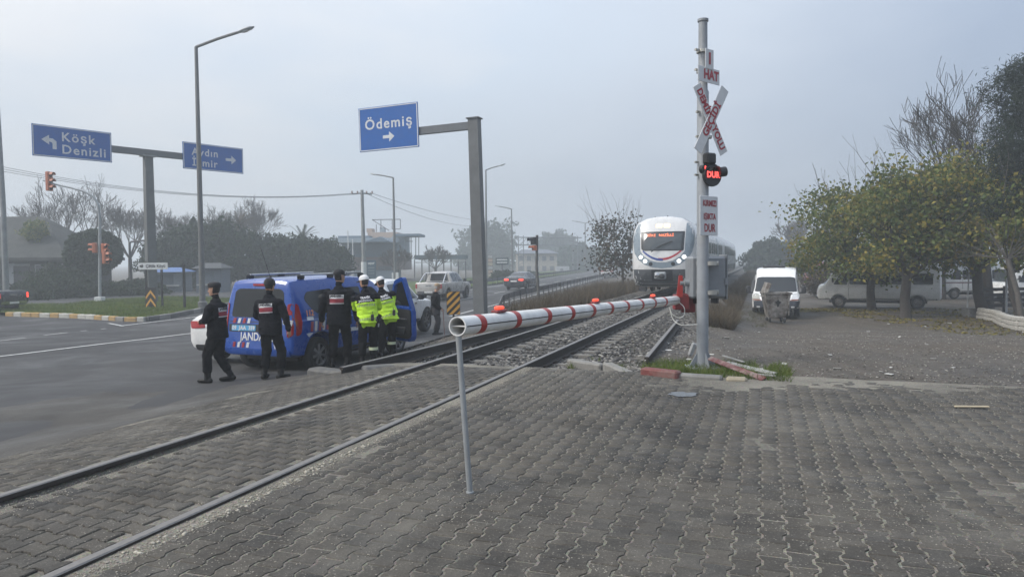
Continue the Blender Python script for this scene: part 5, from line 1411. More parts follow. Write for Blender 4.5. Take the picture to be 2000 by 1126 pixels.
# ================================================================= train
def build_train():
    WH = paint('train_white', (.66, .66, .65), dirt=.2); GR = paint('train_grey', (.21, .26, .30), dirt=.1); SK = paint('train_skirt', (.055, .062, .072), dirt=.3, rough=.45)
    sec = [(0, .32), (1.05, .32), (1.28, .40), (1.39, .80), (1.41, 1.17), (1.415, 1.6), (1.415, 2.1), (1.40, 2.65), (1.34, 3.02), (1.16, 3.36), (.80, 3.56), (.38, 3.64), (0, 3.66)]
    full = sec + [(-x, z) for x, z in reversed(sec[1:-1])]
    def car(L, front):
        mb = MB(); rings = []
        for s, y in ((.9, -L), (1, -L+.1), (1, -L/2), (1, -.9)): rings.append([Vector((x*s, y, 1.8+(z-1.8)*s)) for x, z in full])
        if front:
            for s in (1, .985, .95, .88, .76, .58, .36, .14, .02):
                y = -.75+.75*(1-s**3.2)**.62
                rg = []
                for x, z in full:
                    xx = x*s; zz = 1.75+(z-1.75)*s; dy = -.17*max(0, zz-1.6)**1.25*(.35+.65*(1-s**6)) - .05*max(0, .9-zz)
                    rg.append(Vector((xx, y+dy, zz)))
                rings.append(rg)
        else: rings.append([Vector((x, -.1, z)) for x, z in full]); rings.append([Vector((x*.9, 0, 1.8+(z-1.8)*.9)) for x, z in full])
        mb.loft(rings); 
        for i, f in enumerate(mb.f):
            zc = sum(mb.v[j][2] for j in f)/len(f); mb.m[i] = 1 if zc < 1.165 and (not front or all(mb.v[j][1] < -.8 for j in f)) else 0
        return mb
    root = thing('railcar_train', 'white diesel railcar train with lit headlights approaching on the track', 'train')
    L = 26.
    mb = car(L, True); body = mb.build('body', [WH, SK], root, smooth=35)
    bm = bmesh.new(); bm.from_mesh(body.data); bvh = BVHTree.FromBMesh(bm); bm.free()
    patch(bvh, 'F', rounded([(-1.385, .80), (-1.40, 1.165), (1.40, 1.165), (1.385, .80), (1.22, .37), (-1.22, .37)], .05), SK, 'front_skirt', root, off=.006, res=.07)
    U = [(-1.20, 3.32), (-1.34, 3.0), (-1.36, 2.4), (-1.27, 1.95), (-1.05, 1.60), (-.75, 1.38), (-.4, 1.26), (0, 1.22)]
    patch(bvh, 'F', [(x, z) for x, z in U]+[(-x, z) for x, z in reversed(U[:-1])], GR, 'front_surround', root, off=.008, res=.08)
    I = [(-.80, 3.60), (-1.02, 3.38), (-1.0, 2.9), (-.97, 2.02), (-.80, 1.78), (-.5, 1.58), (-.2, 1.50), (0, 1.49)]
    patch(bvh, 'F', [(x, z) for x, z in I]+[(-x, z) for x, z in reversed(I[:-1])], WH, 'front_mask', root, off=.016, res=.08)
    ws = patch(bvh, 'F', rounded([(-.93, 2.03), (.80, 2.03), (.93, 2.10), (.97, 2.93), (-.97, 2.93)], .06), mat('train_frame', (.02, .022, .025), .3), 'windscreen_frame', root, off=.024)
    patch(bvh, 'F', rounded([(-.82, 2.09), (.80, 2.09), (.84, 2.84), (-.86, 2.84)], .05), mat('train_glass', (.06, .07, .075), .06, spec=.7), 'windscreen', ws, off=.030)
    def arc(x0, x1, o0, o1, n=12):
        def zc(x, o): return 1.53+.44*(abs(x)/.88)**2.0+o
        xs = np.linspace(x0, x1, n); return [(x, zc(x, o0)) for x in xs]+[(x, zc(x, o1)) for x in xs[::-1]]
    patch(bvh, 'F', arc(-.05, .86, .03, .13), mat('train_blue', (.03, .06, .25), .35), 'blue_arc', root, off=.022); patch(bvh, 'F', arc(-.86, .15, .06, .16), mat('train_red', (.38, .03, .04), .35), 'red_arc', root, off=.021)
    LED = emat('led_orange', (1., .20, .07), 1.6)
    text_on(bvh, 'F', 'SÖKE   NAZİLLİ', .165, (.10, 2.75), LED, ws, off=.040, bold=.0)
    HL = emat('headlight_white', (1., .98, .94), 2.2); TL = emat('top_light_warm', (1., .66, .24), 2.6)
    for sx in (1, -1):
        for x, z in ((.95, 1.74), (.74, 1.55)):
            c_ = [(sx*x+.085*math.cos(a), z+.085*math.sin(a)) for a in np.linspace(0, 2*PI, 17)[:-1]]; patch(bvh, 'F', c_, HL, 'headlight', root, off=.024)
        c_ = [(sx*.49+.09*math.cos(a), 1.42+.09*math.sin(a)) for a in np.linspace(0, 2*PI, 17)[:-1]]; patch(bvh, 'F', c_, mat('lamp_dark', (.03, .03, .035), .2), 'tail_light', root, off=.024)
        patch(bvh, 'F', rect(sx*.17-.13, 3.12, sx*.17+.13, 3.29, .04), TL, 'top_light', root, off=.026)
        mb = MB(); mb.box((sx*1.58, -1.0, 2.35), (.10, .16, .62), bev=.03); mb.tube([(sx*1.40, -1.1, 2.62), (sx*1.58, -1.0, 2.62)], .02, 5); mb.tube([(sx*1.40, -1.1, 2.08), (sx*1.58, -1.0, 2.08)], .02, 5); mb.build('side_mirror', BLACKP, root, smooth=40)
    mb = MB(); mb.tube([(.45, .10, 1.98), (.1, .02, 2.25), (-.45, -.08, 2.48)], .022, 6); mb.build('wiper', BLACKP, root)
    patch(bvh, 'F', rect(-.46, .62, .46, 1.15, .04), mat('coupler_recess', (.012, .012, .014), .7), 'coupler_recess', root, off=.01)
    mb = MB(); mb.box((.05, .10, .88), (.50, .25, .34), bev=.05); cp = mb.build('coupler', GALV, root, smooth=35)
    mb = MB(); mb.lathe([(.03, 0), (.10, .02), (.12, .14), (.05, .2)], (-.05, .2, .86), 12, 'Y'); mb.build('coupler_cone', BLACKP, cp, smooth=35)
    mb = MB(); mb.lathe([(.11, 0), (.11, .16), (.06, .18)], (.16, .2, .90), 12, 'Y'); mb.build('coupler_cup', CHROME, cp, smooth=35)
    for x in (-.9, .9): mb = MB(); mb.box((x, -.55, .24), (.34, .3, .22), bev=.04); mb.build('rail_guard', BLACKP, root)
    for s in ('R', 'L'):
        patch(bvh, s, rounded([(-1.75, 1.95), (-1.70, 2.75), (-1.30, 2.80), (-1.15, 1.95)], .06), GLASS, 'cab_window', root)
        for k in range(2): patch(bvh, s, rect(-2.75-.0+k*.42, 1.25, -2.36+k*.42, 3.0, .04), GR, 'cab_door', root)
        for k in range(10): patch(bvh, s, rect(-4.9-k*2.05, 1.95, -3.3-k*2.05, 2.85, .08), GLASS, 'side_window', root)
        for y in (-8.2, -18.): patch(bvh, s, rect(y-.65, 1.2, y+.65, 3.02, .05), GR, 'passenger_door', root, off=.012)
    for y, w_, h_ in ((-6, 1.2, .12), (-12, 1.3, .14), (-17, 1.2, .12), (-22, 1.2, .12)): mb = MB(); mb.box((0, y, 3.62+h_/2), (w_, 3.0, h_), bev=.1); mb.build('roof_unit', GALV, root, smooth=35)
    for x, y, h_ in ((-.12, -1.2, .12), (.45, -1.3, .09)): mb = MB(); mb.lathe([(.05, 0), (.04, .05), (.015, h_)], (x, y, 3.60), 8); mb.build('roof_aerial', BLACKP, root)
    mb = car(L, False); b2 = mb.build('body', [WH, SK], root, smooth=35); b2.location = (0, -L-.5, 0)
    bm = bmesh.new(); bm.from_mesh(b2.data); bvh2 = BVHTree.FromBMesh(bm); bm.free()
    for s in ('R', 'L'):
        for k in range(11): o = patch(bvh2, s, rect(-2.8-k*2.05, 1.95, -1.2-k*2.05, 2.85, .08), GLASS, 'side_window', b2)
    mb = MB(); mb.box((0, -L-.25, 1.9), (2.3, .6, 2.7)); mb.build('gangway', BLACKP, root)
    for y in (-2.6, -5.0, -19.5, -22.): 
        for sx in (1, -1): mb = MB(); mb.lathe([(.05, -.07), (.40, -.07), (.42, .03), (.45, .06), (.05, .07)], (sx*.76, y, .44), 24, 'X'); mb.build('wheel', RAIL_SIDE, root, smooth=35)
    for y in (-3.8, -20.7): mb = MB(); mb.box((0, y, .45), (1.9, 3.2, .35), bev=.08); mb.build('bogie', BLACKP, root)
    return root
tr_ = build_train(); p = T(.12, 35.2); tr_.location = (p.x, p.y, 0); tr_.scale = (1.05, 1, 1); tr_.rotation_euler = (0, 0, -(TA+PI))
# ================================================================= people
NAVY = mat('uniform_navy', (.005, .0055, .009), .85, spec=.15, var=.25, scale=12, bump=.5, bscale=35)
TROU = mat('uniform_trousers', (.005, .0052, .007), .9, spec=.15, var=.25, scale=12, bump=.5, bscale=30)
VEST = mat('vest_navy', (.0045, .005, .0085), .8, spec=.15, var=.25, scale=14, bump=.4, bscale=50)
BOOT = mat('black_boot', (.004, .004, .0045), .5, spec=.25, var=.2)
HIVIS = mat('hivis_yellow', (.50, .80, .03), .65, var=.12, scale=10, bump=.35, bscale=25)
SKIN = mat('skin', (.42, .24, .165), .55, var=.1, scale=20)
HAIR = mat('dark_hair', (.016, .013, .012), .7, var=.3, scale=60)
GREYH = mat('grey_hair', (.30, .29, .27), .8, var=.3, scale=60)
CAPB = mat('cap_black', (.012, .012, .015), .8, var=.2); CAPW = mat('cap_white', (.68, .68, .67), .7, var=.06); CAPT = mat('cap_tan', (.30, .22, .14), .85, var=.2, scale=30)
COAT = mat('old_coat', (.006, .0065, .008), .9, spec=.15, var=.25, scale=12, bump=.4, bscale=30); GTR = mat('grey_trousers', (.040, .037, .040), .9, var=.25, bump=.4, bscale=30)
DW = mat('patch_white', (.62, .62, .63), .6); DR = mat('patch_red', (.24, .02, .035), .6); REFL = mat('reflective_grey', (.30, .36, .20), .4, var=.3, scale=80)
def ellipse_loft(mb, rings, n=16):
    R_ = []
    for c, ux, uy, rx, ry in rings: R_.append([c+ux*(rx*math.cos(2*PI*k/n))+uy*(ry*math.sin(2*PI*k/n)) for k in range(n)])
    mb.loft(R_)
def ball_tube(mb, a, b, ra, rb, n=12):
    a, b = Vector(a), Vector(b); d = (b-a)
    if d.length < 1e-5: d = Vector((0, 0, 1e-4))
    t = d.normalized(); path = []; rs = []
    for k in range(4): an = PI/2*(1-k/4); path.append(a-t*ra*math.sin(an)); rs.append(max(.002, ra*math.cos(an)))
    path.append(a); rs.append(ra); path.append(b); rs.append(rb)
    for k in range(1, 5): an = PI/2*k/4; path.append(b+t*rb*math.sin(an)); rs.append(max(.002, rb*math.cos(an)))
    mb.tube(path, rs, n)
def person(label, px, feet_y, top_y, heading, spec, dpos=(0, 0)):
    g = Gt(px, feet_y); g = Vector((g.x+dpos[0], g.y+dpos[1], 0)); gz = zg(g.x, g.y)+.016
    Ht = at(px, top_y, g.y).z-gz
    S = Ht/spec.get('h0', 1.80)
    root = thing('person', label, 'person', (g.x, g.y, gz), -heading)
    root.scale = (S, S, S)
    mb = MB(); P = []                      # pieces: (a, b, ra, rb, label)
    def seg(a, b, ra, rb, lab, draw=True):
        a, b = Vector(a), Vector(b)
        if draw: ball_tube(mb, a, b, ra, rb)
        P.append((a, b, ra, rb, lab))
    lean = Vector(spec.get('lean', (0, 0, 1))).normalized(); pel = Vector(spec.get('pelvis', (0, 0, .95))); tw = spec.get('twist', 0.); bulk = spec.get('bulk', 1.18)
    fx = Vector((math.cos(tw), math.sin(tw), 0)); fy = lean.cross(fx).normalized(); fx = fy.cross(lean).normalized()
    if fy.y < 0 and abs(tw) < 1.4: fy = -fy
    def tp(t, x=0, y=0): return pel+lean*t+fx*x+fy*y
    hx = Vector((1, 0, 0)); hy = Vector((0, 1, 0))
    hem = spec.get('hem', -.14)
    ellipse_loft(mb, [(tp(hem), hx, hy, .186*bulk, .142*bulk), (tp(-.02), hx, hy, .184*bulk, .138*bulk), (tp(.14), fx, fy, .172*bulk, .126*bulk), (tp(.28), fx, fy, .188*bulk, .136*bulk), (tp(.40), fx, fy, .198*bulk, .132*bulk), (tp(.455), fx, fy, .175*bulk, .115*bulk), (tp(.505), fx, fy, .105, .092), (tp(.56), fx, fy, .078, .078)])
    P.append((tp(hem), tp(.42), .16, .16, 'jacket'))
    ellipse_loft(mb, [(tp(-.17), hx, hy, .12, .10), (tp(-.10), hx, hy, .16, .122), (tp(.0), hx, hy, .158, .115)])
    P.append((tp(-.2), tp(-.16), .12, .12, 'trousers'))
    # legs
    for sx, key in ((-1, 'fl'), (1, 'fr')):
        fxp, fyp, fz, toe = spec[key]; hip = pel+Vector((sx*.09, 0, -.06)); ank = Vector((fxp, fyp, .10+fz)); d = ank-hip; Lg = d.length; th, sh = .41, .402
        Lc = min(Lg, th+sh-.002); a = (th*th-sh*sh+Lc*Lc)/(2*Lc); hgt = math.sqrt(max(0, th*th-a*a)); td = Vector((math.sin(toe), math.cos(toe), 0)); dn = d.normalized(); fwd = (td-dn*td.dot(dn)).normalized()
        knee = hip+dn*a+fwd*hgt
        seg(hip, knee, .108, .088, 'trousers'); seg(knee, knee+(ank-knee)*.66, .086, .082, 'trousers'); seg(knee+(ank-knee)*.62, ank, .064, .056, 'boot')
        heel = ank+Vector((0, 0, -.055))-td*.05; ball = ank+td*.12+Vector((0, 0, -.065-fz*.6)); tip = ball+td*.06
        seg(heel, ball, .050, .048, 'boot'); seg(ball, tip, .046, .038, 'boot'); seg(ank, heel+td*.04, .06, .05, 'boot')
    # arms
    for sx, key in ((-1, 'al'), (1, 'ar')):
        sh_ = tp(.405, sx*.20*(bulk*.5+.47)); el = Vector(spec[key][0]); ha = Vector(spec[key][1])
        seg(sh_, el, .070*bulk, .055*bulk, 'sleeve'); seg(el, el+(ha-el)*.92, .056*bulk, .045*bulk, 'sleeve')
        d = (ha-el).normalized(); pn = Vector(spec.get('palm', (-sx, .1, 0))); pn = (pn-d*pn.dot(d)).normalized(); sd = d.cross(pn).normalized()
        w0 = ha; seg(w0, w0+d*.03, .028, .030, 'hand'); k0 = w0+d*.085
        for j, (o_, l_) in enumerate(((-.030, .062), (-.010, .072), (.010, .070), (.029, .055))):
            a = w0+d*.025+sd*o_*.7; b = k0+sd*o_; c = b+d*l_*.5+pn*.012; e = c+d*l_*.38+pn*.028
            seg(a, b, .013, .0105, 'hand'); seg(b, c, .0098, .009, 'hand'); seg(c, e, .009, .0078, 'hand')
        thb = w0+d*.03-sd*.022*1; t1 = thb+(d*.6-sd*.75+pn*.3).normalized()*.04; t2 = t1+(d*.85-sd*.3+pn*.35).normalized()*.032
        seg(thb, t1, .014, .0115, 'hand'); seg(t1, t2, .011, .009, 'hand')
    # neck and head
    hd = Vector(spec.get('head', (0, .03, 1))).normalized(); nb = tp(.53); seg(nb, nb+lean*.02+hd*.07, .058, .055, 'collar' if spec.get('collar', True) else 'skin')
    yaw = spec.get('look', 0.); hf = Vector((math.sin(yaw), math.cos(yaw), 0)); nod = spec.get('nod', 0.)
    hup = (hd + hf*nod).normalized(); hf = (hf-hup*hf.dot(hup)).normalized(); hs = hf.cross(hup).normalized()
    hc = nb+lean*.02+hd*.185+hf*.015
    rings = []
    for t_, rx, ry, o_ in ((-.125, .02, .03, .03), (-.112, .045, .052, .022), (-.08, .060, .078, .012), (-.04, .070, .092, .004), (0, .076, .098, 0), (.045, .077, .098, -.003), (.085, .064, .082, -.006), (.112, .036, .048, -.006), (.122, .010, .014, -.006)):
        rings.append((hc+hup*t_+hf*o_, hs, hf, rx, ry))
    ellipse_loft(mb, rings, 20); P.append((hc-hup*.03, hc+hup*.03, .08, .08, 'head'))
    seg(hc+hf*.085-hup*.0, hc+hf*.108-hup*.035, .010, .014, 'head')                       # nose
    for sx in (-1, 1): seg(hc+hs*sx*.076-hf*.008+hup*.015, hc+hs*sx*.078-hf*.004-hup*.025, .013, .011, 'head')
    seg(hc+hf*.082-hup*.088, hc+hf*.083-hup*.086, .018, .018, 'head'); seg(hc+hf*.078+hup*.022+hs*.03, hc+hf*.078+hup*.022-hs*.03, .016, .016, 'head')
    src = mb.build('body_src', [SKIN], None)
    md = src.modifiers.new('r', 'REMESH'); md.mode = 'VOXEL'; md.voxel_size = .0095; md.use_smooth_shade = True
    sm = src.modifiers.new('s', 'SMOOTH'); sm.iterations = 3; sm.factor = .5
    dg = bpy.context.evaluated_depsgraph_get(); me = bpy.data.meshes.new_from_object(src.evaluated_get(dg)); bpy.data.objects.remove(src)
    me.materials.clear()
    M = spec['mats']; order = ['jacket', 'sleeve', 'trousers', 'boot', 'hand', 'head', 'collar', 'yoke', 'hair', 'skin']
    for k in order: me.materials.append({'hand': spec.get('hand_m', SKIN), 'head': SKIN, 'hair': spec.get('hair_m', HAIR), 'skin': SKIN}.get(k) or M.get(k) or M['jacket'])
    n = len(me.polygons); C = np.empty(n*3, np.float32); me.polygons.foreach_get('center', C); C = C.reshape(-1, 3)
    best = np.full(n, 9.); lab = np.zeros(n, np.int32)
    for a, b, ra, rb, l in P:
        a_, b_ = np.array(a), np.array(b); ab = b_-a_; t_ = np.clip(((C-a_)@ab)/max(1e-9, ab@ab), 0, 1); d = np.linalg.norm(C-(a_+t_[:, None]*ab), axis=1)-(ra+(rb-ra)*t_)
        k = d < best; best[k] = d[k]; lab[k] = order.index(l)
    tl = (C-np.array(pel))@np.array(lean)
    if spec.get('yoke'):
        k = (lab == 0) & (tl > .30) | (lab == 1) & (tl > .35); lab[k] = order.index('yoke')
    rel = C-np.array(hc); ff = rel@np.array(hf); uu = rel@np.array(hup)
    k = (lab == 5) & ((ff < .01) & (uu > -.07) & (ff < .01-.25*(uu+.03)) | (uu > .075)); lab[k] = order.index('hair')
    # clothing folds
    me.polygons.foreach_set('material_index', lab)
    bodyo = bpy.data.objects.new('body', me); link(bodyo); bodyo.parent = root
    nv = len(me.vertices); V = np.empty(nv*3, np.float32); me.vertices.foreach_get('co', V); V = V.reshape(-1, 3); Nn = np.empty(nv*3, np.float32); me.vertices.foreach_get('normal', Nn); Nn = Nn.reshape(-1, 3)
    seed = px*.013
    for i in range(nv):
        z = V[i, 2]
        if (V[i]-np.array(hc))@np.array(hup) > -.13 and np.linalg.norm(V[i]-np.array(hc)) < .2: continue
        if .16 < z:
            v = V[i]; f = mnoise.noise(Vector((v[0]*9, v[1]*9, v[2]*16+seed)))*.011 + mnoise.noise(Vector((v[0]*20, v[1]*20, v[2]*38+seed)))*.006
            V[i] += Nn[i]*f
    me.vertices.foreach_set('co', V.ravel()); me.update()
    # face
    for sx in (-1, 1):
        e = MB(); e.lathe([(.002, -.008), (.008, -.004), (.009, 0), (.008, .004), (.002, .008)], (0, 0, 0), 8, 'Y'); eo = e.build('eye', HAIR, root); eo.location = hc+hf*.090+hs*sx*.031+hup*.006
        e = MB(); e.box(hc+hf*.094+hs*sx*.032+hup*.026, (.034, .010, .007), bev=.002); e.build('eyebrow', spec.get('hair_m', HAIR), root)
    e = MB(); e.box(hc+hf*.088-hup*.062, (.040, .012, .006), bev=.002); e.build('mouth', mat('lips', (.26, .10, .08), .5), root)
    # cap
    ck = spec['cap']; cm = {'w': CAPW, 'b': CAPB, 't': CAPT, 'k': CAPB, 'n': CAPB}[ck]
    cb = MB(); rings = []
    prof = {'n': ((.0, 1.10), (.05, 1.12), (.09, .98), (.125, .62), (.135, .1)), 'k': ((.035, 1.12), (.075, 1.15), (.105, 1.10), (.128, .75), (.136, .1))}.get(ck, ((.035, 1.09), (.075, 1.10), (.11, .92), (.135, .55), (.145, .08)))
    for t_, s_ in prof: rings.append((hc+hup*t_-hf*.005*(1-t_*4), hs, hf, .080*s_, .101*s_))
    ellipse_loft(cb, rings, 20); co = cb.build('cap', cm, root, smooth=50)
    if ck in 'wbt':
        br = MB(); L_ = .085 if ck != 't' else .05; a = []; b = []
        for k in range(11):
            an = R(-62+124*k/10); ex = 1+(L_/.1)*math.cos(an*1.35)
            a.append(hc+hup*.040+(hf*math.cos(an)*.104+hs*math.sin(an)*.084)); b.append(hc+hup*(.040-.018*math.cos(an))+(hf*math.cos(an)*.104*ex+hs*math.sin(an)*.086*(1+(ex-1)*.25)))
        br.loft([a, b, [p-hup*.006 for p in b], [p-hup*.006 for p in a], a], close=False, caps=False); br.build('cap_brim', CAPB if ck == 'w' else cm, co, smooth=40)
    if ck == 'k':
        e = MB(); e.lathe([(.002, 0), (.012, .003), (.012, .006), (.002, .008)], hc+hf*.112+hup*.085, 8, 'Y'); e.build('cap_badge', BOLT, co)
    # patches on the back
    bm = bmesh.new(); bm.from_mesh(me); bvh = BVHTree.FromBMesh(bm); bm.free()
    def backpatch(polys):
        for poly, m_, nm, off in polys: patch_dir(bvh, poly, m_, nm)
    def P2(x, t_): return tp(t_, x)
    def bpatch(x0, t0, x1, t1, m_, nm, off=.004):
        mb2 = MB(); nx, nt_ = 9, 4; vs = []
        for j in range(nt_):
            for i in range(nx):
                q = tp(t0+(t1-t0)*j/(nt_-1), x0+(x1-x0)*i/(nx-1)); o_ = q-fy*1.0; h_ = bvh.ray_cast(o_, fy)
                vs.append((h_[0] if h_[0] is not None else q-fy*.13)-fy*off)
        mb2.add(vs, [(j*nx+i, j*nx+i+1, (j+1)*nx+i+1, (j+1)*nx+i) for j in range(nt_-1) for i in range(nx-1)]); return mb2.build(nm, m_, root, smooth=60)
    def btext(s_, size, x, t_, m_, nm='lettering', off=.007, bold=.002, st_=1.):
        vs, fs = text_geo(s_, size, bold=bold); out_ = []
        for a, b in vs:
            q = tp(t_+b, x+a*st_); h_ = bvh.ray_cast(q-fy*1.0, fy); out_.append((h_[0] if h_[0] is not None else q-fy*.13)-fy*off)
        mb2 = MB(); mb2.add(out_, fs); mb2.build(nm, m_, root, fixn=False)
    if spec.get('badge') == 'jandarma':
        bpatch(-.13, .355, .13, .405, DW, 'name_patch'); btext('JANDARMA', .052, 0, .381, NAVY, st_=.86, bold=.003)
        bpatch(-.13, .335, .13, .352, DW, 'patch_stripe'); bpatch(-.13, .255, .13, .334, DR, 'patch_stripe'); bpatch(-.13, .238, .13, .254, DW, 'patch_stripe')
    if spec.get('badge') == 'trafik':
        btext('TRAFİK', .058, 0, .395, DW, bold=.003); btext('JANDARMA', .058, 0, .335, DW, bold=.003, st_=.9)
        for t_ in (.22, -.06):
            for k in range(11):
                x = -.165+k*.033; bpatch(x-.010, t_, x+.008, t_+.05, REFL, 'reflective_chevron', .003)
    if spec.get('badge') == 'trafik':
        e = MB(); e.box(tp(-.02, .10, -.19), (.06, .045, .13), bev=.012); e.tube([tp(.04, .115, -.19), tp(.10, .115, -.19)], .006, 5); e.build('radio', BLACKP, root, smooth=40)
        k_ = Vector((spec['fr'][0], spec['fr'][1], 0)); e = MB(); e.lathe([(.094, .29), (.095, .32), (.096, .35)], k_*.97, 16, caps=False); e.build('reflective_cuff', mat('cuff_pale', (.55, .6, .40), .5), root, smooth=50)
    return root, dict(tp=tp, hc=hc, S=S, bvh=bvh)
JM = dict(jacket=VEST, sleeve=NAVY, trousers=TROU, boot=BOOT, collar=NAVY)
HM = dict(jacket=HIVIS, sleeve=HIVIS, trousers=TROU, boot=BOOT, collar=NAVY, yoke=NAVY)
OM = dict(jacket=COAT, sleeve=COAT, trousers=GTR, boot=BOOT, collar=COAT)
person('officer in dark uniform and peakless cap striding left behind the white car', 427, 748, 551, R(-80), dict(mats=JM, cap='k', badge='jandarma', fl=(-.10, .15, 0, .1), fr=(.11, -.17, .03, -.1), pelvis=(0, 0, .94), lean=(0, .03, 1), look=R(-12),
    al=((-.27, .06, 1.14), (-.10, .24, 1.10)), ar=((.27, .06, 1.14), (.08, .27, 1.12)), palm=(0, -.3, -1)))
person('officer in dark uniform standing with his back turned at the van tailgate', 530, 741, 544, R(12), dict(mats=JM, cap='n', badge='jandarma', fl=(-.13, -.02, 0, -.2), fr=(.17, .03, 0, .35), lean=(-.05, .05, 1), look=R(15), nod=.12,
    al=((-.29, .04, 1.12), (-.22, .26, 1.02)), ar=((.31, -.01, 1.12), (.33, .06, .88))))
person('officer in dark uniform and peaked cap standing beside the rear wheel of the van', 664, 719, 528, R(2), dict(mats=JM, cap='b', badge='jandarma', fl=(-.14, 0, 0, -.25), fr=(.13, .02, 0, .2), lean=(0, .02, 1), look=R(48), bulk=1.26,
    al=((-.31, -.02, 1.13), (-.34, .05, .88)), ar=((.31, -.02, 1.13), (.33, .05, .88))))
person('traffic officer in yellow jacket and white cap, nearer to the van side', 718, 713, 540, R(-8), dict(mats=HM, cap='w', badge='trafik', yoke=True, fl=(-.11, 0, 0, -.1), fr=(.12, .06, 0, .1), lean=(-.10, .13, 1), look=R(-55), nod=.15, pelvis=(.02, 0, .95),
    al=((-.24, .18, 1.14), (-.12, .42, 1.10)), ar=((.24, .20, 1.14), (.08, .44, 1.12)), hem=-.10, h0=1.78))
person('traffic officer in yellow jacket and white cap bending at the open door', 755, 700, 549, R(-14), dict(mats=HM, cap='w', badge='trafik', yoke=True, fl=(-.11, 0, 0, -.1), fr=(.12, .08, 0, .1), lean=(-.28, .24, 1), look=R(-40), nod=.45, pelvis=(.06, 0, .95),
    al=((-.32, .30, 1.12), (-.30, .52, 1.02)), ar=((.16, .30, 1.12), (-.02, .5, 1.06)), hem=-.10, h0=1.68))
om, inf = person('old man in a dark coat and tan cap leaning on a cane', 851, 655, 556, R(82), dict(mats=OM, cap='t', collar=False, hair_m=GREYH, fl=(-.08, .05, 0, 0), fr=(.10, -.03, 0, .1), lean=(0, .05, 1), look=0., head=(0, .16, 1), nod=.08, hem=-.24, bulk=1.28,
    al=((-.27, -.05, 1.14), (-.24, .08, .92)), ar=((.27, -.08, 1.14), (.20, .17, .94)), h0=1.76, palm=(0, 0, -1)))
cn = thing('walking_cane', 'thin walking cane held by the old man', 'cane', om.location, om.rotation_euler[2]); cn.scale = om.scale
mb = MB(); mb.tube([(.20, .30, .0), (.20, .26, .91)], .010, 8); mb.build('shaft', mat('cane_wood', (.16, .05, .03), .5), cn); mb = MB(); mb.tube([(.20, .26, .91), (.20, .24, .94), (.20, .19, .935), (.20, .14, .92)], .012, 8); mb.build('handle', mat('cane_wood', (.16, .05, .03), .5), cn)
# trouser stripes of the traffic officers are reflective cuffs
# ================================================================= plants
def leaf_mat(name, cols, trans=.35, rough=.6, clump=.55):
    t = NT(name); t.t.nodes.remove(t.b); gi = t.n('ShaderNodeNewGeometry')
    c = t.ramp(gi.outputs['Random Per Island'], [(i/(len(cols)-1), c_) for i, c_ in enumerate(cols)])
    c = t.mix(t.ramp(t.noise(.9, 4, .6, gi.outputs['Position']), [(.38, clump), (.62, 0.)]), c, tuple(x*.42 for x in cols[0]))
    d = t.n('ShaderNodeBsdfPrincipled'); d.inputs['Roughness'].default_value = rough; d.inputs['Specular IOR Level'].default_value = .3; t.l(c, d.inputs['Base Color'])
    tr = t.n('ShaderNodeBsdfTranslucent'); t.l(c, tr.inputs[0]); ms = t.n('ShaderNodeMixShader'); ms.inputs[0].default_value = trans
    t.l(d.outputs[0], ms.inputs[1]); t.l(tr.outputs[0], ms.inputs[2]); t.l(ms.outputs[0], t.o.inputs[0]); return t.m
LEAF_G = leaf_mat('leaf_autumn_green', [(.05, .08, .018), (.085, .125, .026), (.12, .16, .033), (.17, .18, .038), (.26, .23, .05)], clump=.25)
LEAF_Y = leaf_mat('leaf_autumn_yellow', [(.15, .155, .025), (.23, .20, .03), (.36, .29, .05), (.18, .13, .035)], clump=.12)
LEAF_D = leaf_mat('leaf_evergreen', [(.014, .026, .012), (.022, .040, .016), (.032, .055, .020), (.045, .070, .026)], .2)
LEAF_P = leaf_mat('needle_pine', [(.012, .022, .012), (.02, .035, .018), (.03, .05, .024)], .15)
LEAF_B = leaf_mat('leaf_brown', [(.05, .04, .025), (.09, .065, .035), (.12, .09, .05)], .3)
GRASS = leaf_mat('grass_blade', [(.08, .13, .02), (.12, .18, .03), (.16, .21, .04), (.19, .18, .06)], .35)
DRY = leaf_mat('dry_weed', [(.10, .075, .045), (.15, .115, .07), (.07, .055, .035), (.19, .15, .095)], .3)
BARK = mat('bark', (.045, .038, .032), .9, var=.35, scale=10, bump=.9, bscale=28)
BARKG = mat('bark_grey', (.095, .085, .075), .9, var=.3, scale=10, bump=.8, bscale=30)
def leaf_cards(name, centers, size, m, parent, rng, up=.3, aspect=1.5, droop=0., midx=None):
    C = np.asarray(centers, np.float32); n = len(C)
    nrm = rng.normal(size=(n, 3)); nrm[:, 2] = abs(nrm[:, 2])*(.4+up) ; nrm /= np.linalg.norm(nrm, axis=1)[:, None]
    a = rng.normal(size=(n, 3)); a[:, 2] -= droop; a -= nrm*(a*nrm).sum(1)[:, None]; a /= np.linalg.norm(a, axis=1)[:, None]; b = np.cross(nrm, a)
    s = (size*(.6+.8*rng.random(n)))[:, None]
    # a folded diamond leaf: two triangles along the midrib
    p0 = C-a*s*.5; p2 = C+a*s*.5; q1 = C+b*s*.5/aspect+nrm*s*.08; q2 = C-b*s*.5/aspect+nrm*s*.08
    V = np.stack([p0, q1, p2, q2], 1).reshape(-1, 3); i = np.arange(n)*4
    F_ = np.concatenate([np.stack([i, i+1, i+2], 1), np.stack([i, i+2, i+3], 1)])
    if midx is not None: midx = np.concatenate([midx, midx])
    return np_mesh(name, V, F_, m, parent, midx)
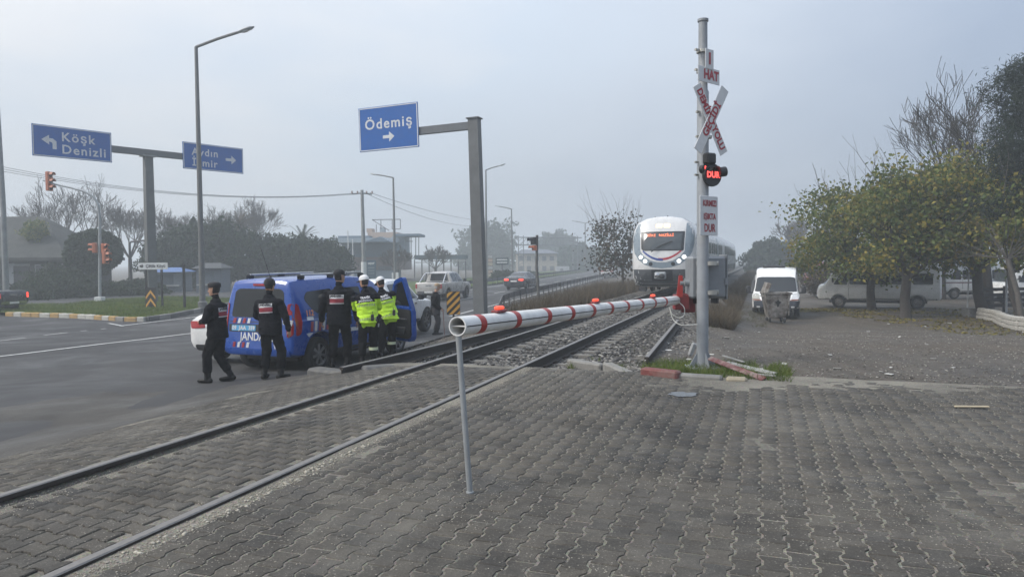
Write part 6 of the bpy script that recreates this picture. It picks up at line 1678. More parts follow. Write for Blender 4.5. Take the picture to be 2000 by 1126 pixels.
class Branches:
    def __init__(s): s.mb = MB(); s.tips = []
    def grow(s, p, d, L, r, depth, rng, spread=.6, up=.15, kids=3, n=5, minr=.006, wob=.18, ratio=.66):
        pts = [p.copy()]; rs = [r]; q = p.copy(); dd = d.normalized(); k = 3 if depth > 1 else 2
        for i in range(k):
            dd = (dd + Vector((rng.gauss(0, wob), rng.gauss(0, wob), rng.gauss(0, wob)+up*.3))).normalized(); q = q+dd*L/k; pts.append(q.copy()); rs.append(max(minr, r*(1-.42*(i+1)/k)))
        s.mb.tube(pts, rs, n if r > .03 else 3, cap=False)
        if depth == 0: s.tips.append((q.copy(), dd.copy())); return
        for j in range(kids):
            t_ = rng.uniform(.45, 1.) if j < kids-1 else 1.; i = min(k-1, int(t_*k)); pp = pts[i]+(pts[i+1]-pts[i])*(t_*k-i)
            ax_ = Vector((rng.gauss(0, 1), rng.gauss(0, 1), rng.gauss(0, 1))); ax_ = (ax_-dd*ax_.dot(dd)).normalized()
            nd = (dd + ax_*spread*rng.uniform(.7, 1.3) + Vector((0, 0, up))).normalized()
            s.grow(pp, nd, L*ratio*rng.uniform(.8, 1.2), max(minr, rs[i+1]*.72), depth-1, rng, spread, up, kids, n, minr, wob, ratio)
def leafy_tree(name, label, base, crown, rad, n_leaf, trunk_r, fork, leaf=.17, mats=None, seed=1, shoots=18, clumps=110, cat='tree', group=None, lean=None, low=-.75, bark=None, clump_r=.42):
    rg = random.Random(seed); nr = np.random.default_rng(seed); base = Vector(base); c = Vector(crown)-base; rad = Vector(rad)
    o = thing(name, label, cat, base, 0, group)
    f = Vector(fork)-base; mb = MB(); br = Branches()
    mid = f*.5+Vector((rg.gauss(0, .08), rg.gauss(0, .08), 0))
    br.mb.tube([Vector((0, 0, -.15)), f*.08, mid, f], [trunk_r*1.45, trunk_r*1.12, trunk_r*.95, trunk_r*.9], 12)
    for k in range(7):
        a = 2*PI*k/7+rg.uniform(-.3, .3); tgt = c+Vector((math.cos(a)*rad.x*.75, math.sin(a)*rad.y*.75, rad.z*rg.uniform(-.1, .7))); d = tgt-f
        br.grow(f+Vector((0, 0, -rg.uniform(0, .25))), d, d.length*.62, trunk_r*.55, 2, rg, .55, .08, 3, 6, .008, .14)
    br.mb.build('trunk', bark or BARK, o, smooth=50, fixn=False)
    cc = []
    while len(cc) < clumps:
        v = Vector((rg.gauss(0, 1), rg.gauss(0, 1), rg.gauss(0, 1))).normalized()*rg.random()**.33
        if v.z < low: continue
        p = c+Vector((v.x*rad.x, v.y*rad.y, v.z*rad.z)); p += Vector((mnoise.noise(p*.9), mnoise.noise(p*.9+Vector((9, 0, 0))), mnoise.noise(p*.9+Vector((0, 9, 0)))))*.6; cc.append(p)
    per = n_leaf//clumps; P = []; mi = []
    for p in cc:
        s_ = clump_r*rg.uniform(.6, 1.3); k = int(per*rg.uniform(.5, 1.5)); q = nr.normal(size=(k, 3))*np.array([s_, s_, s_*.62])+np.array(p); P.append(q); y = rg.random() < .20
        mi.append(np.where(nr.random(k) < (.65 if y else .12), 1, 0))
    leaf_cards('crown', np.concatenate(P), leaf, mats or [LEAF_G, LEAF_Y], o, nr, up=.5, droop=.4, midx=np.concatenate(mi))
    if shoots:
        tw = Branches()
        for k in range(shoots):
            a = rg.uniform(0, 2*PI); p = c+Vector((math.cos(a)*rad.x*rg.uniform(.1, .85), math.sin(a)*rad.y*rg.uniform(.1, .85), rad.z*rg.uniform(.35, .8))); d = Vector((math.cos(a)*.5+rg.gauss(0, .2), math.sin(a)*.5+rg.gauss(0, .2), 1.))
            tw.grow(p, d, rg.uniform(1.0, 1.9), .016, 1, rg, .35, .25, 2, 3, .006, .1, .5)
        tw.mb.build('bare_shoots', BARKG, o, fixn=False)['kind'] = 'stuff'
    return o
def gpt(px, py, Y):
    p = at(px, py, Y); return Vector((p.x, p.y, zg(p.x, p.y)))
GR_ = 'leafy trees along the yard'
def rt_tree(label, bpx, bpy, Y, cpx, cpy, rx, rz, fpx, fpy, tr, seed, n=17500, **k):
    b = gpt(bpx, bpy, Y); leafy_tree('autumn_tree', label, b, at(cpx, cpy, Y), (rx, rx*.9, rz), n, tr, at(fpx, fpy, Y-.05), seed=seed, group=GR_, **k)
rt_tree('tree with green and yellow leaves and the thickest straight trunk', 1768, 617, 31, 1785, 440, 2.7, 2.5, 1772, 535, .21, 3, clumps=95, low=-.6, clump_r=.5)
rt_tree('leftmost leafy tree of the yard, its slimmer trunk before the white minibus', 1702, 602, 36, 1662, 460, 2.9, 2.5, 1702, 535, .20, 5, clumps=95, low=-.75, clump_r=.5)
rt_tree('leafy tree with a dark leaning trunk behind the low white wall', 1922, 604, 31, 1900, 428, 2.9, 2.6, 1908, 530, .22, 8, clumps=90, low=-.65, clump_r=.5)
rt_tree('leafy tree at the right edge with a thin leaning trunk', 1997, 612, 27.5, 2030, 440, 2.3, 1.9, 1972, 530, .12, 12, n=15000, clumps=80, low=-.6)
rt_tree('leafy tree in the second row behind the minibuses', 1840, 590, 44, 1830, 450, 3.4, 2.3, 1840, 525, .2, 15, n=15000, clumps=90, low=-.5)
# pine at the right edge
def pine(label, base, top, rad, seed, n=30000):
    rg = random.Random(seed); nr = np.random.default_rng(seed); base = Vector(base); top = Vector(top)-base
    o = thing('pine_tree', label, 'tree', base); mb = MB(); mb.tube([Vector((0, 0, -.1)), top*.5, top*.97], [.2, .14, .03], 10); P = []
    N = 46
    for k in range(N):
        t_ = .28+.70*k/N; a = k*2.4+rg.uniform(-.3, .3); L = rad*(1.08-.75*max(0, t_-.35)/.65)*rg.uniform(.75, 1.1); p = top*t_; d = Vector((math.cos(a), math.sin(a), .35))
        e = p+d*L; mb.tube([p, p+d*L*.5+Vector((0, 0, -.05)), e], [.045, .03, .012], 5)
        for j in range(9):
            q = p+(e-p)*rg.uniform(.35, 1.05)+Vector((rg.gauss(0, .22), rg.gauss(0, .22), rg.gauss(.1, .16))); m_ = int(n/N/9); P.append(nr.normal(size=(m_, 3))*np.array([.24, .24, .20])+np.array(q))
    mb.build('trunk', BARK, o, smooth=50, fixn=False); leaf_cards('crown', np.concatenate(P), .20, LEAF_P, o, nr, up=.8, aspect=6., droop=-.9)
pine('tall dark green pine at the right edge of the photo', gpt(2025, 610, 28), at(2012, 118, 28), 2.3, 4)
# bare trees
def bare_tree(label, base, top, spread, seed, r=.16, kids=4, depth=5, name='bare_tree', group='bare winter trees', m=None, trunk=.32, up=.22, n=5, minr=.008):
    rg = random.Random(seed); base = Vector(base); top = Vector(top)-base; o = thing(name, label, 'tree', base, 0, group); br = Branches(); H = top.length; f = top*trunk
    br.mb.tube([Vector((0, 0, -.15)), f*.5, f], [r*1.2, r, r*.9], 8)
    lim = Branches()
    for k in range(6):
        a = 2*PI*k/6+rg.uniform(-.4, .4); d = Vector((math.cos(a)*spread, math.sin(a)*spread, 1.)); lim.grow(f, d, H*.27, r*.5, depth-1, rg, .62, up, kids, n, minr, .10, .66)
    br.mb.build('trunk', m or BARKG, o, smooth=50, fixn=False); lim.mb.build('branches', m or BARKG, o, fixn=False); return o
bare_tree('bare tree rising behind the dark roof on the left', gpt(150, 560, 70), at(120, 345, 70), 1.25, 3, .26, minr=.016)
bare_tree('bare tree between the dark roof and the gantry column', gpt(255, 560, 74), at(252, 385, 74), .9, 5, .2, minr=.016)
bare_tree('slim bare tree just right of the gantry column', gpt(338, 555, 78), at(342, 405, 78), .7, 7, .16, minr=.016)
bare_tree('bare tree above the hedge right of the tall street lamp', gpt(432, 555, 84), at(428, 395, 84), .8, 9, .18, minr=.016)
bare_tree('bare tree with upright twigs right of the palm leaves', gpt(500, 555, 86), at(503, 388, 86), .6, 11, .18, minr=.016)
bare_tree('large bare crown rising behind the pine on the right', gpt(1930, 600, 36), at(1895, 140, 36), 1.0, 13, .26, m=BARK, minr=.012)
bare_tree('hazy bare tree beyond the white panel van', gpt(1575, 575, 95), at(1560, 420, 95), .9, 17, .26, minr=.028)
bare_tree('reddish bare shrub tree before the petrol station', gpt(775, 548, 82), at(780, 478, 82), 1.1, 19, .12, depth=5, minr=.016)
bare_tree('bare shrub tree beside the pergola', gpt(850, 548, 90), at(850, 478, 90), 1.3, 21, .12, depth=5, minr=.016)
# pollarded tree behind the low wall
o = thing('pollarded_tree', 'small pollarded tree with bare whips by the right edge', 'tree', gpt(1998, 615, 26)); rg = random.Random(5); mb = MB(); b = o.location.copy(); f = at(1968, 505, 26)-b
mb.tube([Vector((0, 0, 0)), f*.5+Vector((.08, 0, 0)), f], [.11, .09, .09], 8); mb.build('trunk', BARKG, o, smooth=50); br = Branches()
for k in range(26):
    a = rg.uniform(0, 2*PI); e = rg.uniform(.1, 1.1); br.grow(f, Vector((math.cos(a)*math.cos(e), math.sin(a)*math.cos(e), math.sin(e))), rg.uniform(.9, 1.9), .016, 1, rg, .25, .05, 2, 3, .006, .06, .45)
br.mb.build('whips', BARKG, o, fixn=False)
# dense evergreens
def evergreen(label, px, cy, Y, rx, rz, seed, n=9000, base_y=555, name='evergreen_shrub', cat='shrub', group='clipped evergreens beyond the road', leaf=.30, trunk=True, m=None, rough=.24):
    rg = random.Random(seed); nr = np.random.default_rng(seed); b = gpt(px, base_y, Y); c = at(px, cy, Y)-b; o = thing(name, label, cat, b, 0, group)
    d = nr.normal(size=(n, 3)); d /= np.linalg.norm(d, axis=1)[:, None]; rr = nr.random(n)**.22
    f = np.array([1+rough*2*mnoise.noise(Vector(x)*2.2+Vector((seed, 0, 0)))+rough*mnoise.noise(Vector(x)*6+Vector((seed, 3, 0))) for x in d.tolist()])
    P = d*(rr*f)[:, None]*np.array([rx, rx, rz])+np.array(c); P = P[P[:, 2] > .05]
    leaf_cards('foliage', P, leaf, m or LEAF_D, o, nr, up=.2, aspect=2.2)
    if trunk:
        mb = MB()
        for k in range(3): a = 2*PI*k/3+seed; mb.tube([(0.1*k, 0, 0), c*.5+Vector((math.cos(a)*.3, math.sin(a)*.3, 0)), c+Vector((math.cos(a)*rx*.5, math.sin(a)*rx*.5, rz*.3))], [.10, .08, .03], 6)
        mb.build('stem', BARK, o)
evergreen('round clipped dark evergreen tree behind the traffic signal mast', 182, 492, 56, 2.05, 1.75, 2, 14000, 575, leaf=.24, rough=.07)
for k, (px, cy, rx, rz, lb) in enumerate(((322, 508, 2.2, 2.3, 'evergreen just right of the gantry column'), (365, 498, 2.3, 2.7, 'evergreen left of the tall street lamp'), (422, 492, 2.5, 3.0, 'tall evergreen right of the tall street lamp'), (478, 500, 2.7, 2.6, 'evergreen under the bare upright twigs'),
        (535, 505, 2.5, 2.3, 'evergreen left of the palm crown'), (588, 506, 2.6, 2.2, 'evergreen directly below the palm crown'), (640, 512, 2.5, 2.1, 'last evergreen of the row beside the flag poles'))):
    evergreen(lb, px, cy, 68+k*.8, rx, rz, 20+k, 7500, 555, leaf=.34)
def cypress(label, px, top_y, base_y, Y, r, seed):
    nr = np.random.default_rng(seed); b = gpt(px, base_y, Y); H = at(px, top_y, Y).z-b.z; o = thing('cypress_tree', label, 'tree', b, 0, 'narrow cypresses'); n = 3500
    t_ = nr.random(n); a = nr.random(n)*6.283; rr = r*np.sin(np.pi*np.clip(t_*.92+.08, 0, 1))**.6*(.6+.4*nr.random(n)**.4)*(1+.25*np.sin(a*3+t_*9)); P = np.stack([np.cos(a)*rr, np.sin(a)*rr, t_*H], 1)
    leaf_cards('foliage', P, .34, LEAF_D, o, nr, up=.2, aspect=2.5, droop=-1.2); mb = MB(); mb.tube([(0, 0, 0), (0, 0, H*.7)], [.12, .03], 6); mb.build('trunk', BARK, o)
cypress('narrow cypress left of the tall street lamp', 381, 425, 552, 72, .75, 1); cypress('narrow cypress right of the tall street lamp', 424, 432, 552, 76, .55, 2); cypress('narrow cypress beside the reddish palm', 444, 432, 552, 77, .5, 3)
def palm(label, px, cy, base_y, Y, R_, seed, m=LEAF_D, n=34):
    rg = random.Random(seed); b = gpt(px, base_y, Y); c = at(px, cy, Y)-b; o = thing('palm_tree', label, 'palm', b, 0, 'palms beyond the hedge'); mb = MB(); mb.tube([(0, 0, 0), c*.5, c], [.3, .26, .24], 8); mb.build('trunk', BARKG, o, smooth=50); mb = MB()
    for k in range(n):
        a = rg.uniform(0, 2*PI); el = rg.uniform(-.5, 1.35); pts = []; d = Vector((math.cos(a)*math.cos(el), math.sin(a)*math.cos(el), math.sin(el))); p = c.copy(); s_ = Vector((-math.sin(a), math.cos(a), 0)); L = R_*rg.uniform(.85, 1.1)
        for j in range(7): pts.append(p.copy()); d = (d+Vector((0, 0, -.16))).normalized(); p = p+d*L/6
        for j in range(6):
            for sd in (-1, 1):
                for e in range(3):
                    q = pts[j]+(pts[j+1]-pts[j])*(e/3); tip = q+(s_*sd*.55+(pts[j+1]-pts[j]).normalized()*.5+Vector((0, 0, -.18)))*L*.30*(1-.09*j); w = (pts[j+1]-pts[j]).normalized()*.05
                    mb.add([q-w, q+w, tip], [(0, 1, 2)])
    mb.build('fronds', m, o, fixn=False)
palm('palm crown standing above the evergreen row', 591, 468, 552, 80, 2.1, 3); palm('brownish palm crown between the cypresses', 468, 440, 552, 80, 2.0, 5, LEAF_B)
for k, (px, cy, Y, rx, rz, lb) in enumerate(((60, 575, 50, 2.2, .75, 'low shrub before the dark wall at the far left'), (110, 560, 52, 2.4, 1.5, 'sprawling bush before the dark building'), (155, 562, 53, 1.6, 1.1, 'bush between the dark building and the signal mast'), (240, 567, 55, 1.8, .7, 'low hedge behind the signal mast'), (285, 565, 56, 1.5, .7, 'low hedge end by the gantry column'),
        (985, 541, 88, 1.6, .9, 'green bush under the dark billboard'), (1035, 538, 110, 1.4, .7, 'small bush before the beige building'))):
    evergreen(lb, px, cy, Y, rx, rz, 40+k, 4500, 582 if px < 400 else 545, name='shrub', group='low shrubs', leaf=.22, trunk=False, rough=.25)
for k, (px, cy, Y, rx, rz, by, lb) in enumerate(((1140, 520, 190, 8, 5., 538, 'hazy tree mass right of the signal gantry'), (1085, 505, 230, 7, 8, 535, 'hazy tree behind the beige building'), (950, 500, 200, 8, 9, 535, 'hazy tree behind the Ödemiş column'), (1512, 508, 105, 3.8, 3.0, 560, 'hazy rounded tree left of the panel van roof'), (1600, 530, 80, 2.6, 1.6, 575, 'bush behind the red minibus'), (1625, 555, 48, 1.6, 1.0, 580, 'scrubby bush left of the white minibus front'))):
    evergreen(lb, px, cy, Y, rx, rz, 60+k, 11000 if k < 4 else 5000, by, name='hazy_tree' if k < 4 else 'shrub', cat='tree' if k < 4 else 'shrub', group=None, leaf=(1.1 if k < 3 else .5) if k < 4 else .2, trunk=k < 4, rough=.3, m=LEAF_D if k < 5 else LEAF_B)
# sparse tree beside the train
b = gpt(1215, 560, 50)
leafy_tree('trackside_tree', 'sparse small leaved tree standing left of the train', b, at(1203, 478, 50), (1.75, 1.5, 2.0), 2600, .10, at(1216, 520, 50), leaf=.20, mats=[LEAF_B, LEAF_D], seed=31, shoots=22, clumps=120, bark=BARKG, clump_r=.5, low=-.95)
mb = MB()
# ---------------------------------------------------------------- grass and weeds
def blades(name, pts, h, w, m, seed, lean=.35, label=None):
    nr = np.random.default_rng(seed); P = np.asarray(pts, np.float32); n = len(P); a = nr.random(n)*6.283; s = np.stack([np.cos(a), np.sin(a), np.zeros(n)], 1); hh = h*(.45+.9*nr.random(n))
    L = nr.normal(size=(n, 2))*lean*hh[:, None]; mid = P+np.stack([L[:, 0]*.3, L[:, 1]*.3, hh*.55], 1); tip = P+np.stack([L[:, 0], L[:, 1], hh], 1); ww = (w*(.6+.8*nr.random(n)))[:, None]
    V = np.stack([P-s*ww, P+s*ww, mid+s*ww*.6, mid-s*ww*.6, tip], 1).reshape(-1, 3); i = np.arange(n)*5
    F_ = np.concatenate([np.stack([i, i+1, i+2], 1), np.stack([i, i+2, i+3], 1), np.stack([i+3, i+2, i+4], 1)])
    o = np_mesh(name, V, F_, m); tag(o, label, kind='stuff'); return o
rg = random.Random(77); pts = []
def inpoly(x, y, poly):
    c = False; j = len(poly)-1
    for i in range(len(poly)):
        if (poly[i][1] > y) != (poly[j][1] > y) and x < (poly[j][0]-poly[i][0])*(y-poly[i][1])/(poly[j][1]-poly[i][1])+poly[i][0]: c = not c
        j = i
    return c
xs = [p[0] for p in ISL]; ys = [p[1] for p in ISL]
while len(pts) < 26000:
    x, y = rg.uniform(max(min(xs), -32), max(xs)), min(ys)+(max(ys)-min(ys))*rg.random()**1.4
    if inpoly(x, y, ISL): pts.append((x, y, z_isl(x, y)-.02))
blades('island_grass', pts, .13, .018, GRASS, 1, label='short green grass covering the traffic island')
pts = []
while len(pts) < 4500:                           # round the crossing post and kerb
    px = rg.uniform(1110, 1545); k = (px-1110)/435; py = rg.uniform(700+k*14, 719+k*28)
    dn = mnoise.noise(Vector((px*.016, py*.05, 0)))
    if px < 1290 and dn < .05: continue
    if px > 1480 and dn < -.1: continue
    if px > 1330 and py > 748: continue
    p = Gt(px, py); pts.append((p.x, p.y, p.z-.03))
blades('kerb_grass', pts, .12, .006, GRASS, 2, .55, 'bright green grass tufts round the foot of the crossing post')
pts = []
for _ in range(3600):
    v = 12.4+rg.random()**1.6*16; u = rg.choice([rg.uniform(-3.2, -1.4), rg.uniform(-3.2, -2.0), rg.uniform(1.9, 4)])
    if mnoise.noise(Vector((u*1.1, v*.7, 4))) < .12: continue
    p = T(u, v); pts.append((p.x, p.y, z_bal_abs(u, v) if abs(u) < 2.6 else zg(p.x, p.y)-.02))
blades('ballast_grass', pts, .07, .005, leaf_mat('dull_grass', [(.08, .10, .03), (.11, .12, .04), (.13, .11, .06)], .3), 3, .6, 'thin dull grass growing through the ballast')
pts = []
for _ in range(16000):                           # dry weeds left of the track
    v = rg.uniform(24, 62); u = rg.uniform(2.6, 4.2+(v-24)*.13)
    if u > 8.3+.113*(v-34)-.9 or mnoise.noise(Vector((u*.6, v*.3, 8))) < -.25: continue
    p = T(u, v); pts.append((p.x, p.y, zg(p.x, p.y)-.05))
blades('dry_weeds', pts, .75, .011, DRY, 4, .35, 'tall brown dry weeds between the track and the guard rail')
pts = []
for _ in range(15000):                           # scrub right of the track
    v = 23+rg.random()**1.5*80; u = -rg.uniform(2.5, 3.5+max(0, v-50)*.02)
    if mnoise.noise(Vector((u*.6, v*.3, 3))) < -.2: continue
    p = T(u, v)
    if p.y > 26 and abs(p.x-(at(1516, 600, 31).x+.35*(p.y-31))) < 1.5: continue
    pts.append((p.x, p.y, zg(p.x, p.y)-.05))
blades('yard_scrub', pts, .46, .012, DRY, 5, .45, 'brown scrub along the right side of the railway')
pts = []
for _ in range(1500):
    px = rg.uniform(1395, 1500); py = rg.uniform(598, 640)
    if mnoise.noise(Vector((px*.03, py*.1, 3))) < .0: continue
    p = Gt(px, py); pts.append((p.x, p.y, p.z-.02))
blades('verge_grass', pts, .15, .009, leaf_mat('dull_grass2', [(.08, .10, .03), (.13, .12, .05), (.15, .12, .07)], .3), 6, .5, 'patchy dull grass beside the white panel van')
# fallen leaves
nr = np.random.default_rng(3); pts = []
for _ in range(5200):
    px = rg.uniform(1560, 2040); py = 603+rg.random()**1.3*52*min(1, max(.12, (px-1560)/330))
    p = Gt(px, py)
    if mnoise.noise(Vector((p.x*.7, p.y*.7, 2))) < -.15: continue
    pts.append((p.x, p.y, z_ground(p.x, p.y)+.015))
o = leaf_cards('fallen_leaves', pts, .11, leaf_mat('leaf_litter', [(.10, .10, .02), (.20, .17, .03), (.26, .21, .04), (.13, .08, .03)], .2), None, nr, up=3.); tag(o, 'yellow green fallen leaves scattered under the yard trees', kind='stuff')
# ================================================================= buildings and loose things
def boxp(parent, name, c, d, m, bev=0, rz=0.):
    mb = MB(); mb.box((0, 0, 0), d, bev=bev); o = mb.build(name, m, parent); o.location = c; o.rotation_euler = (0, 0, rz); return o
# dark building with a wide tiled roof
t = NT('roof_dark_tiles'); wv = t.n('ShaderNodeTexWave'); wv.inputs['Scale'].default_value = 5.; wv.inputs['Distortion'].default_value = .6; t.l(t.co(), wv.inputs['Vector'])
c = t.mix(t.ramp(t.noise(1.3, 6, .7), [(.35, 0.), (.7, 1.)]), (.035, .036, .034), (.075, .078, .07)); c = t.mix(.25, c, wv.outputs[0], 'OVERLAY'); t.set(col=c, rough=.9); t.bump(wv.outputs[0], .6, .05); ROOFD = t.m
DWALL = mat('dark_timber_wall', (.03, .026, .026), .8, var=.3); CREAM = mat('cream_render', (.42, .38, .31), .85, var=.15, dirt=.3); PALE = mat('pale_render', (.40, .41, .41), .85, var=.12, dirt=.35)
YB1 = 60.; b = gpt(40, 585, YB1); ez = at(40, 503, YB1).z-b.z; rz_ = at(60, 424, YB1+5).z-b.z
B = thing('roadside_building', 'long dark building with a wide hipped roof at the far left', 'building', b, R(6))
xl, xr = -12., at(138, 500, YB1).x-b.x
xh = at(112, 432, YB1+5).x-b.x-.3
mb = MB(); mb.add([(xl, -1.2, ez), (xr, -1.2, ez), (xr, 10, ez), (xl, 10, ez), (xl, 4.4, rz_), (xh, 4.4, rz_), (xl, -1.2, ez-.25), (xr, -1.2, ez-.25), (xr, 10, ez-.25), (xl, 10, ez-.25)], [(0, 1, 5, 4), (1, 2, 5), (2, 3, 4, 5), (3, 0, 4), (0, 6, 7, 1), (1, 7, 8, 2), (6, 9, 8, 7)]); rf = mb.build('roof', ROOFD, B)
boxp(B, 'wall', ((xl+xr)/2-.3, 4.6, ez/2), (xr-xl-1.2, 9, ez), DWALL)
def bx(px0, py0, px1, py1, name, m, Y=YB1, dep=.12, yoff=-.15):
    a = at(px0, py1, Y+yoff)-b; c_ = at(px1, py0, Y+yoff)-b
    return boxp(B, name, ((a.x+c_.x)/2, yoff, (a.z+c_.z)/2), (abs(c_.x-a.x), dep, abs(c_.z-a.z)), m)
bx(20, 514, 27, 560, 'panel', PALE); bx(27, 515, 56, 519, 'lintel', PALE); bx(28, 519, 55, 559, 'shutter_door', mat('shutter_dark', (.022, .018, .022), .6)); bx(67, 516, 81, 542, 'window_board', PALE); bx(68, 518, 80, 540, 'window', mat('dim_window', (.12, .12, .13), .3), yoff=-.25); bx(110, 515, 120, 519, 'sign_board', PALE)
for px in (84, 96, 118, 128): bx(px, 508, px+2.5, 570, 'post', DWALL, yoff=-.9)
# shrub growing on the roof
evergreen('green creeper growing on the dark roof', 68, 452, YB1+1.2, 1.0, .9, 91, 2200, 470, name='roof_creeper', cat='plant', group=None, leaf=.2, trunk=False, m=LEAF_G, rough=.3)
# low wall, brick planter behind the island
q = gpt(170, 582, 54); o = thing('brick_planter', 'small pale brick planter by the kerb before the dark building', 'planter', q)
for k in range(3): boxp(o, 'course', (0, 0, .1+k*.27), (1.0-.04*(k % 2), .5, .24), mat('pale_brick', (.34, .22, .16), .85, var=.2, dirt=.4), .03)
# kiosk and hut
def hut(label, px, top, bot, Y, w, roofm, wallm, name='kiosk', cat='kiosk'):
    q = gpt(px, bot, Y); h = at(px, top, Y).z-q.z; o = thing(name, label, cat, q, R(4)); boxp(o, 'wall', (0, 0, h*.42), (w, 2.4, h*.84), wallm); mb = MB(); mb.add([(-w*.62, -1.7, h*.82), (w*.62, -1.7, h*.82), (w*.62, 1.7, h*.82), (-w*.62, 1.7, h*.82), (-w*.3, 0, h), (w*.3, 0, h)], [(0, 1, 5, 4), (1, 2, 5), (2, 3, 4, 5), (3, 0, 4), (0, 3, 2, 1)]); mb.build('roof', roofm, o)
    boxp(o, 'window', (-w*.05, -1.21, h*.5), (w*.55, .06, h*.42), mat('kiosk_glass', (.10, .12, .14), .15)); boxp(o, 'counter', (0, -1.3, h*.27), (w*.9, .3, .1), PALE); return o
hut('small grey kiosk with a hipped roof behind the tall street lamp', 418, 513, 572, 60, 2.0, mat('kiosk_roof', (.05, .055, .06), .7), mat('kiosk_wall', (.10, .12, .15), .7))
o = hut('low stall with a blue and white awning right of the gantry column', 338, 522, 578, 62, 2.4, mat('awning_blue', (.10, .18, .38), .6), mat('stall_wall', (.16, .18, .20), .7), 'market_stall', 'stall')
# petrol station
YP = 98.; b = gpt(720, 548, YP)
P_ = thing('petrol_station', 'hazy petrol station building with flat canopies and a rooftop frame', 'building', b)
GB = mat('station_bluegrey', (.13, .18, .23), .7, var=.12); LB = mat('station_paleblue', (.30, .36, .40), .7, var=.1); PE = mat('station_peach', (.42, .33, .27), .8, var=.1); SF = mat('steel_frame', (.12, .12, .13), .6)
def pb(px0, py0, px1, py1, name, m, dy=0., dep=4.):
    a = at(px0, py1, YP+dy)-b; c_ = at(px1, py0, YP+dy)-b; return boxp(P_, name, ((a.x+c_.x)/2, dy+dep/2, (a.z+c_.z)/2), (abs(c_.x-a.x), dep, abs(c_.z-a.z)), m)
pb(668, 474, 772, 502, 'wall', GB, 0, 8); pb(674, 500, 790, 528, 'wall', mat('station_redbrown', (.20, .15, .14), .8), .5, 7); pb(690, 528, 770, 549, 'wall', GB, -.6, 6); pb(620, 464, 772, 474, 'canopy', LB, -2.5, 9); pb(660, 460, 720, 465, 'canopy', GB, -1, 6)
pb(718, 453, 775, 466, 'upper_storey', PE, 1.5, 5); pb(768, 456, 820, 461, 'canopy', GB, 0, 6); pb(766, 461, 790, 500, 'wall', LB, 1, 5); pb(742, 444, 751, 454, 'water_tank', LB, 2, 1); pb(716, 446, 727, 454, 'stair_head', PE, 2, 2)
mb = MB(); a = at(735, 463, YP-3)-b; c1 = at(770, 473, YP-3)-b; c0 = at(718, 473, YP-3)-b; mb.prism([(c0.x, c0.z), ((c0.x+c1.x)/2+.4, a.z), (c1.x, c1.z)], Matrix.Translation((0, -2.6, 0)) @ FLAT, 3.); mb.build('gable', GB, P_)
def fr(pts, name='frame_bar', dy=2., r=.06):
    mb = MB(); mb.tube([at(x, y, YP+dy)-b for x, y in pts], r, 5); mb.build(name, SF, P_)
fr([(727, 429), (782, 428)]); fr([(782, 428), (782, 447)]); fr([(766, 428), (766, 447)]); fr([(766, 447), (782, 447)]); fr([(744, 428), (744, 447)]); fr([(727, 429), (760, 450)]); fr([(735, 438), (735, 453)])
for x in (803, 812, 818): fr([(x, 460), (x, 500)])
fr([(792, 471), (806, 471)]); fr([(658, 484), (672, 473)]); fr([(656, 473), (656, 486)])
for k, (x0, x1) in enumerate(((738, 752), (752, 766))): pb(x0, 519, x1-1, 527, 'window', mat('dim_window', (.12, .12, .13), .3), .3, .2)
# price totem and flag poles
q = gpt(726, 552, 72); o = thing('price_totem', 'dark price totem reading ucur in white letters', 'sign', q, 0); z1 = at(726, 508, 72).z-q.z; TB = mat('totem_blue', (.05, .085, .12), .5)
boxp(o, 'panel', (0, 0, z1/2), (.92, .25, z1), TB, .03); text_flat('uçur', .36, upright(0, -.13, z1-.28), SIGNW, o, bold=.014)
for k in range(3): boxp(o, 'price_bar', (0, -.135, z1-.75-k*.28), (.6, .02, .07), mat('totem_grey', (.22, .27, .30), .5))
for k in (-1, 0, 1): boxp(o, 'pictogram', (k*.24, -.135, .50), (.2, .02, .2), SIGNW); boxp(o, 'pictogram_mark', (k*.24, -.15, .50), (.09, .015, .09), TB)
boxp(o, 'price_bar', (.05, -.135, .30), (.6, .02, .08), SIGNW)
for px, top, lb in ((682, 452, 'taller white flagpole left of the utility pole'), (691, 470, 'shorter white flagpole left of the utility pole')):
    q = gpt(px, 553, 76); o = thing('flagpole', lb, 'flagpole', q, 0, 'flagpoles'); h = at(px, top, 76).z-q.z; mb = MB(); mb.tube([(0, 0, 0), (-.05, 0, h)], [.10, .05], 8); mb.build('pole', SIGNW, o, smooth=40); mb = MB(); mb.lathe([(.02, 0), (.08, .08), (.02, .16)], (-.05, 0, h), 8); mb.build('finial', SIGNW, o)
for px, lb in ((767, 'left white bollard post beside the pickup roof'), (776, 'right white bollard post beside the pickup roof')):
    q = gpt(px, 553, 60); o = thing('white_post', lb, 'post', q, 0, 'white posts'); boxp(o, 'post', (0, 0, .75), (.12 if px == 767 else .25, .12, 1.5), SIGNW, .02)
# pergola of the garden beyond the road
q = gpt(860, 548, 96); o = thing('pergola', 'long hazy green roofed pergola with thin posts beyond the pickup', 'pergola', q)
a = at(815, 498, 96)-q; c_ = at(912, 506, 96)-q; boxp(o, 'roof', ((a.x+c_.x)/2, 0, (a.z+c_.z)/2), (c_.x-a.x, 6, .55), mat('pergola_roof', (.07, .10, .11), .8))
for k in range(8): x = a.x+(c_.x-a.x)*k/7; boxp(o, 'post', (x, -2.8, c_.z/2), (.14, .14, c_.z), SF)
for k in range(4): boxp(o, 'parasol', (a.x+1+k*1.7, -3.2, 2.3+.2*(k % 2)), (1.5, 1.2, .12), PALE)
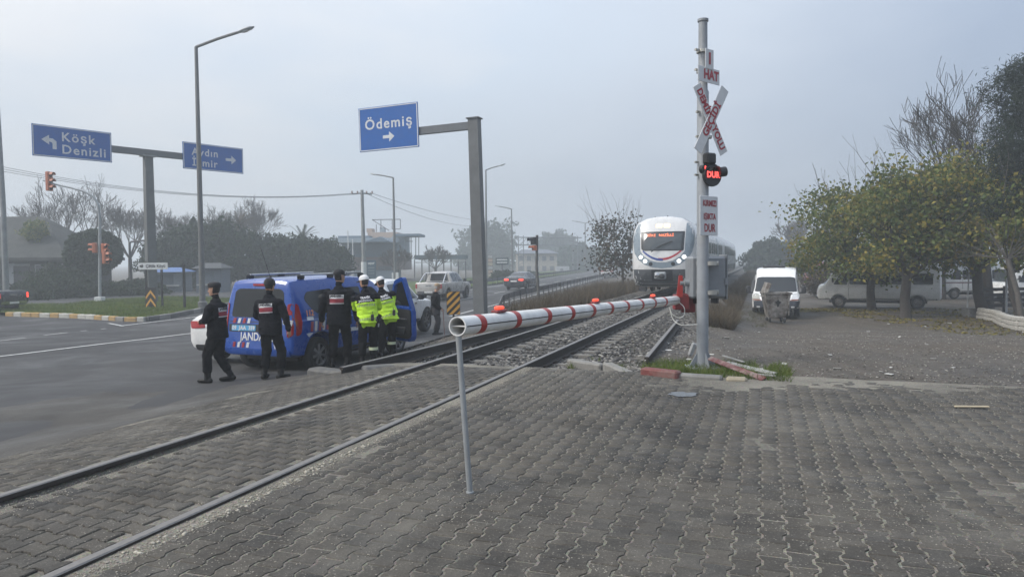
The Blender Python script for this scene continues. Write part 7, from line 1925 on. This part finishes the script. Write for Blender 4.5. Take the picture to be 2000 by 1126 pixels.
# hoarding and sign stack
q = gpt(981, 545, 96); o = thing('billboard', 'dark roadside billboard with two rows of white lettering', 'billboard', q); z0 = at(981, 517, 96).z-q.z; z1 = at(981, 503, 96).z-q.z
boxp(o, 'panel', (0, 0, (z0+z1)/2), (1.75, .15, z1-z0), mat('billboard_dark', (.04, .06, .065), .5)); boxp(o, 'post', (0, .1, z0/2), (.16, .14, z0), SF)
for k in (0, 1): boxp(o, 'lettering_bar', (0, -.085, (z0+z1)/2+.2-.36*k), (1.4, .012, .16), SIGNW)
q = gpt(958, 548, 90); o = thing('sign_stack', 'slim column of stacked shop panels beside the Ödemiş column', 'sign', q); z1 = at(958, 497, 90).z-q.z
boxp(o, 'column', (0, .1, z1/2), (.62, .12, z1), SF)
for k in range(6): boxp(o, 'panel', (0, -.0, z1-.25-k*.47), (.55, .06, .38), [PALE, PE, CREAM][k % 3])
# beige building behind the signal gantry
YH = 165.; b2 = gpt(1050, 536, YH); o = thing('beige_building', 'hazy beige two storey building behind the signal gantry', 'building', b2)
def hb(px0, py0, px1, py1, name, m, dy=0., dep=9.):
    a = at(px0, py1, YH+dy)-b2; c_ = at(px1, py0, YH+dy)-b2; return boxp(o, name, ((a.x+c_.x)/2, dy+dep/2, (a.z+c_.z)/2), (abs(c_.x-a.x), dep, abs(c_.z-a.z)), m)
hb(1008, 495, 1088, 538, 'wall', CREAM); a = at(1006, 495, YH)-b2; c_ = at(1092, 486, YH)-b2
mb = MB(); mb.add([(a.x, -1, a.z), (c_.x, -1, a.z), (c_.x, 10, a.z), (a.x, 10, a.z), (a.x+1.5, 4.5, c_.z), (c_.x-2.5, 4.5, c_.z)], [(0, 1, 5, 4), (1, 2, 5), (2, 3, 4, 5), (3, 0, 4), (0, 3, 2, 1)]); mb.build('roof', mat('roof_grey_blue', (.12, .13, .16), .8), o)
for k in range(5):
    for r_ in (0, 1): hb(1014+k*15, 500+r_*19, 1022+k*15, 509+r_*19, 'window', mat('dim_window', (.12, .12, .13), .3), -.12, .1)
hb(1086, 520, 1112, 538, 'annex', PALE, -3, 5); hb(1094, 524, 1100, 535, 'door', mat('dim_window', (.12, .12, .13), .3), -3.12, .1)
# far sign gantry over the road
YT = 128.; qa, qb = gpt(1018, 545, YT), gpt(1124, 542, YT+6); o = thing('road_gantry', 'hazy steel lattice gantry spanning the far road', 'gantry', qa); LT = mat('lattice_steel', (.20, .21, .22), .6)
zt0, zt1 = at(1018, 478, YT).z-qa.z, at(1018, 463, YT).z-qa.z; dv = qb-qa; dv.z = 0
for base, nm in ((Vector((0, 0, 0)), 'leg'), (dv, 'leg')):
    for e in (-.45, .45): mb = MB(); mb.tube([base+Vector((e, 0, 0)), base+Vector((e, 0, zt1+.3))], .10, 6); mb.build(nm, LT, o)
    mb = MB()
    for k in range(9): z = k*zt1/9; mb.tube([base+Vector((-.45, 0, z)), base+Vector((.45, 0, z+zt1/9))], .045, 4)
    mb.build('leg_lacing', LT, o); o.children[-1]['kind'] = 'stuff'
for z in (zt0, zt1): mb = MB(); mb.tube([Vector((-1.2, 0, z)), dv+Vector((1.2, 0, z))], .10, 6); mb.build('chord', LT, o)
for k in range(9): mb = MB(); p0, p1 = dv*(k/9), dv*((k+1)/9); mb.tube([p0+Vector((0, 0, zt0)), p1+Vector((0, 0, zt1))], .05, 4); mb.build('brace', LT, o); mb = MB(); mb.tube([p1+Vector((0, 0, zt0)), p1+Vector((0, 0, zt1))], .05, 4); mb.build('brace', LT, o)
# ---------------------------------------------------------------- yard: wall, posts, fence, bin, rubbish
t = NT('whitewash_stone'); v_ = t.vor(5.); c = t.mix(t.ramp(t.noise(3, 6, .7), [(.4, 0.), (.7, 1.)]), (.50, .49, .45), (.24, .22, .19)); t.set(col=c, rough=.9); t.bump(t.mix(.5, v_, t.noise(18, 5, .7)), 1., .05); WWS = t.m
wa, wb, wc = Gt(1915, 622), Gt(1945, 628), Gt(2040, 652); w0 = thing('low_wall', 'low whitewashed rubble wall at the right edge of the yard', 'wall', (wa.x, wa.y, zg(wa.x, wa.y)))
rg = random.Random(6)
def stone_run(pa, pb, h, n_c):
    d = pb-pa; d.z = 0; L = d.length; rz = math.atan2(d.y, d.x)
    for c_ in range(n_c):
        s = -rg.uniform(0, .2)
        while s < L:
            l = rg.uniform(.25, .5); m_ = pa+d.normalized()*(s+l/2); mb = MB(); mb.box((0, 0, 0), (l-.008, .26+rg.uniform(-.03, .03), h/n_c-.006), bev=.03); q = mb.build('stone', WWS, w0, smooth=30)
            q.location = Vector((m_.x, m_.y, zg(m_.x, m_.y)+h/n_c*(c_+.5)))-w0.location; q.rotation_euler = (rg.uniform(-.04, .04), rg.uniform(-.04, .04), rz+rg.uniform(-.03, .03)); s += l
stone_run(wa, wb, .46, 3); stone_run(wb, wc, .46, 3)
q = Gt(1906, 618); o = thing('gate_pier', 'stained concrete block with a slim white pole left of the low wall', 'pier', (q.x, q.y, zg(q.x, q.y))); boxp(o, 'block', (0, .2, .17), (.75, .5, .42), KB['grey'], .03, .1)
a = at(1893, 516, q.y+.2)-o.location; mb = MB(); mb.tube([(-.25, .2, .3), (a.x, .2, a.z)], .028, 8); mb.build('pole', SIGNW, o, smooth=40)
q = Gt(1965, 615); o = thing('white_pole', 'white pole standing behind the low wall before the pollarded tree', 'pole', (q.x, q.y, zg(q.x, q.y))); a = at(1966, 500, q.y)-o.location; mb = MB(); mb.tube([(0, 0, 0), (a.x, 0, a.z)], .045, 8); mb.build('shaft', SIGNW, o, smooth=40); boxp(o, 'foot', (0, 0, .06), (.3, .3, .12), KB['grey'], .02)
q = gpt(1965, 592, 33); o = thing('timber_fence', 'dark timber rail fence behind the low wall', 'fence', q)
for k in range(4): boxp(o, 'rail', (0, .02*k, .35+.25*k), (2.8, .05, .14), DWALL, 0, .12)
for x in (-1.2, 0, 1.2): boxp(o, 'post', (x, .12, .6), (.1, .1, 1.3), DWALL)
# burnt wheeled bin
t = NT('scorched_steel'); n1 = t.noise(2.2, 6, .7); n2 = t.noise(6, 6, .7); c = t.mix(t.ramp(n1, [(.38, 0.), (.6, 1.)]), (.34, .325, .30), (.06, .05, .042)); c = t.mix(t.ramp(n2, [(.5, 0.), (.75, .8)]), c, (.11, .055, .03)); t.set(col=c, rough=.65, metal=.35); t.bump(n2, .4, .02); SCO = t.m
q = Gt(1511, 628); o = thing('burnt_bin', 'scorched metal wheeled waste bin standing before the white panel van', 'bin', (q.x, q.y-.2, zg(q.x, q.y)), R(-6)); sc = .98
mb = MB(); rg_ = []
for z, w_, d_ in ((.20, .62, .52), (.24, .66, .56), (1.10, .96, .80), (1.14, 1.02, .86), (1.20, 1.02, .86), (1.20, .94, .78), (.40, .70, .58)): rg_.append([Vector((x*w_/2, y*d_/2, z)) for x, y in ((-1, -1), (1, -1), (1, 1), (-1, 1))])
mb.loft(rg_); mb.build('tub', SCO, o, smooth=25)
mb = MB(); mb.box((.30, -.03, 1.16), (.50, .8, .04), bev=.01); mb.build('lid_half', SCO, o); mb = MB(); mb.box((0, 0, 0), (.46, .7, .05), bev=.01); l2 = mb.build('open_lid', SCO, o); l2.location = (-.36, .05, 1.36); l2.rotation_euler = (R(8), R(-68), 0)
for sx in (-1, 1):
    for sy in (-1, 1):
        mb = MB(); mb.lathe([(.03, -.03), (.10, -.03), (.10, .03), (.03, .03)], (0, 0, 0), 14, 'X'); wq = mb.build('castor', TYRE, o); wq.location = (sx*.28, sy*.24, .10); boxp(o, 'castor_fork', (sx*.28, sy*.24, .17), (.09, .05, .1), SCO)
boxp(o, 'side_rib', (.40, -.40, .70), (.04, .04, .8), SCO, 0); mb = MB(); mb.tube([(-.54, -.3, 1.05), (-.54, .3, 1.05)], .02, 6); mb.build('trunnion', SCO, o)
mb = MB(); vs = [(.09*math.cos(a)*(1+.5*math.sin(3*a)), -.40+.0, .78+.12*math.sin(a)*(1+.3*math.cos(4*a))) for a in np.linspace(0, 2*PI, 22)[:-1]]
mb.add([(x, -.372-(z-.78)*.145, z) for x, y, z in vs], [tuple(range(len(vs)))]); mb.build('burn_hole', BLK, o)
# broken boards at the foot of the post
RW = mat('board_red_flaky', (.13, .035, .035), .75, var=.35, scale=8, dirt=.7, dirtcol=(.4, .38, .35)); GW = mat('board_grey_white', (.30, .30, .28), .7, var=.2, dirt=.4)
def plank(label, pa, pb, w, m, za, zb, roll=0., th=.02):
    a, b_ = Gt(*pa), Gt(*pb); a.z = zg(a.x, a.y)+za; b_.z = zg(b_.x, b_.y)+zb; d = b_-a; mb = MB(); mb.box((0, 0, 0), (d.length, w, th), bev=.004); o = mb.build('broken_board', m); o.location = (a+b_)/2
    o.rotation_euler = (Matrix.Rotation(math.atan2(d.y, d.x), 4, 'Z') @ Matrix.Rotation(-math.asin(d.z/d.length), 4, 'Y') @ Matrix.Rotation(roll, 4, 'X')).to_euler(); tag(o, label, 'board', 'broken boards at the post')
plank('flaking red and white board leaning from the post foot onto the grass', (1385, 719), (1492, 744), .09, RW, .16, .03, .5); plank('grey white broken board lying over the red board', (1418, 716), (1512, 738), .10, GW, .07, .06, .2); plank('thin grey slat propped on the broken boards', (1412, 700), (1452, 722), .04, GW, .05, .12); plank('short white splinter board at the grass tip', (1470, 738), (1515, 741), .05, GW, .06, .05)
q = Gt(1352, 700); mb = MB(); mb.box((0, 0, 0), (.10, .05, .24), bev=.02); o = mb.build('plastic_scrap', PALE); o.location = (q.x, q.y, zg(q.x, q.y)+.16); o.rotation_euler = (.2, .3, .4); tag(o, 'pale plastic scrap stuck behind the foot of the post', 'rubbish')
q = Gt(1898, 797); mb = MB(); mb.box((0, 0, 0), (.36, .035, .02), bev=.008); o = mb.build('wooden_stick', mat('pale_wood', (.42, .36, .25), .8)); o.location = (q.x, q.y, zg(q.x, q.y)+.02); o.rotation_euler = (0, 0, -.08); tag(o, 'short pale wooden stick lying on the paving at the right', 'stick')
rg = random.Random(31)
LIT = mat('litter_white', (.5, .5, .47), .8); LITS = []
mb = MB()
for k in range(70):
    px, py = rg.uniform(1100, 2000), rg.uniform(625, 800); p = Gt(px, py); s = rg.uniform(.015, .045)*(1+p.y*.03); M = Matrix.Rotation(rg.uniform(0, 6), 4, 'Z') @ Matrix.Rotation(rg.uniform(-.5, .5), 4, 'X'); mb.box((p.x, p.y, z_ground(p.x, p.y)+.02), (s*2, s, .006), M)
o = mb.build('litter', LIT); tag(o, 'scraps of pale litter scattered over the gravel yard', kind='stuff')
